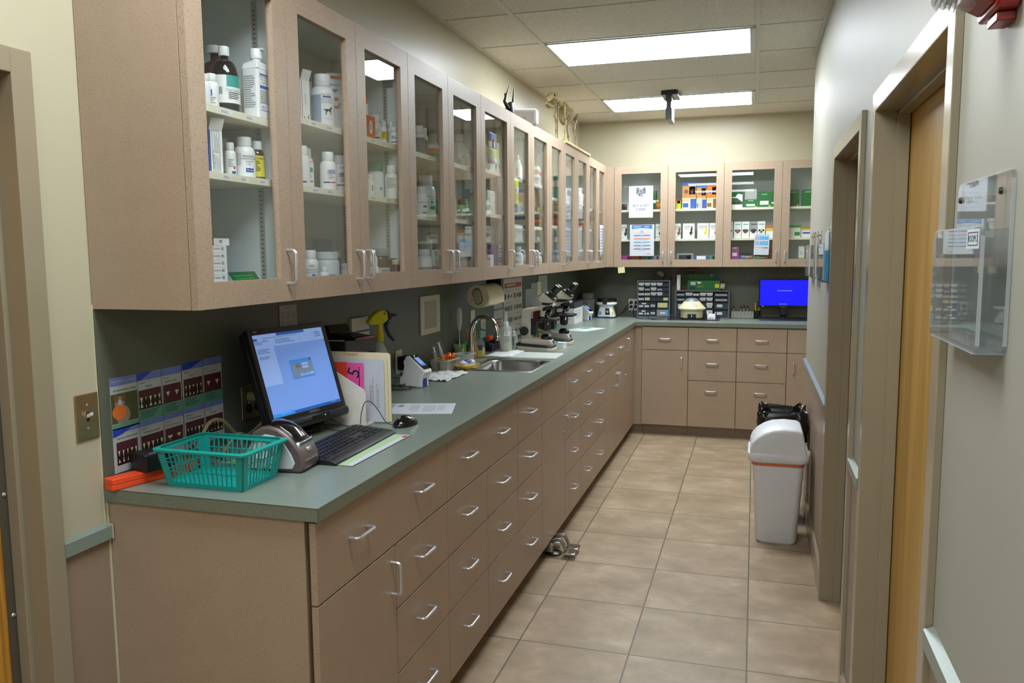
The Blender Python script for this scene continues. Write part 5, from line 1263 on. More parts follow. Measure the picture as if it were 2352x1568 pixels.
# ------ black box with calculator, spray bottle and card holder on the wall
t = thing('black_box', 'matt black box standing against the splashback behind the folders', 'box', (.012, 1.10, H+.0005), 0)
MB().box(0, .165, -.10, .155, 0, .283).build('housing', m_black, t, world=False, bevel=.004, smooth=0)
m = MB(); m.rbox(.166, .176, .095, .125, .16, .225, .005, ax='x').build('side_button', m_blackg, t, world=False)
t = thing('calculator', 'black desk calculator with raised display and red edge on the black box', 'calculator', (.125, 1.135, H+.2845), math.radians(-12))
m = MB(); m.prism([(-.075, 0), (-.075, .022), (.072, .006), (.072, 0)], 'y', -.055, .055).build('body', m_black, t, world=False, bevel=.002)
m = MB(); m.add([(-.085, -.058, .022), (-.085, .058, .022), (-.045, .058, .019), (-.045, -.058, .019), (-.100, -.058, .048), (-.100, .058, .048), (-.062, .058, .050), (-.062, -.058, .050)], [(0, 1, 2, 3), (4, 5, 6, 7), (0, 4, 5, 1), (1, 5, 6, 2), (2, 6, 7, 3), (3, 7, 4, 0)]); m.build('display', m_blackg, t, world=False, bevel=.002)
MB().box(-.07, .0735, .0552, .0565, 0, .004).box(.0722, .0735, -.055, .055, 0, .003).build('red_edge', m_red, t, world=False, smooth=0)
for i in range(4):
    for j in range(5): MB().box(-.035+i*.024, -.018+i*.024, -.046+j*.019, -.032+j*.019, .017-.0027*i*.9, .0185-.0026*i).build('key', m_blackg, t, world=False, smooth=0)
o = MB().box(.09, .16, 1.006, 1.022, H+.2845, H+.2865).build('envelope', m_manila); tag(o, 'manila envelope edge lying on the black box behind the monitor', 'envelope')
t = thing('spray_bottle', 'yellow and navy trigger spray bottle behind the black box', 'spray bottle', (.085, 1.475, H+.0005), math.radians(62))
m_sy = mat('yellow_plastic', '#d8d022', .4); m_nv = mat('navy_plastic', '#15204a', .4)
MB().lathe([(.036, 0), (.038, .01), (.038, .15), (.030, .19), (.014, .225), (.012, .24)], 24).build('bottle_body', m_clearp, t, world=False)
MB().lathe([(.016, .235), (.016, .262), (.012, .285), (.012, .31)], 18).build('neck_collar', m_sy, t, world=False)
m = MB(); m.prism([(-.065, .318), (-.045, .345), (-.02, .362), (.012, .368), (.030, .362), (.034, .345), (.036, .322), (.012, .310), (-.03, .305), (-.06, .308)], 'y', -.016, .016).build('head', m_sy, t, world=False, bevel=.006)
m = MB(); m.prism([(.022, .366), (.040, .362), (.052, .350), (.085, .347), (.085, .336), (.060, .334), (.052, .322), (.036, .318), (.028, .335)], 'y', -.013, .013).build('nozzle', m_nv, t, world=False, bevel=.003)
m = MB(); m.tube([(.045, 0, .338), (.040, 0, .315), (.034, 0, .298), (.036, 0, .280), (.050, 0, .255), (.072, 0, .232)], [.009, .009, .009, .008, .008, .007], 10).build('trigger', m_nv, t, world=False)
m = MB().lathe([(.0001, -.0165), (.004, -.0165), (.004, -.0160)], 12, 0, (.016, 0, .352), 'y').build('pivot', m_ink, t, world=False)
t = MB().box(.0065, .018, 1.352, 1.508, 1.262, 1.345); t.box(.018, .0185, 1.354, 1.506, 1.282, 1.290, 1)
t.text('PROPERTY OF', .008, (.0188, 1.43, 1.286), (0, 1, 0), (0, 0, 1), 1) if 0 else None
tag(t.build('card_holder', [m_ivory, m_navy], smooth=0, bevel=.001), 'small pale card holder on the splashback above the calculator', 'card holder')

# ------ wall calendar, posters
def wsheet(lab, y0, y1, z0, z1, art, ms, name='poster', cat='poster', x=.0065, group=None, rx=0.):
    m = MB().box(0, .0008, 0, y1-y0, 0, z1-z0); art(m, y1-y0, z1-z0)
    o = m.build(name, ms, fixn=False, smooth=0); o.location = (x, y0, z0); o.rotation_euler = (rx, 0, 0)
    return tag(o, lab, cat, group)
def W_(m, a0, a1, b0, b1, k, e=.0013): m.quad((e, a0, b0), (e, a1, b0), (e, a1, b1), (e, a0, b1), k)
def cal(m, w, h):
    for i in range(3):
        for j in range(4): m.lines((.0012, w*(.08+i*.31), h*(.84-j*.21)), (0, 1, 0), (0, 0, 1), w*.24, h*.15, 5, 1, .4, i*4+j)
    m.text('2013', .009, (.0013, w*.5, h*.93), (0, 1, 0), (0, 0, 1), 1) if 0 else m.lines((.0013, w*.4, h*.95), (0, 1, 0), (0, 0, 1), w*.2, h*.04, 1, 1, .6, 2)
    for a in ((0, .003, 0, h), (w-.003, w, 0, h), (0, w, h-.003, h)): W_(m, *a, 2)
wsheet('small framed year calendar on the splashback above the monitor', .835, .953, 1.27, 1.435, cal, [m_paper, m_gink, m_greend], 'wall_calendar', 'calendar')
m_gumr = mat('dark_gum_print', '#2c1418', .5); m_gum2 = mat('gum_pink_print', '#52222c', .5); m_tooth = mat('tooth_print', '#d8cfa8', .5)
def teeth(m, a0, a1, b0, b1, kind, s):
    W_(m, a0, a1, b0, b1, 3 if kind else 4, .0015)
    q = random.Random(s); n = 5 if kind else 2
    W_(m, a0, a1, (b0+b1)/2+(b1-b0)*.1, b1, 4, .0016) if kind else None
    for i in range(n):
        c_ = a0+(a1-a0)*(i+.5)/n; w_ = (a1-a0)/n*.28*q.uniform(.6, 1.2); z = b0+(b1-b0)*.62; hh = (b1-b0)*q.uniform(.15, .35)
        m.add([(.0019, c_-w_, z), (.0019, c_, z-hh), (.0019, c_+w_, z)], [(0, 1, 2)], 5)
        m.add([(.0019, c_-w_, b0+.1*(b1-b0)), (.0019, c_+w_, b0+.1*(b1-b0)), (.0019, c_, b0+.1*(b1-b0)+hh*.8)], [(0, 1, 2)], 5) if kind else None
def posterL(m, w, h):
    # w .275 h .255 : three columns, two rows
    c1, c2 = w*.352, w*.70
    W_(m, 0, w, h*.915, h, 1); m.add([(.0015, c1, h), (.0015, w*.56, h), (.0015, w*.42, h*.925), (.0015, c1, h*.915)], [(0, 1, 2, 3)], 6)
    m.text('PERIODONTAL DISEASE', .0062, (.0018, c1*.5, h*.958), (0, 1, 0), (0, 0, 1), 0, c1*.92)
    m.text('#1 Health Problem in Dogs!', .0052, (.0018, c1*.52, h*.865), (0, 1, 0), (0, 0, 1), 2, c1*.86)
    # dog picture
    W_(m, 0, c1*.98, h*.52, h*.83, 8, .0014); b = lambda y, z, r, rz, k, e: m.add([(e, y+r*math.cos(2*PI*i/14), z+rz*math.sin(2*PI*i/14)) for i in range(14)], [tuple(range(14))], k)
    b(.040, h*.60, .026, .026, 9, .0016); b(.030, h*.73, .018, .019, 9, .0017); b(.018, h*.78, .008, .011, 10, .0018); b(.044, h*.78, .008, .011, 10, .0018); b(.031, h*.72, .007, .012, 0, .0019); b(.031, h*.685, .004, .003, 2, .0020)
    b(.027, h*.635, .025, .020, 7, .0021)
    W_(m, c1, w, h*.47, h*.62, 11); W_(m, 0, c1*.99, h*.455, h*.51, 11)
    for (x0, x1, s, tt, t2, k) in ((c1+.004, c2-.004, 'STAGE 1:', 'Gingivitis', 2, 1), (c2+.004, w-.004, 'STAGE 2:', 'Early Periodontitis', 3, 0)):
        m.text(s, .0048, (.0018, x0+.016, h*.885), (0, 1, 0), (0, 0, 1), 2); m.text(tt, .0048, (.0018, (x0+x1)/2-.004, h*.845), (0, 1, 0), (0, 0, 1), 2, (x1-x0)*.85)
        teeth(m, x0, x1, h*.60, h*.81, k, t2); m.lines((.0018, x0+.004, h*.58), (0, 1, 0), (0, 0, 1), x1-x0-.01, h*.09, 4, 2, .3, t2)
    W_(m, 0, w, h*.415, h*.47, 1); m.add([(.0015, 0, h*.46), (.0015, w*.25, h*.45), (.0015, w*.12, h*.40), (.0015, 0, h*.38)], [(0, 1, 2, 3)], 6)
    m.text('Signs of a Healthy Mouth', .0052, (.0018, c1*.52, h*.36), (0, 1, 0), (0, 0, 1), 2, c1*.86)
    teeth(m, .010, c1-.010, h*.08, h*.32, 1, 9)
    for (x0, x1, s, tt, t2) in ((c1+.004, c2-.004, 'STAGE 3:', 'Moderate Periodontitis', 5), (c2+.004, w-.004, 'STAGE 4:', 'Advanced Periodontitis', 6)):
        m.text(s, .0048, (.0018, x0+.016, h*.385), (0, 1, 0), (0, 0, 1), 2); m.text(tt, .0048, (.0018, (x0+x1)/2-.002, h*.345), (0, 1, 0), (0, 0, 1), 2, (x1-x0)*.9)
        teeth(m, x0, x1, h*.10, h*.31, t2 == 5, t2)
    for c_ in (c1, c2): W_(m, c_-.0006, c_+.0006, 0, h, 2, .0017)
m_lpap = mat('poster_paper', '#b8bbbd', .25)
PM_ = [m_lpap, mat('poster_violet', '#6f7fc4', .25), m_ink, m_gumr, m_gum2, m_tooth, mat('poster_royal', '#2a44b8', .25), m_orange, mat('poster_olive', '#4a5232', .3), mat('fur_print', '#8f8476', .4), m_brown, mat('poster_sage', '#5f9484', .3)]
wsheet('laminated dental disease poster with dog and orange disc, nearer one', .036, .311, 1.036, 1.292, posterL, PM_)
def posterR(m, w, h):
    c1 = w*.50
    W_(m, 0, w, h*.915, h, 1); m.add([(.0015, 0, h), (.0015, w*.5, h), (.0015, w*.2, h*.925), (.0015, 0, h*.915)], [(0, 1, 2, 3)], 6)
    W_(m, 0, w, h*.47, h*.62, 11)
    for (x0, x1, s, tt, k, r_) in ((.004, c1-.004, 'STAGE 1:', 'Gingivitis', 1, 0), (c1+.004, w-.006, 'STAGE 2:', 'Early Periodontitis', 0, 0), (.004, c1-.004, 'STAGE 3:', 'Moderate Periodontitis', 1, 1), (c1+.004, w-.006, 'STAGE 4:', 'Advanced', 1, 1)):
        o_ = h*.5*r_
        m.text(s, .0048, (.0018, x0+.016, h*.885-o_), (0, 1, 0), (0, 0, 1), 2); m.text(tt, .0048, (.0018, (x0+x1)/2-.004, h*.845-o_), (0, 1, 0), (0, 0, 1), 2, (x1-x0)*.85)
        teeth(m, x0, x1, h*.60-o_, h*.81-o_, k, 3+r_); m.lines((.0018, x0+.004, h*.58-o_), (0, 1, 0), (0, 0, 1), x1-x0-.01, h*.09, 4, 2, .3, 7)
    W_(m, 0, w, h*.415, h*.47, 1); W_(m, c1-.0006, c1+.0006, 0, h, 2, .0017)
wsheet('laminated dental disease poster without dog, right beside the other', .316, .500, 1.036, 1.296, posterR, PM_)
# outlets and vent on the left wall
def plate(name, lab, y0, y1, z0, z1, m_=m_ivory, holes=2, toggle=False, x=.0062, run='L', cat='outlet', gang=1, sock=m_ivory):
    t = thing(name, lab, cat, (x, (y0+y1)/2, (z0+z1)/2) if run == 'L' else ((y0+y1)/2, LB-x, (z0+z1)/2), 0 if run == 'L' else -PI/2)
    w, h = y1-y0, z1-z0
    MB().box(0, .005, -w/2, w/2, -h/2, h/2).build('cover_plate', m_, t, world=False, bevel=.002, smooth=0)
    for g in range(gang):
        yy = (g-(gang-1)/2)*.046
        for s_ in ((-1, 1) if holes == 2 else ()):
            m = MB(); m.lathe([(.016, .005), (.016, .0066), (.0001, .0066)], 18, 0, (0, yy, s_*.020), 'x')
            for dy in (-.006, .006): m.box(.0064, .0069, yy+dy-.001, yy+dy+.001, s_*.020-.003, s_*.020+.006, 1)
            m.build('socket', [sock, m_ink], t, world=False)
        for zz in ((0,) if holes == 2 else (-.030, .030)): MB().lathe([(.003, .005), (.0028, .006), (.0001, .0063)], 10, 0, (0, yy, zz), 'x').build('screw', m_nick, t, world=False)
    if toggle:
        MB().box(.0045, .0058, -.005, .005, -.012, .012).build('toggle_slot', m_ink, t, world=False, smooth=0)
        MB().prism([(.005, -.004), (.020, .004), (.019, .012), (.005, .006)], 'y', -.004, .004).build('toggle', m_ivory, t, world=False, bevel=.001)
    return t
m_swp = mat('stainless_plate', '#c0aa88', .38, 1, noise=.06, scale=20)
plate('light_switch', 'stainless steel light switch plate on the left wall by the door', -.077, -.004, 1.148, 1.266, m_swp, 0, True, .0005, cat='light switch')
plate('wall_outlet', 'double outlet plate behind the monitor with beige plug in it', .594, .712, 1.065, 1.180, m_skin if 0 else m_swp, 2, False, gang=2, sock=m_black)
t = thing('power_plug', 'beige power plug pushed in the outlet behind the monitor', 'plug', (.0135, .63, 1.143), 0)
MB().lathe([(.016, 0), (.017, .012), (.013, .03), (.007, .045), (.0065, .05)], 14, 0, (0, 0, 0), 'x').build('plug_body', m_cab, t, world=False)
plate('wall_outlet', 'ivory outlet plate behind the white touch screen analyser', 1.790, 1.862, 1.045, 1.160, m_ivory, 2)
t = thing('power_adapter', 'black power adapter plugged in behind the white analyser', 'power adapter', (.0135, 1.835, 1.10), 0)
MB().box(0, .055, -.035, .035, -.035, .030).build('housing', m_black, t, world=False, bevel=.004)
cable('black_cable', 'tangled thin black cable on the counter behind the white analyser', [(.03, 1.80, 1.06), (.05, 1.76, 1.03), (.07, 1.70, 1.012), (.10, 1.66, 1.012), (.06, 1.62, 1.03), (.03, 1.66, 1.05), (.06, 1.72, 1.04), (.12, 1.70, 1.012), (.15, 1.62, 1.011), (.09, 1.58, 1.011), (.05, 1.63, 1.012), (.10, 1.69, 1.02), (.05, 1.74, 1.02)], .0022, m_rubber)
t = thing('air_vent', 'white wall vent with vertical louvres above the counter', 'vent', (.0062, 2.220, 1.299), 0)
m = MB(); w, h = .258, .198
m.box(0, .008, -w/2, -w/2+.045, -h/2, h/2).box(0, .008, w/2-.045, w/2, -h/2, h/2).box(0, .008, -w/2+.045, w/2-.045, h/2-.028, h/2).box(0, .008, -w/2+.045, w/2-.045, -h/2, -h/2+.028)
m.build('frame', m_ivory, t, world=False, smooth=0, bevel=.0015)
for i in range(10):
    y = -w/2+.049+i*.0172; MB().prism([(.0045, y), (.0045, y+.005), (.0075, y+.007), (.0075, y+.002)], 'z', -h/2+.028, h/2-.028).build('louvre', m_ivory, t, world=False, smooth=0)
MB().box(.0002, .0008, -w/2+.04, w/2-.04, -h/2+.02, h/2-.02).build('back_plate', m_black, t, world=False, smooth=0)
for y in (-w/2+.02, w/2-.02): MB().lathe([(.0035, .008), (.002, .0095), (.0001, .0095)], 10, 0, (0, y, -.01), 'x').build('screw', m_grey, t, world=False)

# ------ white analyser with touch screen (two of them)
def analyser(lab, loc, rz, sc=1., name='blood_analyser'):
    t = thing(name, lab, 'analyser', loc, rz, 'white touch screen analysers')
    s = sc; Wd = .036*s
    pl = [(-.075, 0), (-.075, .045), (-.055, .060), (-.045, .105), (-.050, .130), (-.030, .158), (-.010, .160), (.080, .092), (.086, .078), (.070, .062), (.062, .030), (.062, 0)]
    MB().prism([(x*s, z*s) for x, z in pl], 'y', -Wd, Wd).build('housing', m_white, t, world=False, bevel=.005*s)
    a = Vector((-.010*s, 0, .1602*s)); b = Vector((.080*s, 0, .0922*s)); u = (b-a); n = Vector((-u.z, 0, u.x)).normalized(); n = n if n.z > 0 else -n
    def q(m, s0, s1, y0, y1, k, e):
        P = lambda k_, y: a+u*k_+n*e+Vector((0, y, 0)); m.quad(P(s0, y0), P(s1, y0), P(s1, y1), P(s0, y1), k)
    m = MB(); q(m, -.0, .97, -Wd*.78, Wd*.78, 0, .0022); q(m, .17, .74, -Wd*.55, Wd*.55, 1, .0030); q(m, .60, .74, -Wd*.55, Wd*.55, 2, .0032)
    m.ball(tuple(a+u*.06+n*.002), .0035*s, 3)
    m.build('display', [m_blackg, m_screen, m_scrd, m_led], t, world=False, fixn=False)
    m = MB().box(.058*s, .066*s, -Wd*.55, Wd*.35, .004*s, .055*s).build('slot', m_navy, t, world=False, smooth=0)
    m = MB().box(-.05*s, .03*s, -Wd-.0005, -Wd+.0005, .0, .003*s).build('foot', m_ink, t, world=False, smooth=0)
    return t
analyser('white touch screen blood analyser beside the folders with green light', (.137, 1.722, H+.0005), math.radians(-12), .88)

# crumpled paper towel
def crumple(lab, x0, x1, y0, y1, z, amp, m_, seed, name='paper_towel', th=.0006):
    q = random.Random(seed); n = 16; vs = []; fs = []
    from mathutils import noise
    for i in range(n+1):
        for j in range(n+1):
            u, v = i/n, j/n; jag = noise.noise(Vector((u*5+seed, v*5, 3)))*.014
            edge = min(u, 1-u, v, 1-v)
            vs.append((x0+(x1-x0)*u+jag*(edge < .07)*1.0, y0+(y1-y0)*v+jag*(edge < .07)*1.5, z+.001+amp*abs(noise.noise(Vector((u*6, v*6, seed*1.7)))+.15*noise.noise(Vector((u*16, v*16, seed))))))
    for i in range(n):
        for j in range(n): fs.append((i*(n+1)+j, (i+1)*(n+1)+j, (i+1)*(n+1)+j+1, i*(n+1)+j+1))
    o = MB().add(vs, fs).build(name, m_, smooth=30); o.modifiers.new('s', 'SOLIDIFY').thickness = th
    return tag(o, lab, 'paper towel')
m_tow = mat('paper_towel_white', '#dde0de', .8, bump=.4, bscale=300)
crumple('crumpled white paper towel on the counter beside the analyser', .07, .235, 1.87, 2.17, H, .022, m_tow, 3)
# printed sheet
t = MB(); 
P0, P1, P2, P3 = (.278, 1.094), (.544, 1.172), (.469, 1.375), (.2, 1.296)
a = Vector((P3[0], P3[1], 0)); ux = (Vector((P0[0], P0[1], 0))-a); uy = (Vector((P2[0], P2[1], 0))-a)
# sheet frame: long side from P3 to P2, short side from P3 to P0
L_ = .2794; wd = .2159; ey = Vector((.955, .28, 0)).normalized(); ex = Vector((ey.y, -ey.x, 0))
o_ = Vector((.205, 1.285, H+.0006))
m = MB(); pts = [o_, o_+ey*L_, o_+ey*L_+ex*wd, o_+ex*wd]
m.add([tuple(p) for p in pts]+[tuple(p+Vector((0, 0, .0006))) for p in pts], [(0, 1, 2, 3), (4, 5, 6, 7), (0, 4, 5, 1), (1, 5, 6, 2), (2, 6, 7, 3), (3, 7, 4, 0)])
z_ = Vector((0, 0, .0010))
def Q2(a0, a1, b0, b1, k): m.quad(o_+ey*a0+ex*b0+z_, o_+ey*a1+ex*b0+z_, o_+ey*a1+ex*b1+z_, o_+ey*a0+ex*b1+z_, k)
Q2(.022, .036, .02, .19, 1); Q2(.055, .075, .03, .07, 2)
for k, (b0, w_, h_, n_) in enumerate(((.03, .05, .03, 3), (.02, .17, .05, 5), (.03, .15, .06, 6), (.03, .13, .04, 4))): m.lines(o_+ey*(.05+k*.055)+ex*(b0+.02)+z_, ex, -ey, w_*.9, h_*.8, n_, 3, .35, k+3)
tag(m.build('printed_sheet', [m_paper, m_grey, m_gink, m_gink], fixn=False, smooth=0), 'white printed sheet lying on the counter behind the mouse', 'sheet of paper')

# ------------------------------------------------------------------ sink area
t = thing('sink', 'stainless steel drop in sink in the green counter', 'sink', (.355, 2.48, H), 0)
m = MB(); x0, x1, y0, y1 = .165, .545, 2.255, 2.705
ix0, ix1, iy0, iy1 = .215, .515, 2.29, 2.67
def ring(ax0, ax1, ay0, ay1, r, z, n=5):
    P = []
    for (cx, cy, st) in ((ax1-r, ay1-r, 0), (ax0+r, ay1-r, 1), (ax0+r, ay0+r, 2), (ax1-r, ay0+r, 3)):
        for i in range(n+1):
            a = PI/2*(st+i/n); P.append((cx+r*math.cos(a), cy+r*math.sin(a), z))
    return P
R_ = [ring(x0, x1, y0, y1, .02, H+.0008), ring(x0+.004, x1-.004, y0+.004, y1-.004, .02, H+.0035), ring(ix0-.008, ix1+.008, iy0-.008, iy1+.008, .045, H+.0030), ring(ix0, ix1, iy0, iy1, .045, H-.006), ring(ix0+.008, ix1-.008, iy0+.008, iy1-.008, .05, H-.135), ring(ix0+.03, ix1-.03, iy0+.03, iy1-.03, .05, H-.155)]
k = len(R_[0]); vs = sum(R_, [])
m.add(vs, [(j*k+i, j*k+(i+1) % k, (j+1)*k+(i+1) % k, (j+1)*k+i) for j in range(len(R_)-1) for i in range(k)]+[tuple((len(R_)-1)*k+i for i in range(k))])
m.build('basin', mat('sink_steel', '#a9a9a6', .24, 1, noise=.04, scale=60), t, fixn=False, smooth=50)
MB().lathe([(.04, H-.1545), (.038, H-.152), (.02, H-.153), (.0001, H-.154)], 20, 0, (.36, 2.48, 0)).build('drain', m_chrome, t)
t = thing('faucet', 'tall chrome gooseneck faucet arching over the sink', 'faucet', (.125, 2.53, H+.0005), math.radians(-24))
P = [(0, 0, 0), (0, 0, .165)]
for i in range(1, 13):
    a = PI*i/12; P.append((.098-.098*math.cos(a), 0, .165+.098*math.sin(a)))
P += [(.197, 0, .160)]
MB().tube(P, .0125, 14).build('spout', m_chrome, t, world=False, smooth=60)
MB().lathe([(.024, 0), (.024, .008), (.016, .014), (.014, .03)], 20).build('base_ring', m_chrome, t, world=False)
MB().lathe([(.014, .138), (.015, .143), (.015, .160), (.0125, .165)], 16, 0, (.197, 0, 0)).build('aerator', m_chrome, t, world=False)

basket('wire_basket', 'small grey plastic basket filled with orange caps beside the sink', (.083, 2.238, H+.0005), math.radians(-4), .078, .145, .060, .010, mat('grey_plastic', '#a8a59c', .4), 5, 14, (.5,), rim=.004)
q = random.Random(11); m_oc = mat('orange_cap', '#ff8418', .25, alpha=.92)
k = 0
for z_ in (.030, .050, .066):
    for i in range(3):
        for j in range(4):
            if z_ > .06 and (i == 0 or j in (0,)): continue
            x = .062+i*.023+q.uniform(-.003, .003); y = 2.192+j*.034+q.uniform(-.004, .004)
            o = MB().lathe([(.0001, 0), (.013, 0), (.014, .006), (.0125, .016), (.011, .016), (.011, .003), (.0001, .003)], 14).build('loose_orange_cap', m_oc, None, world=False)  # each piece is a shallow loose cap, open on one side
            o.location = (x, y, H+z_); o.rotation_euler = (q.uniform(-.9, .9), q.uniform(-.9, .9), 0)
            tag(o, 'translucent orange cap heaped in the small grey basket', 'vial', 'orange caps in the grey basket')
def syringe(lab, loc, rx, ry, L_=.10):
    t = thing('syringe', lab, 'syringe', loc, 0, 'syringes in the grey basket'); t.rotation_euler = (rx, ry, 0)
    MB().lathe([(.003, 0), (.0085, .008), (.0085, L_*.7), (.013, L_*.71), (.013, L_*.72), (.0085, L_*.73)], 14).build('barrel', m_clearp, t, world=False)
    MB().lathe([(.005, L_*.6), (.005, L_*1.02), (.011, L_*1.03), (.011, L_*1.05), (.0001, L_*1.06)], 14).build('plunger', m_white, t, world=False)
syringe('taller used syringe leaning in the small grey basket', (.098, 2.190, H+.045), .12, -.25, .105)
syringe('shorter used syringe leaning in the small grey basket, nearest one', (.060, 2.180, H+.040), .1, -.15, .085)
t = thing('plastic_tub', 'translucent plastic food tub beside the sink basin', 'tub', (.112, 2.432, H+.0042), math.radians(-12))
m = MB(); A = ring(-.036, .036, -.055, .055, .016, .002); B = ring(-.043, .043, -.063, .063, .02, .058); C = ring(-.048, .048, -.068, .068, .022, .060); C2 = ring(-.048, .048, -.068, .068, .022, .054)
k = len(A); m.add(A+B+C+C2, [(j*k+i, j*k+(i+1) % k, (j+1)*k+(i+1) % k, (j+1)*k+i) for j in range(3) for i in range(k)]+[tuple(range(k))])
o = m.build('body', m_clearp, t, world=False, fixn=False, smooth=50); o.modifiers.new('s', 'SOLIDIFY').thickness = .001
t = thing('soap_tray', 'yellow ribbed soap tray in front of the plastic tub', 'tray', (.180, 2.312, H+.0038), math.radians(-16))
m = MB(); A = ring(-.030, .030, -.055, .055, .012, .001); B = ring(-.040, .040, -.075, .075, .014, .018); k = len(A)
m.add(A+B, [(i, (i+1) % k, k+(i+1) % k, k+i) for i in range(k)]+[tuple(range(k))]); o = m.build('body', mat('mustard_plastic', '#c9a51c', .4), t, world=False, fixn=False); o.modifiers.new('s', 'SOLIDIFY').thickness = .002
m = MB()
for i in range(6): m.box(-.024, .024, -.045+i*.016, -.041+i*.016, .002, .012)
m.build('ribs', MATS['mustard_plastic'], t, world=False)
t = thing('scrub_brush', 'white scrub brush with blue grip lying on the yellow tray', 'brush', (.180, 2.312, H+.0175), math.radians(-16))
m = MB(); vs = []
m.ball((0, 0, .018), 1, 0, 20, (.026, .062, .014)); m.build('body', m_white, t, world=False)
MB().ball((.006, -.010, .0215), 1, 0, 16, (.021, .034, .0125)).build('grip', m_blue, t, world=False)
m = MB(); m.rbox(-.020, .020, -.045, .050, .0, .012, .008); m.build('bristles', m_whitem, t, world=False)
t = thing('cup', 'clear cup of green liquid holding a long white stick', 'cup', (.043, 2.555, H+.0005), 0)
MB().lathe([(.026, 0), (.031, .098), (.032, .100), (.030, .098), (.025, .003), (.0001, .003)], 24).build('glass', m_clear2, t, world=False, fixn=False)
MB().lathe([(.024, .004), (.0285, .080), (.0001, .080)], 20).build('liquid', mat('green_liquid', '#86a01c', .15), t, world=False)
t = thing('handle_brush', 'white long handled brush standing in the green liquid cup', 'brush', (.043, 2.56, H+.012), 0)
MB().tube([(0, 0, 0), (0, .003, .20)], .0025, 8).build('stem', m_white, t, world=False)
m = MB(); vs = []
prf = [(.0045, .165), (.008, .18), (.012, .215), (.013, .25), (.011, .28), (.006, .292), (.0001, .294)]
m.lathe(prf, 16); m.v = [Vector((v.x*1.4, v.y*.6, v.z)) for v in m.v]
m.build('grip', m_white, t, world=False)
m = MB(); m.lathe([(.0001, -.0052), (.0035, -.0052), (.0035, .0052), (.0001, .0052)], 12, 0, (0, .0, .275), 'y'); m.build('hanging_hole', m_grey, t, world=False)
t = thing('stick_jar', 'jar of wooden applicator sticks with green band behind the faucet', 'jar', (.066, 2.69, H+.0005), 0)
MB().lathe([(.030, 0), (.030, .095)], 24).build('body', mat('orange_brown_plastic', '#a8642a', .35), t, world=False)
MB().lathe([(.0315, .088), (.0315, .102), (.029, .102), (.029, .09)], 24).build('rim_band', m_teal, t, world=False)
m = MB(); q = random.Random(4)
for i in range(60):
    a = q.uniform(0, 2*PI); r_ = q.uniform(.004, .022); tp = q.uniform(1.4, 2.3)
    m.tube([(r_*math.cos(a), r_*math.sin(a), .03), (tp*r_*math.cos(a), tp*r_*math.sin(a), q.uniform(.150, .178))], .0015, 5)
m.build('wooden_sticks', m_plank, t, world=False, kind='stuff')
t = MB().lathe([(.020, 0), (.024, .088), (.027, .090), (.027, .106), (.025, .106)], 20)
o = t.build('green_cup', mat('green_cup_plastic', '#1c8a3c', .35), world=False); o.location = (.036, 2.625, H+.0005); tag(o, 'small green plastic cup between the liquid cup and sticks', 'cup')
t = thing('soap_dispenser', 'hand soap bottle with teal pump and yellow soap beside the faucet', 'soap dispenser', (.092, 2.762, H+.0005), math.radians(-60))
m = MB(); vs = []
for (r_, z) in ((.030, 0), (.033, .01), (.034, .05), (.031, .08), (.020, .105), (.013, .113)): vs.append((r_, z))
m.lathe(vs, 24); m.v = [Vector((v.x*.72, v.y, v.z)) for v in m.v]; m.build('bottle_body', m_clear2, t, world=False)
m = MB(); m.lathe([(.028, .003), (.031, .01), (.031, .055), (.0001, .055)], 20); m.v = [Vector((v.x*.7, v.y, v.z)) for v in m.v]; m.build('liquid', mat('yellow_soap', '#c3bd3a', .2), t, world=False)
MB().lathe([(.015, .110), (.015, .130), (.006, .134), (.0055, .158), (.010, .160), (.010, .168), (.0001, .170)], 18).tube([(0, 0, .164), (.018, .018, .165), (.03, .03, .160)], .0045, 8).build('pump', m_teal, t, world=False)
m = MB(); m.quad((.0245, -.012, .045), (.0245, .012, .045), (.0240, .012, .075), (.0240, -.012, .075), 0); m.build('label', [m_navy], t, world=False, fixn=False)
t = thing('squeeze_bottle', 'tall translucent squeeze bottle with pale liquid behind the sink', 'bottle', (.180, 3.000, H+.0125), math.radians(-60))
MB().lathe([(.036, 0), (.038, .006), (.038, .128), (.032, .148), (.016, .156), (.015, .160)], 26).build('body', m_clearp, t, world=False)
MB().lathe([(.034, .003), (.036, .008), (.036, .045), (.0001, .045)], 24).build('liquid', mat('pale_liquid', '#b0b08c', .2), t, world=False)
MB().lathe([(.0175, .156), (.0175, .178), (.008, .181), (.0001, .181)], 20).build('cap', m_white, t, world=False)
m = MB(); P = [(0, 0, .178), (0, 0, .215), (-.004, 0, .235), (-.016, 0, .243)]; m.tube(P, [.012, .011, .008, .004], 12).build('nozzle', m_clearp, t, world=False)
m = MB().band(.0384, .098, .124, -.5, .5, 0); m.lines((.0392, -.014, .12), (0, 1, 0), (0, 0, 1), .028, .018, 3, 1, .4, 3); m.build('label', [m_whitem, m_gink], t, world=False, fixn=False)
# drain board and towel
t = thing('drain_board', 'white glossy plastic drain board between the sink and the microscope', 'board', (.33, 2.88, H+.0005), 0)
m = MB(); m.rbox(.115, .545, 2.755, 3.00, H+.0005, H+.0095, .02); m.build('board', mat('glossy_board', '#dfe6e0', .18), t, bevel=.002)
m = MB(); m.rbox(.120, .540, 2.760, 2.766, H+.0095, H+.012, .002).rbox(.120, .540, 2.989, 2.995, H+.0095, H+.012, .002); m.build('raised_edge', MATS['glossy_board'], t)
crumple('folded white paper towel under the squeeze bottle', .13, .285, 2.745, 3.05, H+.009, .009, m_tow, 8)

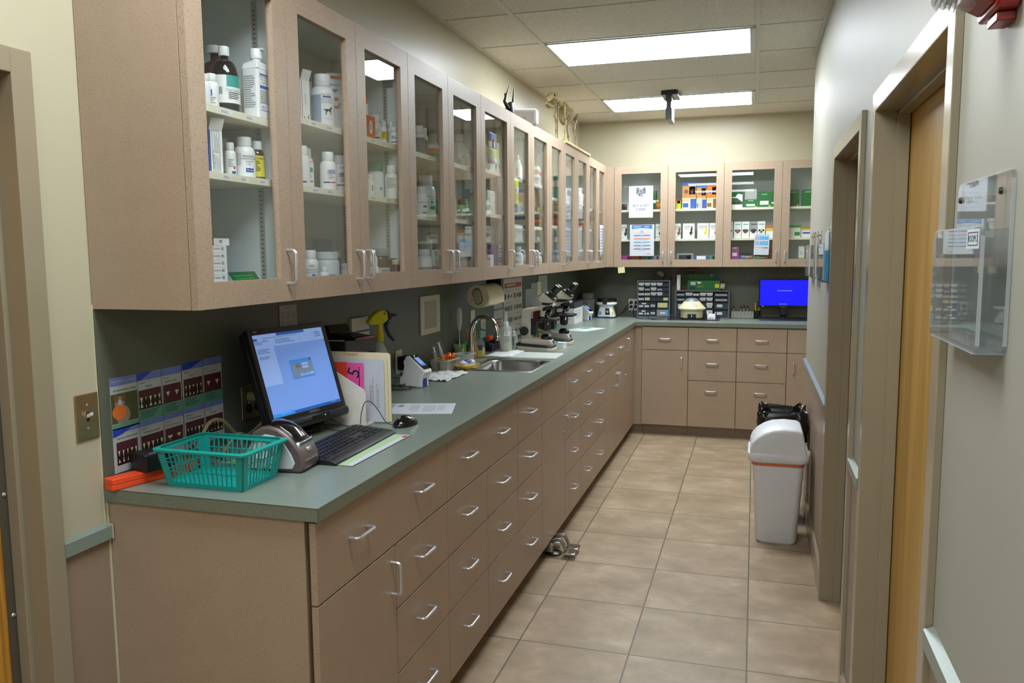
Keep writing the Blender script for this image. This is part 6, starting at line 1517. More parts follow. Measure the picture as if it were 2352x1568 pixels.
# ------ paper towel roll on a holder under the wall cabinet
t = thing('paper_towel_roll', 'cream paper towel roll on a holder under the wall cabinets', 'paper towel', (.160, 2.72, 1.376), 0)
cx, cz, y0, y1 = .160, 1.376, 2.545, 2.825
m = MB(); m.lathe([(.022, y0), (.064, y0), (.064, y1), (.022, y1)], 40, 0, (cx, 0, cz), 'y', cap0=False, cap1=False); m.lathe([(.022, y0), (.022, y1)], 24, 0, (cx, 0, cz), 'y', cap0=False, cap1=False)
m.add([(cx+.0645, y0, cz), (cx+.0645, y1, cz), (cx+.067, y1, cz-.045), (cx+.067, y0, cz-.045)], [(0, 1, 2, 3)])
m.build('roll', mat('cream_towel', '#d8cfb0', .8, bump=.3, bscale=120), t, fixn=False, smooth=40)
m = MB(); pl = []
for i in range(28):
    a = 2*PI*i/28; r_ = .036*(1-.35*abs(math.cos(a-.35))**3); pl.append((r_*math.cos(a)*.9, r_*1.15*math.sin(a)))
m.prism([(cx+a, cz+b) for a, b in pl], 'y', y0-.012, y0-.001); m.build('end_cap', mat('cap_steel', '#b5b0a6', .35, .3), t, bevel=.003)
MB().prism([(cx+a*1.12, cz+b*1.1) for a, b in pl], 'y', y0-.004, y0-.0005).build('cap_rim', m_black, t)
MB().box(cx-.045, cx+.045, y1+.002, y1+.012, 1.335, UZ0-.0005).box(cx-.045, cx+.045, 2.56, y1+.012, UZ0-.008, UZ0-.0005).cyl((cx, y0-.002, cz), .010, y1-y0+.006, 'y').build('bracket', m_black, t, smooth=0)

# ------ parasite poster, notes and small signs
def par(m, w, h):
    W_(m, .02, w-.02, h*.84, h*.92, 1); m.lines((.0015, w*.15, h*.90), (0, 1, 0), (0, 0, 1), w*.7, h*.04, 1, 0, .7, 3)
    W_(m, w*.5-.0015, w*.5+.0015, 0, h*.82, 4); q = random.Random(2)
    for c_ in range(2):
        for r_ in range(4):
            W_(m, w*(.1+.5*c_), w*(.38+.5*c_), h*(.79-r_*.2), h*(.8-r_*.2), 4)
            for k in range(5):
                y = w*(.05+.5*c_)+k*w*.085+.01; a, b = w*q.uniform(.012, .034), h*q.uniform(.02, .06); z = h*(.70-r_*.2)
                m.add([(.0016, y+a*math.cos(2*PI*i/12), z+b*math.sin(2*PI*i/12)) for i in range(12)], [tuple(range(12))], q.choice((2, 2, 3)))
wsheet('white parasite chart poster with orange title band behind the squeeze bottle', 3.515, 3.965, 1.03, 1.440, par, [mat('poster_white', '#d0cac4', .4), mat('rust_print', '#a4502c', .5), m_ink, mat('brown_ink', '#5a2418', .5), m_gink])
wsheet('small red lettered notice low on the splashback beside the parasite chart', 3.30, 3.50, 1.10, 1.24, lambda m, w, h: (m.text('IF', .02, (.0013, w*.25, h*.80), (0, 1, 0), (0, 0, 1), 1), m.lines((.0013, w*.1, h*.6), (0, 1, 0), (0, 0, 1), w*.8, h*.5, 3, 1, .5, 2)), [m_lpap, m_red], 'notice', 'notice')
wsheet('grey sheet above the red lettered notice on the splashback', 3.30, 3.49, 1.25, 1.36, lambda m, w, h: m.lines((.0013, w*.1, h*.8), (0, 1, 0), (0, 0, 1), w*.8, h*.6, 3, 1, .4, 2), [m_lpap, m_gink], 'notice', 'notice')
for k, (y0, y1, z0, z1, l) in enumerate(((4.06, 4.24, 1.19, 1.345, 'small white notice leftmost of the three above the near microscope'), (4.22, 4.44, 1.15, 1.385, 'white printed page in the middle of the notices above the near microscope'), (4.42, 4.70, 1.16, 1.435, 'largest white page with a bent corner, rightmost notice above the microscopes'))):
    wsheet(l, y0, y1, z0, z1, lambda m, w, h: m.lines((.0013, w*.1, h*.85), (0, 1, 0), (0, 0, 1), w*.8, h*.7, 7, 1, .35, 3), [m_lpap, m_gink], 'notice', 'notice', x=.0065+.001*k)
wsheet('yellow sticky note on the notices above the microscopes', 4.38, 4.50, 1.29, 1.39, lambda m, w, h: None, [MATS['sticky_yellow']], 'sticky_note', 'note', x=.0098)
plate('wall_outlet', 'pale outlet plate behind the faucet and the soap bottle', 3.03, 3.12, 1.09, 1.205, m_ivory, 2)
plate('wall_switch', 'narrow ivory plate on the splashback just left of the faucet arc', 2.845, 2.92, 1.16, 1.275, m_ivory, 0, False, cat='switch plate')
wsheet('white notice behind the microscope arm, low on the splashback', 4.05, 4.30, 1.03, 1.145, lambda m, w, h: m.lines((.0013, w*.1, h*.8), (0, 1, 0), (0, 0, 1), w*.8, h*.6, 4, 1, .4, 2), [m_lpap, m_gink], 'notice', 'notice')
t = thing('hair_clipper', 'red and dark grey clipper with coiled cord behind the soap bottle', 'clipper', (.058, 3.14, H+.0005), 0)
MB().rbox(-.012, .016, -.12, -.05, .070, .098, .008).build('head', m_orangep, t, world=False, bevel=.005)
MB().rbox(-.022, .022, -.04, .07, .045, .085, .01).build('handle_body', m_rubber, t, world=False, bevel=.005)
m = MB(); P = [(.004*math.cos(i*.9)+(.0), -.10+.17*i/90, .028+.02*math.sin(i*.9)) for i in range(90)]; m.tube(P, .004, 6).build('coiled_cord', mat('grey_cord', '#3c3c3a', .5), t, world=False)
MB().box(-.018, .018, -.1, .08, 0, .045).build('cradle', m_rubber, t, world=False, bevel=.003)
t = thing('glass_jar', 'small clear jar with white dropper top left of the microscope', 'jar', (.085, 3.48, H+.0005))
MB().lathe([(.028, 0), (.028, .05), (.020, .062), (.012, .066)], 18).build('body', m_clearp, t, world=False)
MB().lathe([(.013, .064), (.013, .085), (.004, .09), (.0025, .12), (.0001, .12)], 14).build('dropper_top', m_whitem, t, world=False)
o = MB().rbox(.05, .11, 3.30, 3.42, H+.0005, H+.055, .006).build('steel_box', mat('dull_metal', '#6a6c66', .4, .6)); tag(o, 'dull grey metal box behind the squeeze bottle and power lead', 'box')
carton('small white and teal carton on the counter under the near microscope', .42, .47, 3.30, 3.39, H+.0005, H+.033, ms=[m_whitem, m_teal, m_gink], art=lambda m, w, d, h: (m.quad((-w/2, -d/2, h+.0005), (w/2, -d/2, h+.0005), (w/2, 0, h+.0005), (-w/2, 0, h+.0005), 1), m.lines((w/2+E_, -d*.3, h*.8), (0, 1, 0), (0, 0, 1), d*.6, h*.5, 2, 2, .4, 2)), group=None, name='slide_carton')

# ------ microscopes
m_mic = mat('microscope_enamel', '#c9c4b4', .35, noise=.02)
m_micd = mat('microscope_dark_blue', '#20262e', .4)
def microscope(lab, loc, rz):
    t = thing('microscope', lab, 'microscope', loc, rz, 'white binocular microscopes')
    W = .085
    # base: x 0 (back) .. .235 front
    m = MB(); pl = [(0, -.070), (.10, -.078), (.20, -.082), (.225, -.060), (.232, 0), (.225, .060), (.20, .082), (.10, .078), (0, .070), (-.012, .05), (-.015, 0), (-.012, -.05)]
    n = len(pl)
    m.add([(x, y, 0) for x, y in pl]+[(x, y, .034-.012*max(0, x)/.23) for x, y in pl], [tuple(range(n))[::-1], tuple(range(n, 2*n))]+[(i, (i+1) % n, n+(i+1) % n, n+i) for i in range(n)])
    m.build('base', m_mic, t, world=False, bevel=.004)
    m = MB(); m.add([(x*.99, y*.97, .0345-.012*max(0, x)/.23) for x, y in pl]+[(x*.97, y*.9, .050-.014*max(0, x)/.23) for x, y in pl], [tuple(range(n))[::-1], tuple(range(n, 2*n))]+[(i, (i+1) % n, n+(i+1) % n, n+i) for i in range(n)])
    m.build('base_cover', m_micd, t, world=False, bevel=.004)
    MB().prism([(.015, .045), (.015, .075), (.06, .085), (.075, .083), (.205, .071), (.222, .045), (.215, .034)], 'y', -.045, .045).build('lamp_housing', m_mic, t, world=False, bevel=.005)
    m = MB(); m.quad((.2165, -.022, .046), (.2165, .022, .046), (.2105, .022, .066), (.2105, -.022, .066), 0); m.v = [v+Vector((.004, 0, 0)) for v in m.v]; m.build('badge', m_ink, t, world=False, fixn=False)
    # arm
    m = MB(); pl = [(.015, .045), (.015, .245), (.022, .256), (.03, .262), (.215, .292), (.228, .286), (.220, .268), (.095, .246), (.080, .236), (.076, .10), (.09, .083), (.10, .06)]
    m.prism(pl, 'y', -.028, .028); m.build('arm', m_mic, t, world=False, bevel=.006)
    m = MB()
    for s_ in (-1, 1): m.lathe([(.0001, 0), (.022, 0), (.027, .006), (.027, .022), (.022, .026), (.0001, .026)] if s_ > 0 else [(.0001, 0), (.022, 0), (.027, -.006), (.027, -.022), (.022, -.026), (.0001, -.026)], 24, 0, (.040, s_*.032, .125), 'y')
    m.build('focus_knob', m_black, t, world=False)
    m = MB(); m.rbox(.088, .245, -.075, .075, .188, .203, .01); m.build('stage', m_black, t, world=False, bevel=.002)
    MB().box(.078, .11, -.025, .025, .10, .20).build('stage_bracket', m_black, t, world=False, bevel=.003)
    MB().tube([(.11, -.02, .208), (.15, -.04, .212), (.19, -.02, .206)], .004, 8).box(.10, .15, -.06, -.02, .2035, .211).build('slide_clip', m_blackg, t, world=False)
    MB().lathe([(.018, .128), (.026, .14), (.028, .186)], 20, 0, (.172, 0, 0)).build('condenser', m_black, t, world=False)
    MB().lathe([(.034, .070), (.036, .090), (.024, .104), (.020, .106), (.0001, .106)], 22, 0, (.172, 0, 0)).build('illuminator', m_black, t, world=False)
    MB().tube([(.20, -.06, .19), (.20, -.085, .165), (.20, -.085, .135)], .009, 10).build('stage_control', m_black, t, world=False)
    # turret
    m = MB(); m.T = Matrix.Translation((.188, 0, .262)) @ Matrix.Rotation(math.radians(-14), 4, 'Y'); m.lathe([(.040, -.006), (.043, .004), (.043, .014), (.030, .018)], 24); m.build('turret', m_black, t, world=False)
    for k_, (a, L_) in enumerate(((0, .052), (2.1, .045), (4.2, .040), (3.1, .03))):
        m = MB(); m.T = Matrix.Translation((.188, 0, .258)) @ Matrix.Rotation(a, 4, 'Z') @ Matrix.Rotation(math.radians(26), 4, 'Y')
        m.lathe([(.012, -.006), (.012, -L_*.7), (.009, -L_*.72), (.009, -L_*.9), (.006, -L_)], 16, 0, (.0, 0, 0)); m.v = [v for v in m.v]; o = m.build('objective', m_blackg, t, world=False)
        m2 = MB(); m2.T = m.T; m2.lathe([(.0125, -L_*.62), (.0125, -L_*.70)], 16).lathe([(.0093, -L_*.9), (.0063, -L_*1.005)], 14); m2.build('objective_ring', m_chrome, o, world=False)
    # head: rotated prism block
    RT_ = Matrix.Translation((.178, 0, .293)) @ Matrix.Rotation(math.radians(0), 4, 'Y')
    MB().lathe([(.034, .286), (.034, .300)], 22, 0, (.178, 0, 0)).build('head_ring', m_micd, t, world=False)
    m = MB(); m.prism([(.125, .326), (.140, .302), (.212, .298), (.230, .312), (.168, .362)], 'y', -.037, .037); m.build('head', m_mic, t, world=False, bevel=.005)
    # eye tube plate
    d = Vector((.62, 0, .785)).normalized(); q_ = Vector((.785, 0, -.62)).normalized(); c0 = Vector((.199, 0, .338))
    ang = math.atan2(d.x, d.z)
    m = MB(); m.T = Matrix.Translation(c0) @ Matrix.Rotation(ang, 4, 'Y'); m.rbox(-.038, .038, -.040, .040, -.004, .008, .008); m.build('head_plate', m_micd, t, world=False, bevel=.002)
    for s_ in (-1, 1):
        m = MB(); m.T = Matrix.Translation(c0+Vector((0, s_*.030, 0))) @ Matrix.Rotation(ang, 4, 'Y')
        m.lathe([(.019, .008), (.019, .030), (.0155, .034), (.0155, .055), (.017, .058), (.017, .078), (.014, .082), (.008, .082), (.007, .079), (.0001, .079)], 20); m.build('eyepiece', m_black, t, world=False)
        m = MB(); m.T = Matrix.Translation(c0+Vector((0, s_*.030, 0))) @ Matrix.Rotation(ang, 4, 'Y'); m.lathe([(.0145, .0825), (.0145, .0835), (.0085, .0835)], 18).build('eyepiece_ring', m_silver, t, world=False)
    return t
microscope('near white binocular microscope on the counter past the drain board', (.222, 3.165, H+.0005), 0)
microscope('far white binocular microscope standing behind the near one', (.245, 3.545, H+.0005), 0)
# bits between the microscopes
t = thing('red_clip', 'bright red plastic clip standing between the microscope base parts', 'clip', (.30, 3.36, H+.0005), 0)
MB().prism([(-.012, 0), (-.006, .05), (0, .09), (.006, .05), (.012, 0)], 'y', -.008, .008).build('jaw', m_orangep, t, world=False, bevel=.002)
for k, (x, y) in enumerate(((.20, 3.34), (.235, 3.36))):
    t = thing('dropper_bottle', '%s small white dropper bottle behind the near microscope' % ('left' if k == 0 else 'right'), 'bottle', (x, y, H+.0005), 0, 'small dropper bottles')
    MB().lathe([(.014, 0), (.015, .01), (.015, .04), (.006, .05)], 16).build('body', m_white, t, world=False)
    MB().lathe([(.006, .048), (.005, .06), (.002, .085), (.0001, .086)], 12).build('tip', m_white, t, world=False)
basket('small_basket', 'small green basket with yellow and purple items behind far microscope', (.16, 3.95, H+.0005), 0, .13, .16, .06, .012, mat('green_basket', '#1f7a5a', .4), 9, 11, (.5,))
o = MB().box(.11, .20, 3.90, 4.0, H+.006, H+.05).build('sponge', m_lime, bevel=.004); tag(o, 'yellow green sponge inside the small green basket', 'sponge')
o = MB().box(.20, .203, 3.92, 4.03, H+.012, H+.085).build('card', MATS['sticky_yellow']); tag(o, 'pale yellow card standing up in the small green basket', 'card')
t = thing('sharps_container', 'red sharps container on the counter behind the microscopes', 'container', (.075, 4.18, H+.0005), 0)
MB().add([(-.055, -.07, 0), (.055, -.07, 0), (.055, .07, 0), (-.055, .07, 0), (-.065, -.08, .19), (.065, -.08, .19), (.065, .08, .19), (-.065, .08, .19)], [(3, 2, 1, 0), (4, 5, 6, 7), (0, 1, 5, 4), (1, 2, 6, 5), (2, 3, 7, 6), (3, 0, 4, 7)]).build('body', mat('dark_red_plastic', '#7a1f18', .4), t, world=False, bevel=.005)
MB().box(-.067, .067, -.082, .082, .185, .20).build('lid', mat('dark_red_lid', '#5a1712', .4), t, world=False, bevel=.004)
t = thing('test_kit_box', 'tall white box with slate top and red line beside far microscope', 'box', (.085, 5.00, H+.0005), 0)
Wb = (.0, .150, 0., .36)
MB().box(0-.07, .085, 0, .34, 0, .180).build('carton', m_whitem, t, world=False, smooth=0, bevel=.001)
m = MB(); X = .0856; m.quad((X, 0, .135), (X, .34, .135), (X, .34, .18), (X, 0, .18), 0).quad((X, .02, .108), (X, .30, .108), (X, .30, .111), (X, .02, .111), 1); m.lines((X, .06, .09), (0, 1, 0), (0, 0, 1), .2, .05, 3, 2, .3, 2)
m.quad((-.07, -.0006, .135), (.085, -.0006, .135), (.085, -.0006, .18), (-.07, -.0006, .18), 0).quad((-.06, -.0006, .100), (.08, -.0006, .106), (.08, -.0006, .108), (-.06, -.0006, .103), 1); m.lines((-.04, -.0006, .08), (1, 0, 0), (0, 0, 1), .10, .05, 3, 2, .3, 4)
m.quad((-.07, 0, .1806), (.085, 0, .1806), (.085, .34, .1806), (-.07, .34, .1806), 0)
m.build('print', [mat('slate_print', '#3c4654', .5), m_red, m_grey], t, world=False, fixn=False, smooth=0)
analyser('second white analyser with blue screen by the tall white box', (.165, 5.48, H+.0005), math.radians(-25), .85)
t = MB(); o_ = Vector((.20, 4.47, H+.0006))
t.T = Matrix.Translation(o_) @ Matrix.Rotation(math.radians(-18), 4, 'Z')
t.box(0, .20, 0, .33, 0, .0008).quad((.02, .20, .0012), (.09, .20, .0012), (.09, .30, .0012), (.02, .30, .0012), 1)
t.lines((.06, .03, .0012), (0, 1, 0), (-1, 0, 0), .12, .03, 3, 2, .4, 3)
tag(t.build('printed_sheet', [m_paper, m_green2, m_gink], fixn=False, smooth=0), 'white sheet with green block on the counter behind the microscopes', 'sheet of paper')
# grey dispensing box in the corner
t = thing('dispenser_box', 'beige boxy appliance standing in the dark counter corner', 'appliance', (.10, 5.86, H+.0005), 0)
MB().box(-.085, .085, -.06, .08, 0, .165).build('housing', mat('warm_grey_plastic', '#77736a', .5), t, world=False, bevel=.006)
MB().box(-.035, .06, -.02, .07, .165, .225).build('top_block', mat('warm_grey_light', '#8d897e', .5), t, world=False, bevel=.004)
m = MB(); m.quad((-.06, -.061, .03), (.05, -.061, .03), (.05, -.061, .15), (-.06, -.061, .15), 0); m.lines((-.04, -.0615, .14), (1, 0, 0), (0, 0, 1), .08, .06, 4, 1, .4, 2); m.build('front_label', [mat('beige_label', '#8f8a7c', .6), m_ink], t, world=False, fixn=False)
# black topped centrifuge
t = thing('centrifuge', 'white centrifuge with black round lid in the counter corner', 'centrifuge', (.302, 5.80, H+.0005), 0)
MB().rbox(-.085, .085, -.07, .08, 0, .012, .03).build('foot_plate', mat('deep_blue_base', '#16306e', .4), t, world=False, bevel=.003)
m = MB(); A = ring(-.082, .082, -.065, .08, .03, .012); B = ring(-.062, .062, -.06, .06, .03, .105); k = len(A); m.add(A+B, [(i, (i+1) % k, k+(i+1) % k, k+i) for i in range(k)]+[tuple(range(k))[::-1], tuple(range(k, 2*k))]); m.build('body', m_white, t, world=False)
MB().lathe([(.062, .105), (.085, .122), (.098, .128), (.098, .150), (.094, .156)], 30).build('bowl', m_white, t, world=False)
MB().lathe([(.101, .150), (.101, .166), (.085, .182), (.04, .186), (.0001, .186)], 30).build('lid', m_blackg, t, world=False)
MB().box(-.018, .022, -.108, -.096, .128, .172).build('latch', m_black, t, world=False, bevel=.003)
m = MB(); m.add([(-.012, -.0695, .02), (.056, -.0695, .02), (.042, -.0628, .098), (-.012, -.0628, .098)], [(0, 1, 2, 3)], 0); m.add([(.0, -.0708, .03), (.044, -.0708, .03), (.036, -.0645, .09), (.0, -.0645, .09)], [(0, 1, 2, 3)], 1); n = 14; m.add([(.020+.012*math.cos(2*PI*i/n), -.0745+.0025*(math.sin(2*PI*i/n)+1), .06+.012*math.sin(2*PI*i/n)) for i in range(n)], [tuple(range(n))], 2); m.quad((-.065, -.066, .03), (-.035, -.066, .03), (-.035, -.0635, .06), (-.065, -.0635, .06), 3)
m.quad((.062, -.066, .03), (.078, -.066, .03), (.072, -.063, .06), (.060, -.063, .06), 4); m.build('control_panel', [m_whitem, m_black, m_grey, m_lblue, m_yellow], t, world=False, fixn=False)

# ------------------------------------------------------------------ back counter
plate('wall_outlet', 'pale double outlet plate on the far splashback with black plugs', .475, .575, 1.062, 1.172, m_ivory, 2, gang=2, run='B', sock=m_black)
for k, pts in enumerate(([(.50, 6.00, 1.10), (.47, 5.97, 1.08), (.43, 5.90, 1.04), (.38, 5.86, 1.015), (.34, 5.9, 1.012)], [(.50, 6.0, 1.135), (.48, 5.96, 1.12), (.44, 5.90, 1.06), (.40, 5.80, 1.015), (.36, 5.70, 1.012), (.30, 5.68, 1.012)], [(.545, 6.0, 1.13), (.535, 5.93, 1.08), (.55, 5.82, 1.03), (.60, 5.72, 1.013), (.68, 5.66, 1.012), (.76, 5.70, 1.013), (.84, 5.74, 1.02), (.95, 5.78, 1.05), (.99, 5.79, 1.055)], [(.66, 5.80, 1.10), (.68, 5.76, 1.05), (.72, 5.66, 1.014), (.80, 5.62, 1.012), (.86, 5.67, 1.013), (.88, 5.72, 1.014)])):
    cable('black_cable', 'black cable %s' % ['from far outlet to the black topped centrifuge', 'drooping from far outlet to the counter corner', 'running from the outlet to the cream centrifuge', 'looping on the counter before the tall drawer organiser'][k], pts, .0035, m_rubber)
m_org = mat('organiser_grey', '#6c6c70', .45); m_drw = mat('organiser_drawer', '#3e4752', .25, alpha=.9); m_lab = mat('paper_label', '#d8dade', .6)
def organiser(lab, x0, x1, y0, y1, h, rows_, frame_=.012, name='drawer_organiser'):
    """rows_: list of (z0,z1,[ (u0,u1,kind) ]) fractions"""
    t = thing(name, lab, 'organiser', ((x0+x1)/2, (y0+y1)/2, H+.0005), 0, 'small parts organisers')
    w, d = x1-x0, y1-y0
    MB().box(-w/2, -w/2+frame_, -d/2, d/2, 0, h).box(w/2-frame_, w/2, -d/2, d/2, 0, h).box(-w/2+frame_, w/2-frame_, -d/2, d/2, h-frame_, h).box(-w/2+frame_, w/2-frame_, -d/2, d/2, 0, frame_).box(-w/2+frame_, w/2-frame_, d/2-.004, d/2, frame_, h-frame_).build('frame', m_org, t, world=False, smooth=0)
    iw, ih = w-2*frame_, h-2*frame_
    m = MB()
    for (z0, z1, cells) in rows_:
        if z0 > 0: m.box(-w/2+frame_, w/2-frame_, -d/2+.004, d/2-.004, frame_+z0*ih-.0015, frame_+z0*ih+.0015)
    m.build('shelf', m_org, t, world=False, smooth=0)
    for (z0, z1, cells) in rows_:
        for (u0, u1, kd) in cells:
            a = -w/2+frame_+u0*iw+.001; b = -w/2+frame_+u1*iw-.001; c_ = frame_+z0*ih+.0025; e = frame_+z1*ih-.0025
            dr = MB().box(a, b, -d/2+.003, d/2-.02, c_, e-(.004)).box(a, b, -d/2-.003, -d/2+.003, c_, c_+(e-c_)*.30).build('drawer', m_drw, t, world=False, smooth=0)
            y_ = -d/2+.0022
            m = MB()
            def LB_(a0, a1, b0, b1, k=0, yy=y_-.0055):
                m.quad((a+(b-a)*a0, yy, c_+(e-c_)*b0), (a+(b-a)*a1, yy, c_+(e-c_)*b0), (a+(b-a)*a1, yy, c_+(e-c_)*b1), (a+(b-a)*a0, yy, c_+(e-c_)*b1), k)
            if kd == 'l': LB_(.03, .97, .5, .95); LB_(.14, .86, .2, .5); LB_(.2, .8, .35, .42, 1, y_-.006); LB_(.2, .8, .6, .68, 1, y_-.006)
            elif kd == 's': LB_(.1, .9, .25, .55); LB_(.2, .8, .35, .45, 1, y_-.006)
            elif kd == 'f': LB_(.0, .95, .2, .7); LB_(.1, .8, .4, .5, 1, y_-.006)
            elif kd == 'y': LB_(.1, .9, .15, .85, 2)
            elif kd == 't': LB_(.3, .7, .6, .8); LB_(.05, .42, .2, .45); LB_(.55, .95, .2, .45)
            elif kd == 'b': LB_(.2, .6, .3, .7)
            elif kd == 'm': LB_(.02, .98, 0, .95, 1); LB_(.3, .75, .3, .6, 0, y_-.006); LB_(.75, .98, 0, .95, 3, y_-.006)
            if m.v: m.build('label', [m_lab, m_gink, MATS['sticky_yellow'], m_lblue], dr, world=False, fixn=False)
    return t
g5 = [(i/5, (i+1)/5) for i in range(5)]
def row(z0, z1, s): return (z0, z1, [(a, b, k) for (a, b), k in zip(g5, s)])
organiser('tall narrow grey drawer organiser with white labels in the far corner', .575, .880, 5.88, 6.015, .345, [
    row(.855, .985, 'llll_'), row(.715, .850, 'lsls_'), row(.575, .710, 'ffll_'), row(.435, .570, 'fy__y'),
    (.22, .43, [(0, .38, 't'), (.39, .58, 's'), (.60, 1, 'y')]), (.0, .215, [(0, .38, 't'), (.39, .58, 's'), (.60, 1, 'm')])])
r6 = [(0, .17), (.17, .32), (.32, .45), (.45, .58), (.58, .71), (.73, 1)]
def row6(z0, z1, s): return (z0, z1, [(a, b, k) for (a, b), k in zip(r6, s)])
organiser('wide low grey drawer organiser behind the cream centrifuge', .925, 1.412, 5.88, 6.015, .255, [
    row6(.80, .98, 'slflls'), row6(.60, .79, 'ss_lls'), row6(.31, .59, 'bb__lb'), row6(.0, .30, '_bb_lb')])
# tape dispenser on the tall organiser
t = thing('tape_dispenser', 'black tape dispenser on top of the tall drawer organiser', 'tape dispenser', (.79, 5.94, H+.346), 0)
MB().prism([(-.075, 0), (.085, 0), (.085, .045), (.07, .055), (.06, .03), (.02, .02), (-.03, .05), (-.075, .055)], 'y', -.025, .025).build('body', m_black, t, world=False, bevel=.004)
MB().lathe([(.018, -.01), (.034, -.01), (.034, .01), (.018, .01)], 24, 0, (-.01, 0, .048), 'y').build('tape_roll', mat('tape_film', '#7d7a56', .3), t, world=False)
# round green and pink card, white box, green cartons on the low organiser
ZT = H+.2565
t = thing('round_card', 'large round green card with pink rim leaning against the far splashback', 'card', (1.05, 5.995, ZT), 0)
m = MB(); n = 40; m.prism([(.135*math.cos(2*PI*i/n), .10+.105*math.sin(2*PI*i/n)) for i in range(n)], 'y', 0, .004); m.build('rim', mat('dark_magenta_card', '#6d1840', .5), t, world=False)
m = MB(); m.prism([(.122*math.cos(2*PI*i/n), .10+.093*math.sin(2*PI*i/n)) for i in range(n)], 'y', -.001, .0035); m.lines((-.06, -.0015, .17), (1, 0, 0), (0, 0, 1), .12, .03, 2, 1, .6, 2); m.build('face', [mat('olive_card', '#3c5018', .5), m_ink], t, world=False, fixn=False)
carton('slim white carton standing at the left end of low organiser', .938, .968, 5.90, 5.96, ZT, ZT+.138, ms=[m_whitem, m_gink], art=lambda m, w, d, h: m.lines((w*.2, -d/2-E_, h*.3), (0, 0, 1), (-1, 0, 0), h*.5, w*.5, 2, 1, .4, 2), group=None)
m_gc = mat('kelly_green_print', '#1d6a2e', .5)
def dogbox(m, w, d, h):
    m.quad((-w*.40, -d/2-E_, h*.55), (-w*.25, -d/2-E_, h*.55), (-w*.25, -d/2-E_, h*.85), (-w*.40, -d/2-E_, h*.85), 1)
    for i in range(4): fy(m, w, d, w*(.13+i*.03), w*(.145+i*.03), h*.62, h*.78, 2, .001)
    fy(m, w, d, w*.06, w*.24, h*.12, h*.32, 2, .001); fy(m, w, d, w*.84, w*.97, h*.25, h*.65, 3, .001)
    dg = [(0, 0), (.05, .6), (.15, .6), (.3, .65), (.5, .75), (.6, 1), (.65, .7), (.5, .5), (.45, 0), (.38, 0), (.35, .3), (.15, .3), (.1, 0)]
    m.add([(w*.50-w*.0+a*.05-.0, -d/2-.001, h*.15+b*h*.55) for a, b in dg], [tuple(range(13))], 4)
    m.lines((-w*.2, -d/2-E_, h*.45), (1, 0, 0), (0, 0, 1), w*.25, h*.2, 2, 5, .3, 6)
    m.add([(-w*.22, -d/2-.001, h*.9), (-w*.05, -d/2-.001, h*.82), (-w*.16, -d/2-.001, h*.62)], [(0, 1, 2)], 1)
carton('long green carton with dog picture lying on the low organiser', 1.035, 1.325, 5.90, 5.955, ZT, ZT+.088, ms=[m_gc, m_whitem, m_ink, m_yellow, m_cream, m_lime], art=dogbox, group=None)
carton('upright green carton with blue tabs behind the long green carton', 1.04, 1.285, 5.957, 5.985, ZT, ZT+.142, ms=[m_gc, m_lblue, m_brown, m_teal], art=lambda m, w, d, h: (fy(m, w, d, w*.78, w*.88, h*.9, h, 1), fy(m, w, d, 0, w*.6, h*.96, h, 2), [fy(m, w, d, w*(.5+.11*i), w*(.505+.11*i), h*.6, h*.9, 3) for i in range(4)]), group=None)
t = thing('tape_roll', 'white roll lying at the right end behind the long green carton', 'roll', (1.345, 5.955, ZT), 0)
MB().lathe([(.012, -.02), (.030, -.02), (.030, .02), (.012, .02), (.012, -.02)], 20, 0, (0, 0, .0305), 'x', cap0=False, cap1=False).build('roll', m_ivory, t, world=False)
# metal tray with cream centrifuge and white rack
t = MB().box(.885, 1.335, 5.615, 5.872, H+.0005, H+.004); t.box(.885, 1.335, 5.615, 5.620, H+.004, H+.009).box(.885, 1.335, 5.867, 5.872, H+.004, H+.009).box(.885, .890, 5.62, 5.867, H+.004, H+.009).box(1.33, 1.335, 5.62, 5.867, H+.004, H+.009)
tag(t.build('metal_tray', mat('dark_tray', '#4a4654', .3, .7), smooth=0), 'dark metal tray under the cream centrifuge on the far counter', 'tray')
t = thing('centrifuge', 'round cream centrifuge with clear dome on the dark metal tray', 'centrifuge', (1.088, 5.742, H+.0045), 0)
MB().lathe([(.098, 0), (.100, .006), (.100, .014)], 36).build('foot_ring', m_micd, t, world=False)
MB().lathe([(.098, .014), (.100, .075), (.108, .082), (.122, .088), (.124, .098), (.118, .104), (.070, .156), (.065, .160)], 40).build('body', m_cream, t, world=False)
MB().lathe([(.066, .158), (.060, .172), (.042, .184), (.02, .190), (.0001, .191)], 30).build('dome', mat('smoked_dome', '#8d97a4', .1, .3, alpha=.8), t, world=False)
MB().box(-.030, .045, -.1045, -.098, .015, .050).build('switch_panel', m_black, t, world=False, bevel=.002)
MB().box(.003, .011, -.112, -.104, .024, .042).build('switch', m_ivory, t, world=False, bevel=.001)
m = MB(); m.lines((-.035, -.1, .142), (1, 0, 0), (0, 0, 1), .1, .0, 1, 0, .4, 2) if 0 else None
for i in range(4):
    z = .146-i*.010; r_ = .070+(.156-z)*(.048/.052)+.0015
    for j in range(6):
        a0 = -PI/2-.22+j*.13+i*.03
        m.add([((r_)*math.cos(a), (r_)*math.sin(a), z) for a in (a0, a0+.09)]+[((r_+.002)*math.cos(a), (r_+.002)*math.sin(a), z-.0022) for a in (a0+.09, a0)], [(0, 1, 2, 3)])
m.build('handwriting', m_navy, t, world=False, fixn=False)
t = thing('tube_stand', 'small white plastic stand with three holes beside the cream centrifuge', 'stand', (1.262, 5.735, H+.0045), 0)
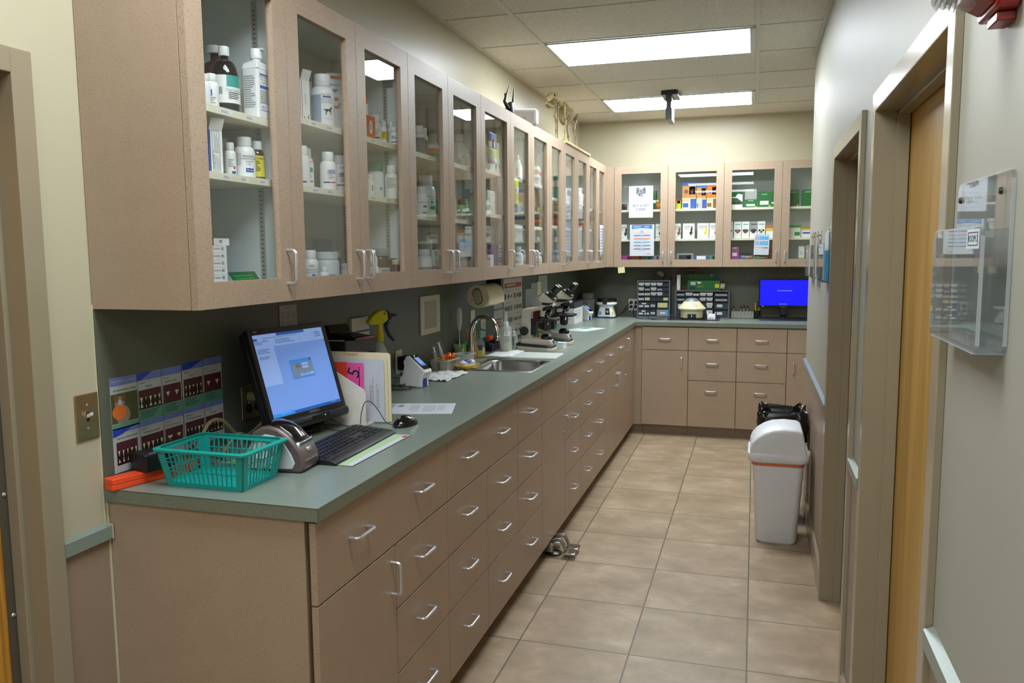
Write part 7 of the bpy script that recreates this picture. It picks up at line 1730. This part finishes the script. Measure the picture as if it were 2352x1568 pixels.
MB().box(-.035, .035, -.03, .03, 0, .035).box(-.035, -.028, -.03, .03, .035, .062).box(.028, .035, -.03, .03, .035, .062).lathe([(.024, .035), (.026, .048), (.0001, .05)], 18).build('body', m_white, t, world=False, bevel=.002)
m = MB()
for i in range(3): m.box(-.022+i*.016, -.014+i*.016, -.0306, -.030, .008, .016)
m.build('hole', m_ink, t, world=False, smooth=0)
# slotted white tube rack
t = thing('test_tube_rack', 'slotted white tube rack holding red topped tubes by the wall', 'test tube rack', (1.525, 5.99, H+.0005), 0)
m = MB(); m.add([(-.103, -.03, 0), (.103, -.03, 0), (.103, .025, 0), (-.103, .025, 0), (-.098, -.024, .062), (.098, -.024, .062), (.098, .025, .062), (-.098, .025, .062)], [(3, 2, 1, 0), (4, 5, 6, 7), (0, 1, 5, 4), (1, 2, 6, 5), (2, 3, 7, 6), (3, 0, 4, 7)]); m.build('block', mat('rack_plastic', '#a9aca4', .4), t, world=False, bevel=.002)
m = MB()
for i in range(6): m.box(-.078+i*.031, -.075+i*.031, -.0297, -.024, .022, .060)
m.build('slot', m_org, t, world=False, smooth=0)
for k, (x, h_) in enumerate(((-.080, .045), (-.014, .048), (.012, .052), (.044, .050))):
    t = thing('blood_tube', 'red topped blood tube, %s in the white rack' % ['leftmost', 'second from left', 'third from left', 'rightmost'][k], 'tube', (1.525+x, 5.987, H+.063), 0, 'red topped tubes in the rack')
    MB().lathe([(.006, 0), (.006, h_*.5)], 12).build('glass_tube', m_clearp, t, world=False); MB().lathe([(.008, h_*.5), (.008, h_), (.006, h_+.002)], 12).build('stopper', mat('dull_red', '#6d2a24', .5), t, world=False)
# pencils cup beside the monitor
t = thing('pen_cup', 'dark mesh pen cup with orange and yellow pens by the blue screen', 'pen holder', (1.652, 5.972, H+.0005), 0)
MB().lathe([(.035, 0), (.038, .004), (.030, .008), (.030, .07), (.028, .07), (.028, .01)], 20).build('cup', m_rubber, t, world=False)
for k, (a, c_, h_) in enumerate(((-.3, m_yellow, .175), (.5, m_orange, .15), (1.6, m_brown, .16), (2.6, m_orange, .145), (4, m_yellow, .14))):
    o = MB().tube([(1.652+.01*math.cos(a), 5.972+.01*math.sin(a), H+.012), (1.652+.024*math.cos(a), 5.972+.024*math.sin(a), H+h_)], .004, 6).build('pen', c_); tag(o, '%s standing in the dark pen cup by the blue screen' % ['tall yellow pencil', 'orange pen', 'brown pencil', 'second orange pen, shorter,', 'short yellow pencil'][k], 'pen', 'pens in the dark cup')
# wide monitor with blue screen
t = thing('computer_monitor', 'wide black computer monitor showing a plain bright blue screen', 'monitor', (1.880, 5.90, H+.0005), -PI/2)
w_, z0, z1 = .435, .105, .362
MB().box(-.02, .0, -w_/2, -w_/2+.013, z0, z1).box(-.02, 0, w_/2-.013, w_/2, z0, z1).box(-.02, 0, -w_/2+.013, w_/2-.013, z1-.013, z1).box(-.02, 0, -w_/2+.013, w_/2-.013, z0, z0+.020).box(-.035, -.0205, -w_/2+.01, w_/2-.01, z0+.01, z1-.01).build('bezel', m_blackg, t, world=False, smooth=0, bevel=.001)
m = MB(); m.quad((-.003, -w_/2+.012, z0+.018), (-.003, w_/2-.012, z0+.018), (-.003, w_/2-.012, z1-.012), (-.003, -w_/2+.012, z1-.012), 0)
m.lines((-.0024, -.06, z0+.155), (0, 1, 0), (0, 0, 1), .13, .012, 1, 1, .7, 2); m.lines((-.0024, -.04, z0+.035), (0, 1, 0), (0, 0, 1), .08, .010, 1, 1, .7, 5); m.build('screen', [m_bscr, m_bscr2], t, world=False, fixn=False, smooth=0)
m = MB(); m.text('SAMSUNG', .006, (.0008, 0, z0+.009), (0, 1, 0), (0, 0, 1), 0).build('logo', m_silver, t, world=False, fixn=False)
m = MB(); m.add([(.0006, -w_/2+.03, z0+.004), (.0006, -w_/2+.045, z0+.004), (.0006, -w_/2+.045, z0+.017), (.0006, -w_/2+.03, z0+.017)], [(0, 1, 2, 3)]).build('sticker', m_lblue, t, world=False, fixn=False)
m = MB(); m.rbox(-.09, .034, -.11, .11, 0, .012, .04); m.build('stand_base', m_blackg, t, world=False, bevel=.003)
MB().box(-.045, -.025, -.03, .03, .010, .2).build('stand_neck', m_blackg, t, world=False, bevel=.003)
t = thing('keyboard', 'black keyboard on the far counter below the blue screen', 'keyboard', (1.885, 5.798, H+.0005), -PI/2)
MB().prism([(.055, 0), (.055, .010), (-.055, .028), (-.058, 0)], 'y', -.215, .215).build('case', m_black, t, world=False, bevel=.002)
for r_ in range(5):
    z = .012+r_*.0036
    MB().box(.0, .001, 0, .001, 0, .001) if 0 else None
    for c_ in range(19):
        y = -.205+c_*.0218; x = .040-r_*.020
        MB().box(x-.008, x+.008, y, y+.0195, z, z+.004).build('key', m_blackg, t, world=False, smooth=0)

# ------------------------------------------------------------------ on top of the wall cabinets
TZ = UZ1+.0008
t = thing('antler_figurine', 'black figurine with tall thin prongs on top of the wall cabinets', 'figurine', (.25, 2.885, TZ), 0)
def A_(y, z): return (0, y-2.885, z-TZ)
m = MB(); m.tube([A_(2.885, 2.384), A_(2.88, 2.40), A_(2.885, 2.43), A_(2.905, 2.462), A_(2.93, 2.475)], [.030, .034, .030, .022, .012], 12).build('torso', m_black, t, world=False)
m = MB(); m.tube([A_(2.88, 2.43), A_(2.81, 2.452), A_(2.785, 2.462), A_(2.815, 2.50), A_(2.85, 2.535), A_(2.886, 2.572)], [.012, .010, .009, .007, .004, .0025], 8); m.tube([A_(2.808, 2.488), A_(2.80, 2.50), A_(2.792, 2.506)], [.006, .005, .004], 8); m.build('left_prong', m_black, t, world=False)
m = MB(); m.tube([A_(2.91, 2.45), A_(2.948, 2.468), A_(2.955, 2.505), A_(2.976, 2.573)], [.014, .010, .006, .0025], 8).build('right_prong', m_black, t, world=False)
t = thing('storage_tub', 'pale grey translucent plastic tub standing on edge on the wall cabinets', 'tub', (.27, 3.13, TZ), math.radians(4))
m = MB(); m.rbox(-.075, .075, -.0, .055, 0, .094, .016, ax='y'); m.build('body', mat('frosted_plastic', '#eef1f4', .35), t, world=False, bevel=.006)
m = MB(); m.rbox(-.062, .062, -.004, .0, .006, .078, .012, ax='y'); m.build('recessed_panel', mat('frosted_plastic_dark', '#e8ebee', .4), t, world=False)
m = MB(); m.text('iRobco', .013, (.0, -.0046, .036), (1, 0, 0), (0, 0, 1), 0).build('logo', mat('etched_grey', '#d4d7da', .4), t, world=False, fixn=False) if 0 else m.lines((-.03, -.0046, .045), (1, 0, 0), (0, 0, 1), .06, .02, 1, 0, .8, 3).build('logo', mat('etched_grey', '#d4d7da', .4), t, world=False, fixn=False)

# standing animal skeleton on a plank
m_bone = mat('bone', '#94855a', .55, noise=.10, scale=60, bump=.3, bscale=150)
t = thing('animal_skeleton', 'standing small animal skeleton on a pine plank on top of wall cabinets', 'skeleton', (.26, 4.30, TZ), 0)
J = dict(crown=(.225, 3.994, 2.739), skullback=(.240, 4.085, 2.722), snout=(.210, 3.896, 2.650), nose=(.210, 3.910, 2.679), jaw=(.215, 4.005, 2.635), neck0=(.245, 4.088, 2.700), neck1=(.255, 4.140, 2.668), withers=(.262, 4.240, 2.690), spm=(.268, 4.340, 2.680), rump=(.275, 4.450, 2.660), pel=(.283, 4.475, 2.615), tail=(.290, 4.495, 2.585),
         sRt=(.235, 4.130, 2.665), sRb=(.222, 4.085, 2.587), eR=(.226, 4.120, 2.560), wR=(.232, 4.095, 2.480), fR=(.235, 4.060, 2.402), sLt=(.285, 4.130, 2.660), sLb=(.300, 4.070, 2.575), eL=(.302, 4.100, 2.545), wL=(.304, 4.070, 2.470), fL=(.305, 4.035, 2.402),
         hL=(.255, 4.420, 2.615), kL=(.262, 4.300, 2.545), hkL=(.262, 4.36, 2.470), ftL=(.290, 4.27, 2.402), hR=(.295, 4.470, 2.610), kR=(.305, 4.350, 2.520), hkR=(.318, 4.36, 2.470), ftR=(.322, 4.335, 2.404))
O_ = Vector((.26, 4.30, TZ)); J = {k: Vector(v)-O_ for k, v in J.items()}
def bone(m, a, b, r, knob=1.6):
    a, b = J[a] if isinstance(a, str) else a, J[b] if isinstance(b, str) else b
    P = [a.lerp(b, s) for s in (0, .08, .2, .5, .8, .92, 1)]; m.tube(P, [r*knob*.7, r*knob, r*1.05, r*.8, r*1.05, r*knob, r*knob*.7], 8)
m = MB()
m.ball(tuple(J['crown'].lerp(J['skullback'], .45)+Vector((0, 0, -.030))), 1, 0, 18, (.036, .050, .040))
m.tube([J['crown']+Vector((0, -.002, -.03)), J['nose']+Vector((0, .02, -.004)), J['nose']+Vector((0, -.012, -.012))], [.027, .020, .013], 12)
m.tube([J['jaw']+Vector((.016, .035, .008)), J['jaw']+Vector((.014, -.03, -.002)), J['snout']+Vector((.004, 0, -.006))], [.009, .008, .006], 8); m.tube([J['jaw']+Vector((-.016, .035, .008)), J['jaw']+Vector((-.014, -.03, -.002)), J['snout']+Vector((-.004, 0, -.006))], [.009, .008, .006], 8)
for s_ in (-1, 1): m.tube([J['crown']+Vector((s_*.022, .05, -.05)), J['crown']+Vector((s_*.034, .01, -.055)), J['crown']+Vector((s_*.025, -.035, -.05))], [.004, .004, .005], 6)
m.build('skull', m_bone, t, world=False)
m = MB()
for s_ in (-1, 1): m.ball(tuple(J['crown']+Vector((s_*.024, -.012, -.028))), 1, 0, 10, (.006, .012, .010))
m.ball(tuple(J['nose']+Vector((0, -.022, -.012))), 1, 0, 8, (.006, .004, .005)); m.build('eye_sockets', m_ink, t, world=False)
m = MB()
sp = [J['neck0'], J['neck1'], J['withers'], J['spm'], J['rump'], J['pel']]
Q = []
for i in range(5):
    for k in range(6): Q.append(sp[i].lerp(sp[i+1], k/6))
for i, p in enumerate(Q):
    m.ball(tuple(p), .0095 if i < 12 else .0085, 0, 8, (1.1, .9, 1)); hgt = .022 if 8 < i < 18 else .010
    m.tube([p, p+Vector((0, .006, hgt))], [.003, .0015], 5); m.tube([p+Vector((-.012, 0, 0)), p+Vector((.012, 0, 0))], .0018, 5)
m.tube([J['pel'], J['tail'], J['tail']+Vector((0, .02, -.04)), J['tail']+Vector((0, .01, -.09))], [.005, .004, .003, .001], 6)
m.build('spine', m_bone, t, world=False)
for i in range(10):
    k = i/9; top = J['neck1'].lerp(J['spm'], .25+k*.95); dn = .085+.045*math.sin(PI*min(1, k*1.15+.1)); wd_ = .026+.018*math.sin(PI*min(1, k*.9+.15))
    m = MB()
    for s_ in (-1, 1):
        P = []
        for j in range(9):
            a = PI*j/8; P.append(top+Vector((s_*wd_*math.sin(a)**.8, -.012*j/8+.02*math.sin(a), -dn*(1-math.cos(a))/2)))
        m.tube(P, .0030, 6)
    m.build('rib', m_bone, t, world=False)
m = MB(); m.tube([J['neck1']+Vector((0, .02, -.10)), J['withers']+Vector((0, .0, -.135)), J['spm']+Vector((0, -.02, -.12))], [.004, .0045, .003], 7).build('breastbone', m_bone, t, world=False)
for (a, b, c_, d, e, n_) in (('sRt', 'sRb', 'eR', 'wR', 'fR', 'f'), ('sLt', 'sLb', 'eL', 'wL', 'fL', 'f'), (None, 'hL', 'kL', 'hkL', 'ftL', 'h'), (None, 'hR', 'kR', 'hkR', 'ftR', 'h')):
    m = MB()
    if a:
        p, q_ = J[a], J[b]; m.tube([p, p.lerp(q_, .5), q_], [.012, .008, .005], 10); m.v = m.v
    bone(m, b, c_, .0075); bone(m, c_, d, .0062); bone(m, d, e, .0050)
    for k in (-1, 0, 1): m.tube([J[e], J[e]+Vector((k*.008, -.022, -.002+.0)), J[e]+Vector((k*.010, -.034, .0))], [.0035, .003, .002], 6)
    m.build('front_leg' if a else 'hind_leg', m_bone, t, world=False)
m = MB(); m.tube([J['pel']+Vector((-.03, -.02, .02)), J['pel'], J['pel']+Vector((.03, -.02, .02))], [.008, .010, .008], 8); m.tube([J['pel']+Vector((-.028, -.04, .03)), J['hL']+Vector((-.01, 0, 0)), J['pel']+Vector((-.01, .03, -.02))], [.010, .009, .005], 8); m.tube([J['pel']+Vector((.028, -.04, .03)), J['hR'], J['pel']+Vector((.015, .03, -.02))], [.010, .009, .005], 8); m.build('pelvis', m_bone, t, world=False)
m = MB(); m.tube([Vector((.245, 4.085, 2.68))-O_, Vector((.245, 4.085, 2.400))-O_], .0025, 6); m.ball(tuple(Vector((.245, 4.085, 2.68))-O_), .006, 0, 8); m.build('support_rod', m_dkmetal, t, world=False)
m = MB(); m.box(.12-.26, .334-.26, 4.0-4.30, 4.86-4.30, .0, .0175); m.build('plank', m_plank, t, world=False, smooth=0, bevel=.003)

# ------------------------------------------------------------------ exit sign under the ceiling, seen edge on
t = thing('ceiling_sign', 'black edge lit exit sign hanging from the ceiling before the back wall', 'sign', (.968, 4.80, ZC-.0045), 0)
MB().box(-.062, .062, -.10, .16, -.030, 0).build('canopy', m_black, t, world=False, smooth=0, bevel=.002)
MB().prism([(-.026, -.030), (.020, -.030), (.020, -.075), (.014, -.085), (.014, -.125), (.020, -.135), (.020, -.215), (-.026, -.215), (-.026, -.135), (-.020, -.125), (-.020, -.085), (-.026, -.075)], 'y', -.10, -.085).build('end_post', m_black, t, world=False, smooth=0)
MB().box(-.020, .014, -.085, .17, -.212, -.031).build('housing', m_black, t, world=False, smooth=0)
m = MB(); m.quad((.0146, -.083, -.205), (.0146, .165, -.205), (.0146, .165, -.045), (.0146, -.083, -.045), 0); m.text('EXIT', .085, (.0152, .04, -.125), (0, 1, 0), (0, 0, 1), 1)
m.build('sign_face', [m_ivory, m_red], t, world=False, fixn=False)

# ------------------------------------------------------------------ right wall fittings
def holder(lab, y0, y1, z0, z1, zf, dep=.034, sticker=None):
    t = thing('document_holder', lab, 'document holder', (WX-.0005, (y0+y1)/2, z0), 0, 'clear acrylic document holders')
    th = .005; a, b = y0, y1; xb = WX-.0006; xf = xb-dep
    m = MB(); m.rbox(xb-th, xb, a, b, z0, z1, .012, ax='x'); m.build('back_sheet', m_acr, t, smooth=0)
    m = MB(); m.rbox(xf-th, xf, a, b, z0, zf, .010, ax='x'); m.build('front_sheet', m_acr, t, smooth=0)
    MB().box(xf, xb-th, a+.006, b-.006, z0, z0+.005).build('bottom_sheet', m_acr, t, smooth=0)
    # polished edges catch the light
    m = MB(); e = .0012
    for (x_, zt_) in ((xb-th/2, z1), (xf-th/2, zf)):
        m.box(x_-th/2, x_+th/2, a-e, a, z0+.012, zt_-.012); m.box(x_-th/2, x_+th/2, b, b+e, z0+.012, zt_-.012); m.box(x_-th/2, x_+th/2, a+.012, b-.012, zt_, zt_+e)
    m.box(xf-th, xb, a+.01, b-.01, z0-e, z0)
    m.build('polished_edge', m_acre, t, smooth=0)
    for y in (a+.045, b-.025):
        MB().lathe([(.0055, 0), (.0045, -.004), (.0001, -.0045)], 12, 0, (xb-th, y, z1-.026), 'x').build('screw', m_dkmetal, t)
    if sticker:
        m = MB(); X = xf-th-.0003; m.box(X-.0003, X, a+.006, a+.075, zf-.030, zf-.002, 0)
        yc, zc = a+.040, zf-.016
        m.text(sticker, .010, (X-.0006, yc, zc), (0, -1, 0), (0, 0, 1), 1)
        for (p0, p1, q0, q1) in ((-.027, .027, -.0095, -.0085), (-.027, .027, .0085, .0095), (-.027, -.026, -.0095, .0095), (.026, .027, -.0095, .0095)): m.box(X-.0007, X-.0004, yc+p0, yc+p1, zc+q0, zc+q1, 1)
        m.build('sticker', [m_paper, m_ink], t, smooth=0)
    return t
holder('large clear acrylic document holder on right wall, nearest, marked room 2', -.405, -.100, 1.468, 1.722, 1.645, sticker='ROOM 2')
holder('clear acrylic holder beside the far door holding blue brochures', 2.285, 2.55, 1.468, 1.722, 1.645)
holder('empty clear acrylic holder on right wall between two others', 2.93, 3.19, 1.468, 1.722, 1.645)
holder('clear acrylic holder at the far corner of the right wall', 3.36, 3.63, 1.468, 1.722, 1.645)
o = MB().box(1.935, 1.947, 2.30, 2.52, 1.475, 1.615).build('brochure', [mat('cyan_print', '#3a9cc8', .5)]); tag(o, 'blue brochure stack in the acrylic holder beside the far door', 'brochure')
o = MB().box(1.9455, 1.9505, 2.34, 2.53, 1.475, 1.70).build('brochure', [m_paper]); tag(o, 'taller white leaflet behind the blue brochures in the acrylic holder', 'brochure')
t = thing('alarm_strobe', 'red fire alarm strobe with clear lens high on the right wall', 'fire alarm', (WX-.0004, -.33, 1.95), 0)
m_ar = mat('alarm_red', '#8e1c18', .3, coat=.3)
MB().rbox(-.030, 0, -.055, .055, -.008, .115, .012, ax='x').build('back_box', m_ar, t, world=False, bevel=.004)
MB().prism([(-.030, .0), (-.062, .018), (-.062, .10), (-.030, .11)], 'y', -.042, .042).build('housing', m_ar, t, world=False, bevel=.003)
m = MB(); m.ball((0, 0, 0), 1, 0, 18, (.036, .036, .036)); o = m.build('lens', mat('strobe_lens', '#dfe3e6', .05, alpha=.3, coat=.5), t, world=False); o.location = (-.070, 0, .032)
m = MB()
for k in range(5): m.lathe([(.030-.003*k, 0), (.033-.003*k, -.003)], 16, 0, (-.072-.006*k, 0, .032), 'x')
m.lathe([(.012, -.066), (.02, -.085), (.0001, -.095)], 14, 0, (0, 0, .032), 'x'); m.build('reflector', m_chrome, t, world=False, fixn=False)
MB().box(-.024, 0, -.030, .02, -.022, -.0085).build('bottom_clip', m_ar, t, world=False, bevel=.002)

# ------------------------------------------------------------------ waste bins
m_bin = mat('bin_white', '#dcdde0', .38, noise=.02)
def rr_ring(hx, hy, r, z, cx=0., cy=0., n=6):
    P = []
    for (sx, sy, st) in ((1, 1, 0), (-1, 1, 1), (-1, -1, 2), (1, -1, 3)):
        for i in range(n+1):
            a = PI/2*(st+i/n); P.append((cx+sx*(hx-r)+r*math.cos(a), cy+sy*(hy-r)+r*math.sin(a), z))
    return P
def loft(m, R, k0=True, k1=True, mi=0):
    k = len(R[0]); b = len(R); m.add(sum(R, []), [(j*k+i, j*k+(i+1) % k, (j+1)*k+(i+1) % k, (j+1)*k+i) for j in range(b-1) for i in range(k)]+([tuple(range(k))[::-1]] if k0 else [])+([tuple((b-1)*k+i for i in range(k))] if k1 else []), mi); return m
t = thing('waste_bin', 'white plastic swing top waste bin against the right wall', 'waste bin', (1.772, 3.00, .0008), 0)
loft(MB(), [rr_ring(.100, .105, .035, .0), rr_ring(.108, .112, .035, .012), rr_ring(.1365, .140, .04, .462)]).build('body', m_bin, t, world=False, smooth=50)
loft(MB(), [rr_ring(.1372, .1407, .04, .444), rr_ring(.1392, .1427, .04, .466)], False, False).build('orange_liner_edge', mat('orange_liner', '#d8714c', .5), t, world=False, smooth=50)
m = MB(); loft(m, [rr_ring(.143, .150, .045, .462), rr_ring(.158, .160, .05, .470), rr_ring(.163, .165, .05, .490), rr_ring(.160, .162, .05, .512), rr_ring(.150, .152, .05, .520)]); m.box(.150, .170, -.03, .05, .475, .50); m.build('lid_rim', m_bin, t, world=False, smooth=50, bevel=.002)
# domed lid: profile in x, rises from the left to a flat top on the right
pl = [(-.150, .515), (-.149, .545), (-.138, .575), (-.112, .606), (-.075, .632), (-.03, .649), (.03, .656), (.098, .652), (.120, .640), (.128, .618), (.136, .565), (.146, .515)]
m = MB(); n = len(pl); R2 = []
for (fy_, k, dz) in ((-.150, 1., -.028), (-.146, 1.0, -.008), (-.134, .99, 0.), (.134, .99, 0.), (.146, 1., -.008), (.150, 1., -.028)):
    R2.append([(x*(1 if abs(fy_) < .145 else .985), fy_, .515+max(0, (z-.515)+dz*((z-.515)/.14))) for x, z in pl])
loft(m, R2); m.build('swing_lid', m_bin, t, world=False, smooth=50, bevel=.006)
t = thing('lined_bin', 'tall bin with black bag folded over its rim behind the white bin', 'waste bin', (1.800, 3.42, .0008), 0)
loft(MB(), [rr_ring(.10, .12, .04, 0), rr_ring(.128, .15, .04, .57)]).build('body', m_ivory, t, world=False, smooth=50)
from mathutils import noise as NZ
m = MB(); R = []; q = random.Random(3)
for z, e in ((.48, .014), (.51, .010), (.55, .014), (.60, .010), (.64, .012), (.662, .000), (.655, -.012), (.61, -.02), (.53, -.025)):
    ring_ = rr_ring(.128+e, .152+e, .055, z, n=22); o_ = []
    for i, p in enumerate(ring_):
        nn_ = NZ.noise(Vector((p[0]*26, p[1]*26, z*9))); n2 = NZ.noise(Vector((p[0]*75, p[1]*75, z*24+4)))
        k = 1+.07*nn_+.05*n2; o_.append((min(p[0]*k, .150), p[1]*k, z+(.045*nn_+.018*n2)*(1 if z > .6 else .6)))
    R.append(o_)
loft(m, R, False, False); o = m.build('bin_bag', mat('black_bag', '#08080a', .22, coat=.3), t, world=False, smooth=70, fixn=False); o.modifiers.new('s', 'SOLIDIFY').thickness = .0006

# ------------------------------------------------------------------ knee / foot pedal valve under the sink cabinet
t = thing('foot_pedal', 'chrome double foot pedal valve on the floor below the sink cabinet', 'foot pedal', (.612, 2.42, .0008), 0)
MB().lathe([(.045, 0), (.045, .008), (.03, .018), (.012, .02)], 20, 0, (.01, 0, 0)).build('floor_flange', m_dkmetal, t, world=False)
MB().rbox(-.055, .015, -.04, .05, .015, .07, .01).build('valve_body', m_steel, t, world=False, bevel=.006)
for k, y in enumerate((-.028, .052)):
    MB().tube([(-.01, y, .065), (.03, y, .088), (.055, y, .088), (.068, y, .070), (.080, y, .036)], [.011, .011, .010, .009, .008], 10).build('pedal_arm', m_steel, t, world=False)
    MB().prism([(.070, .030), (.135, .030), (.140, .022), (.070, .020)], 'y', y-.034, y+.034).build('pedal', m_chrome, t, world=False, bevel=.002)
MB().lathe([(.015, 0), (.018, .004), (.018, .03), (.010, .034), (.0001, .034)], 16, 0, (.014, .01, .045), 'x').build('nut', m_chrome, t, world=False)

# ------------------------------------------------------------------ lights
m_dif = bpy.data.materials.new('light_diffuser'); m_dif.use_nodes = True
nt = m_dif.node_tree; b = nt.nodes['Principled BSDF']; b.inputs['Base Color'].default_value = (.8, .82, .85, 1)
tc = nt.nodes.new('ShaderNodeTexCoord'); no = nt.nodes.new('ShaderNodeTexNoise'); no.inputs['Scale'].default_value = 3; mr = nt.nodes.new('ShaderNodeMapRange')
mr.inputs[3].default_value = LIGHT*.97; mr.inputs[4].default_value = LIGHT*1.03
nt.links.new(tc.outputs['Object'], no.inputs['Vector']); nt.links.new(no.outputs[0], mr.inputs[0]); nt.links.new(mr.outputs[0], b.inputs['Emission Strength']); b.inputs['Emission Color'].default_value = LCOL
m_dif2 = m_dif.copy(); m_dif2.name = 'dimmed_light_diffuser'  # same diffuser, emission turned down to balance light from behind the camera
for n_ in m_dif2.node_tree.nodes:
    if n_.type == 'MAP_RANGE': n_.inputs[3].default_value *= .55; n_.inputs[4].default_value *= .55
m_dif3 = m_dif.copy(); m_dif3.name = 'slightly_dimmed_light_diffuser'  # same diffuser, emission turned down a little over the near counter
for n_ in m_dif3.node_tree.nodes:
    if n_.type == 'MAP_RANGE': n_.inputs[3].default_value *= .8; n_.inputs[4].default_value *= .8
for k, y in enumerate((-4.25, -2.42, -.59, 3.07, 4.90)):
    if k < 3: lab = ['rearmost fluorescent ceiling panel at the far end behind the camera', 'fluorescent ceiling panel just behind the camera', 'fluorescent ceiling panel above the near end of the counter, outside the frame'][k]
    else: lab = ['larger looking fluorescent ceiling panel nearer the camera', 'far fluorescent ceiling panel behind the hanging black sign'][k-3]
    t = thing('ceiling_light', lab, 'ceiling light', (1.0, y+.305, ZC-.004), 0, 'recessed fluorescent ceiling panels')
    a, c_ = .595, .291
    MB().box(-a, a, -c_, -c_+.012, -.006, .002).box(-a, a, c_-.012, c_, -.006, .002).box(-a, -a+.016, -c_+.012, c_-.012, -.006, .002).box(a-.030, a, -c_+.012, c_-.012, -.006, .002).build('frame', m_silver, t, world=False, smooth=0)
    m = MB(); m.box(-a+.016, a-.030, -c_+.012, c_-.012, -.003, .001).build('diffuser', m_dif if k > 2 else (m_dif3 if k == 2 else m_dif2), t, world=False, smooth=0)

w = bpy.data.worlds.new('world'); S.world = w; w.use_nodes = True
w.node_tree.nodes['Background'].inputs[0].default_value = (.5, .52, .5, 1); w.node_tree.nodes['Background'].inputs[1].default_value = .05

# ------------------------------------------------------------------ camera
cd = bpy.data.cameras.new('camera'); cam = bpy.data.objects.new('camera', cd); COL.objects.link(cam)
yaw, pitch, roll = YAW, PITCH, ROLL
f = Vector((-math.sin(yaw)*math.cos(pitch), math.cos(yaw)*math.cos(pitch), math.sin(pitch)))
r = Vector((math.cos(yaw), math.sin(yaw), 0)); u = r.cross(f)
r2 = r*math.cos(roll)+u*math.sin(roll); u2 = -r*math.sin(roll)+u*math.cos(roll)
M_ = Matrix((( r2.x, u2.x, -f.x), (r2.y, u2.y, -f.y), (r2.z, u2.z, -f.z))).to_4x4()
M_.translation = Vector((1.62356, -1.65976, 1.61353)); cam.matrix_world = M_
cd.sensor_width = 36; cd.lens = 36*FOC/2352; cd.clip_start = .02
S.camera = cam
v = S.view_settings; v.view_transform = 'Standard'; v.look = 'None'; v.gamma = 1; v.use_curve_mapping = False; v.exposure = EXPO
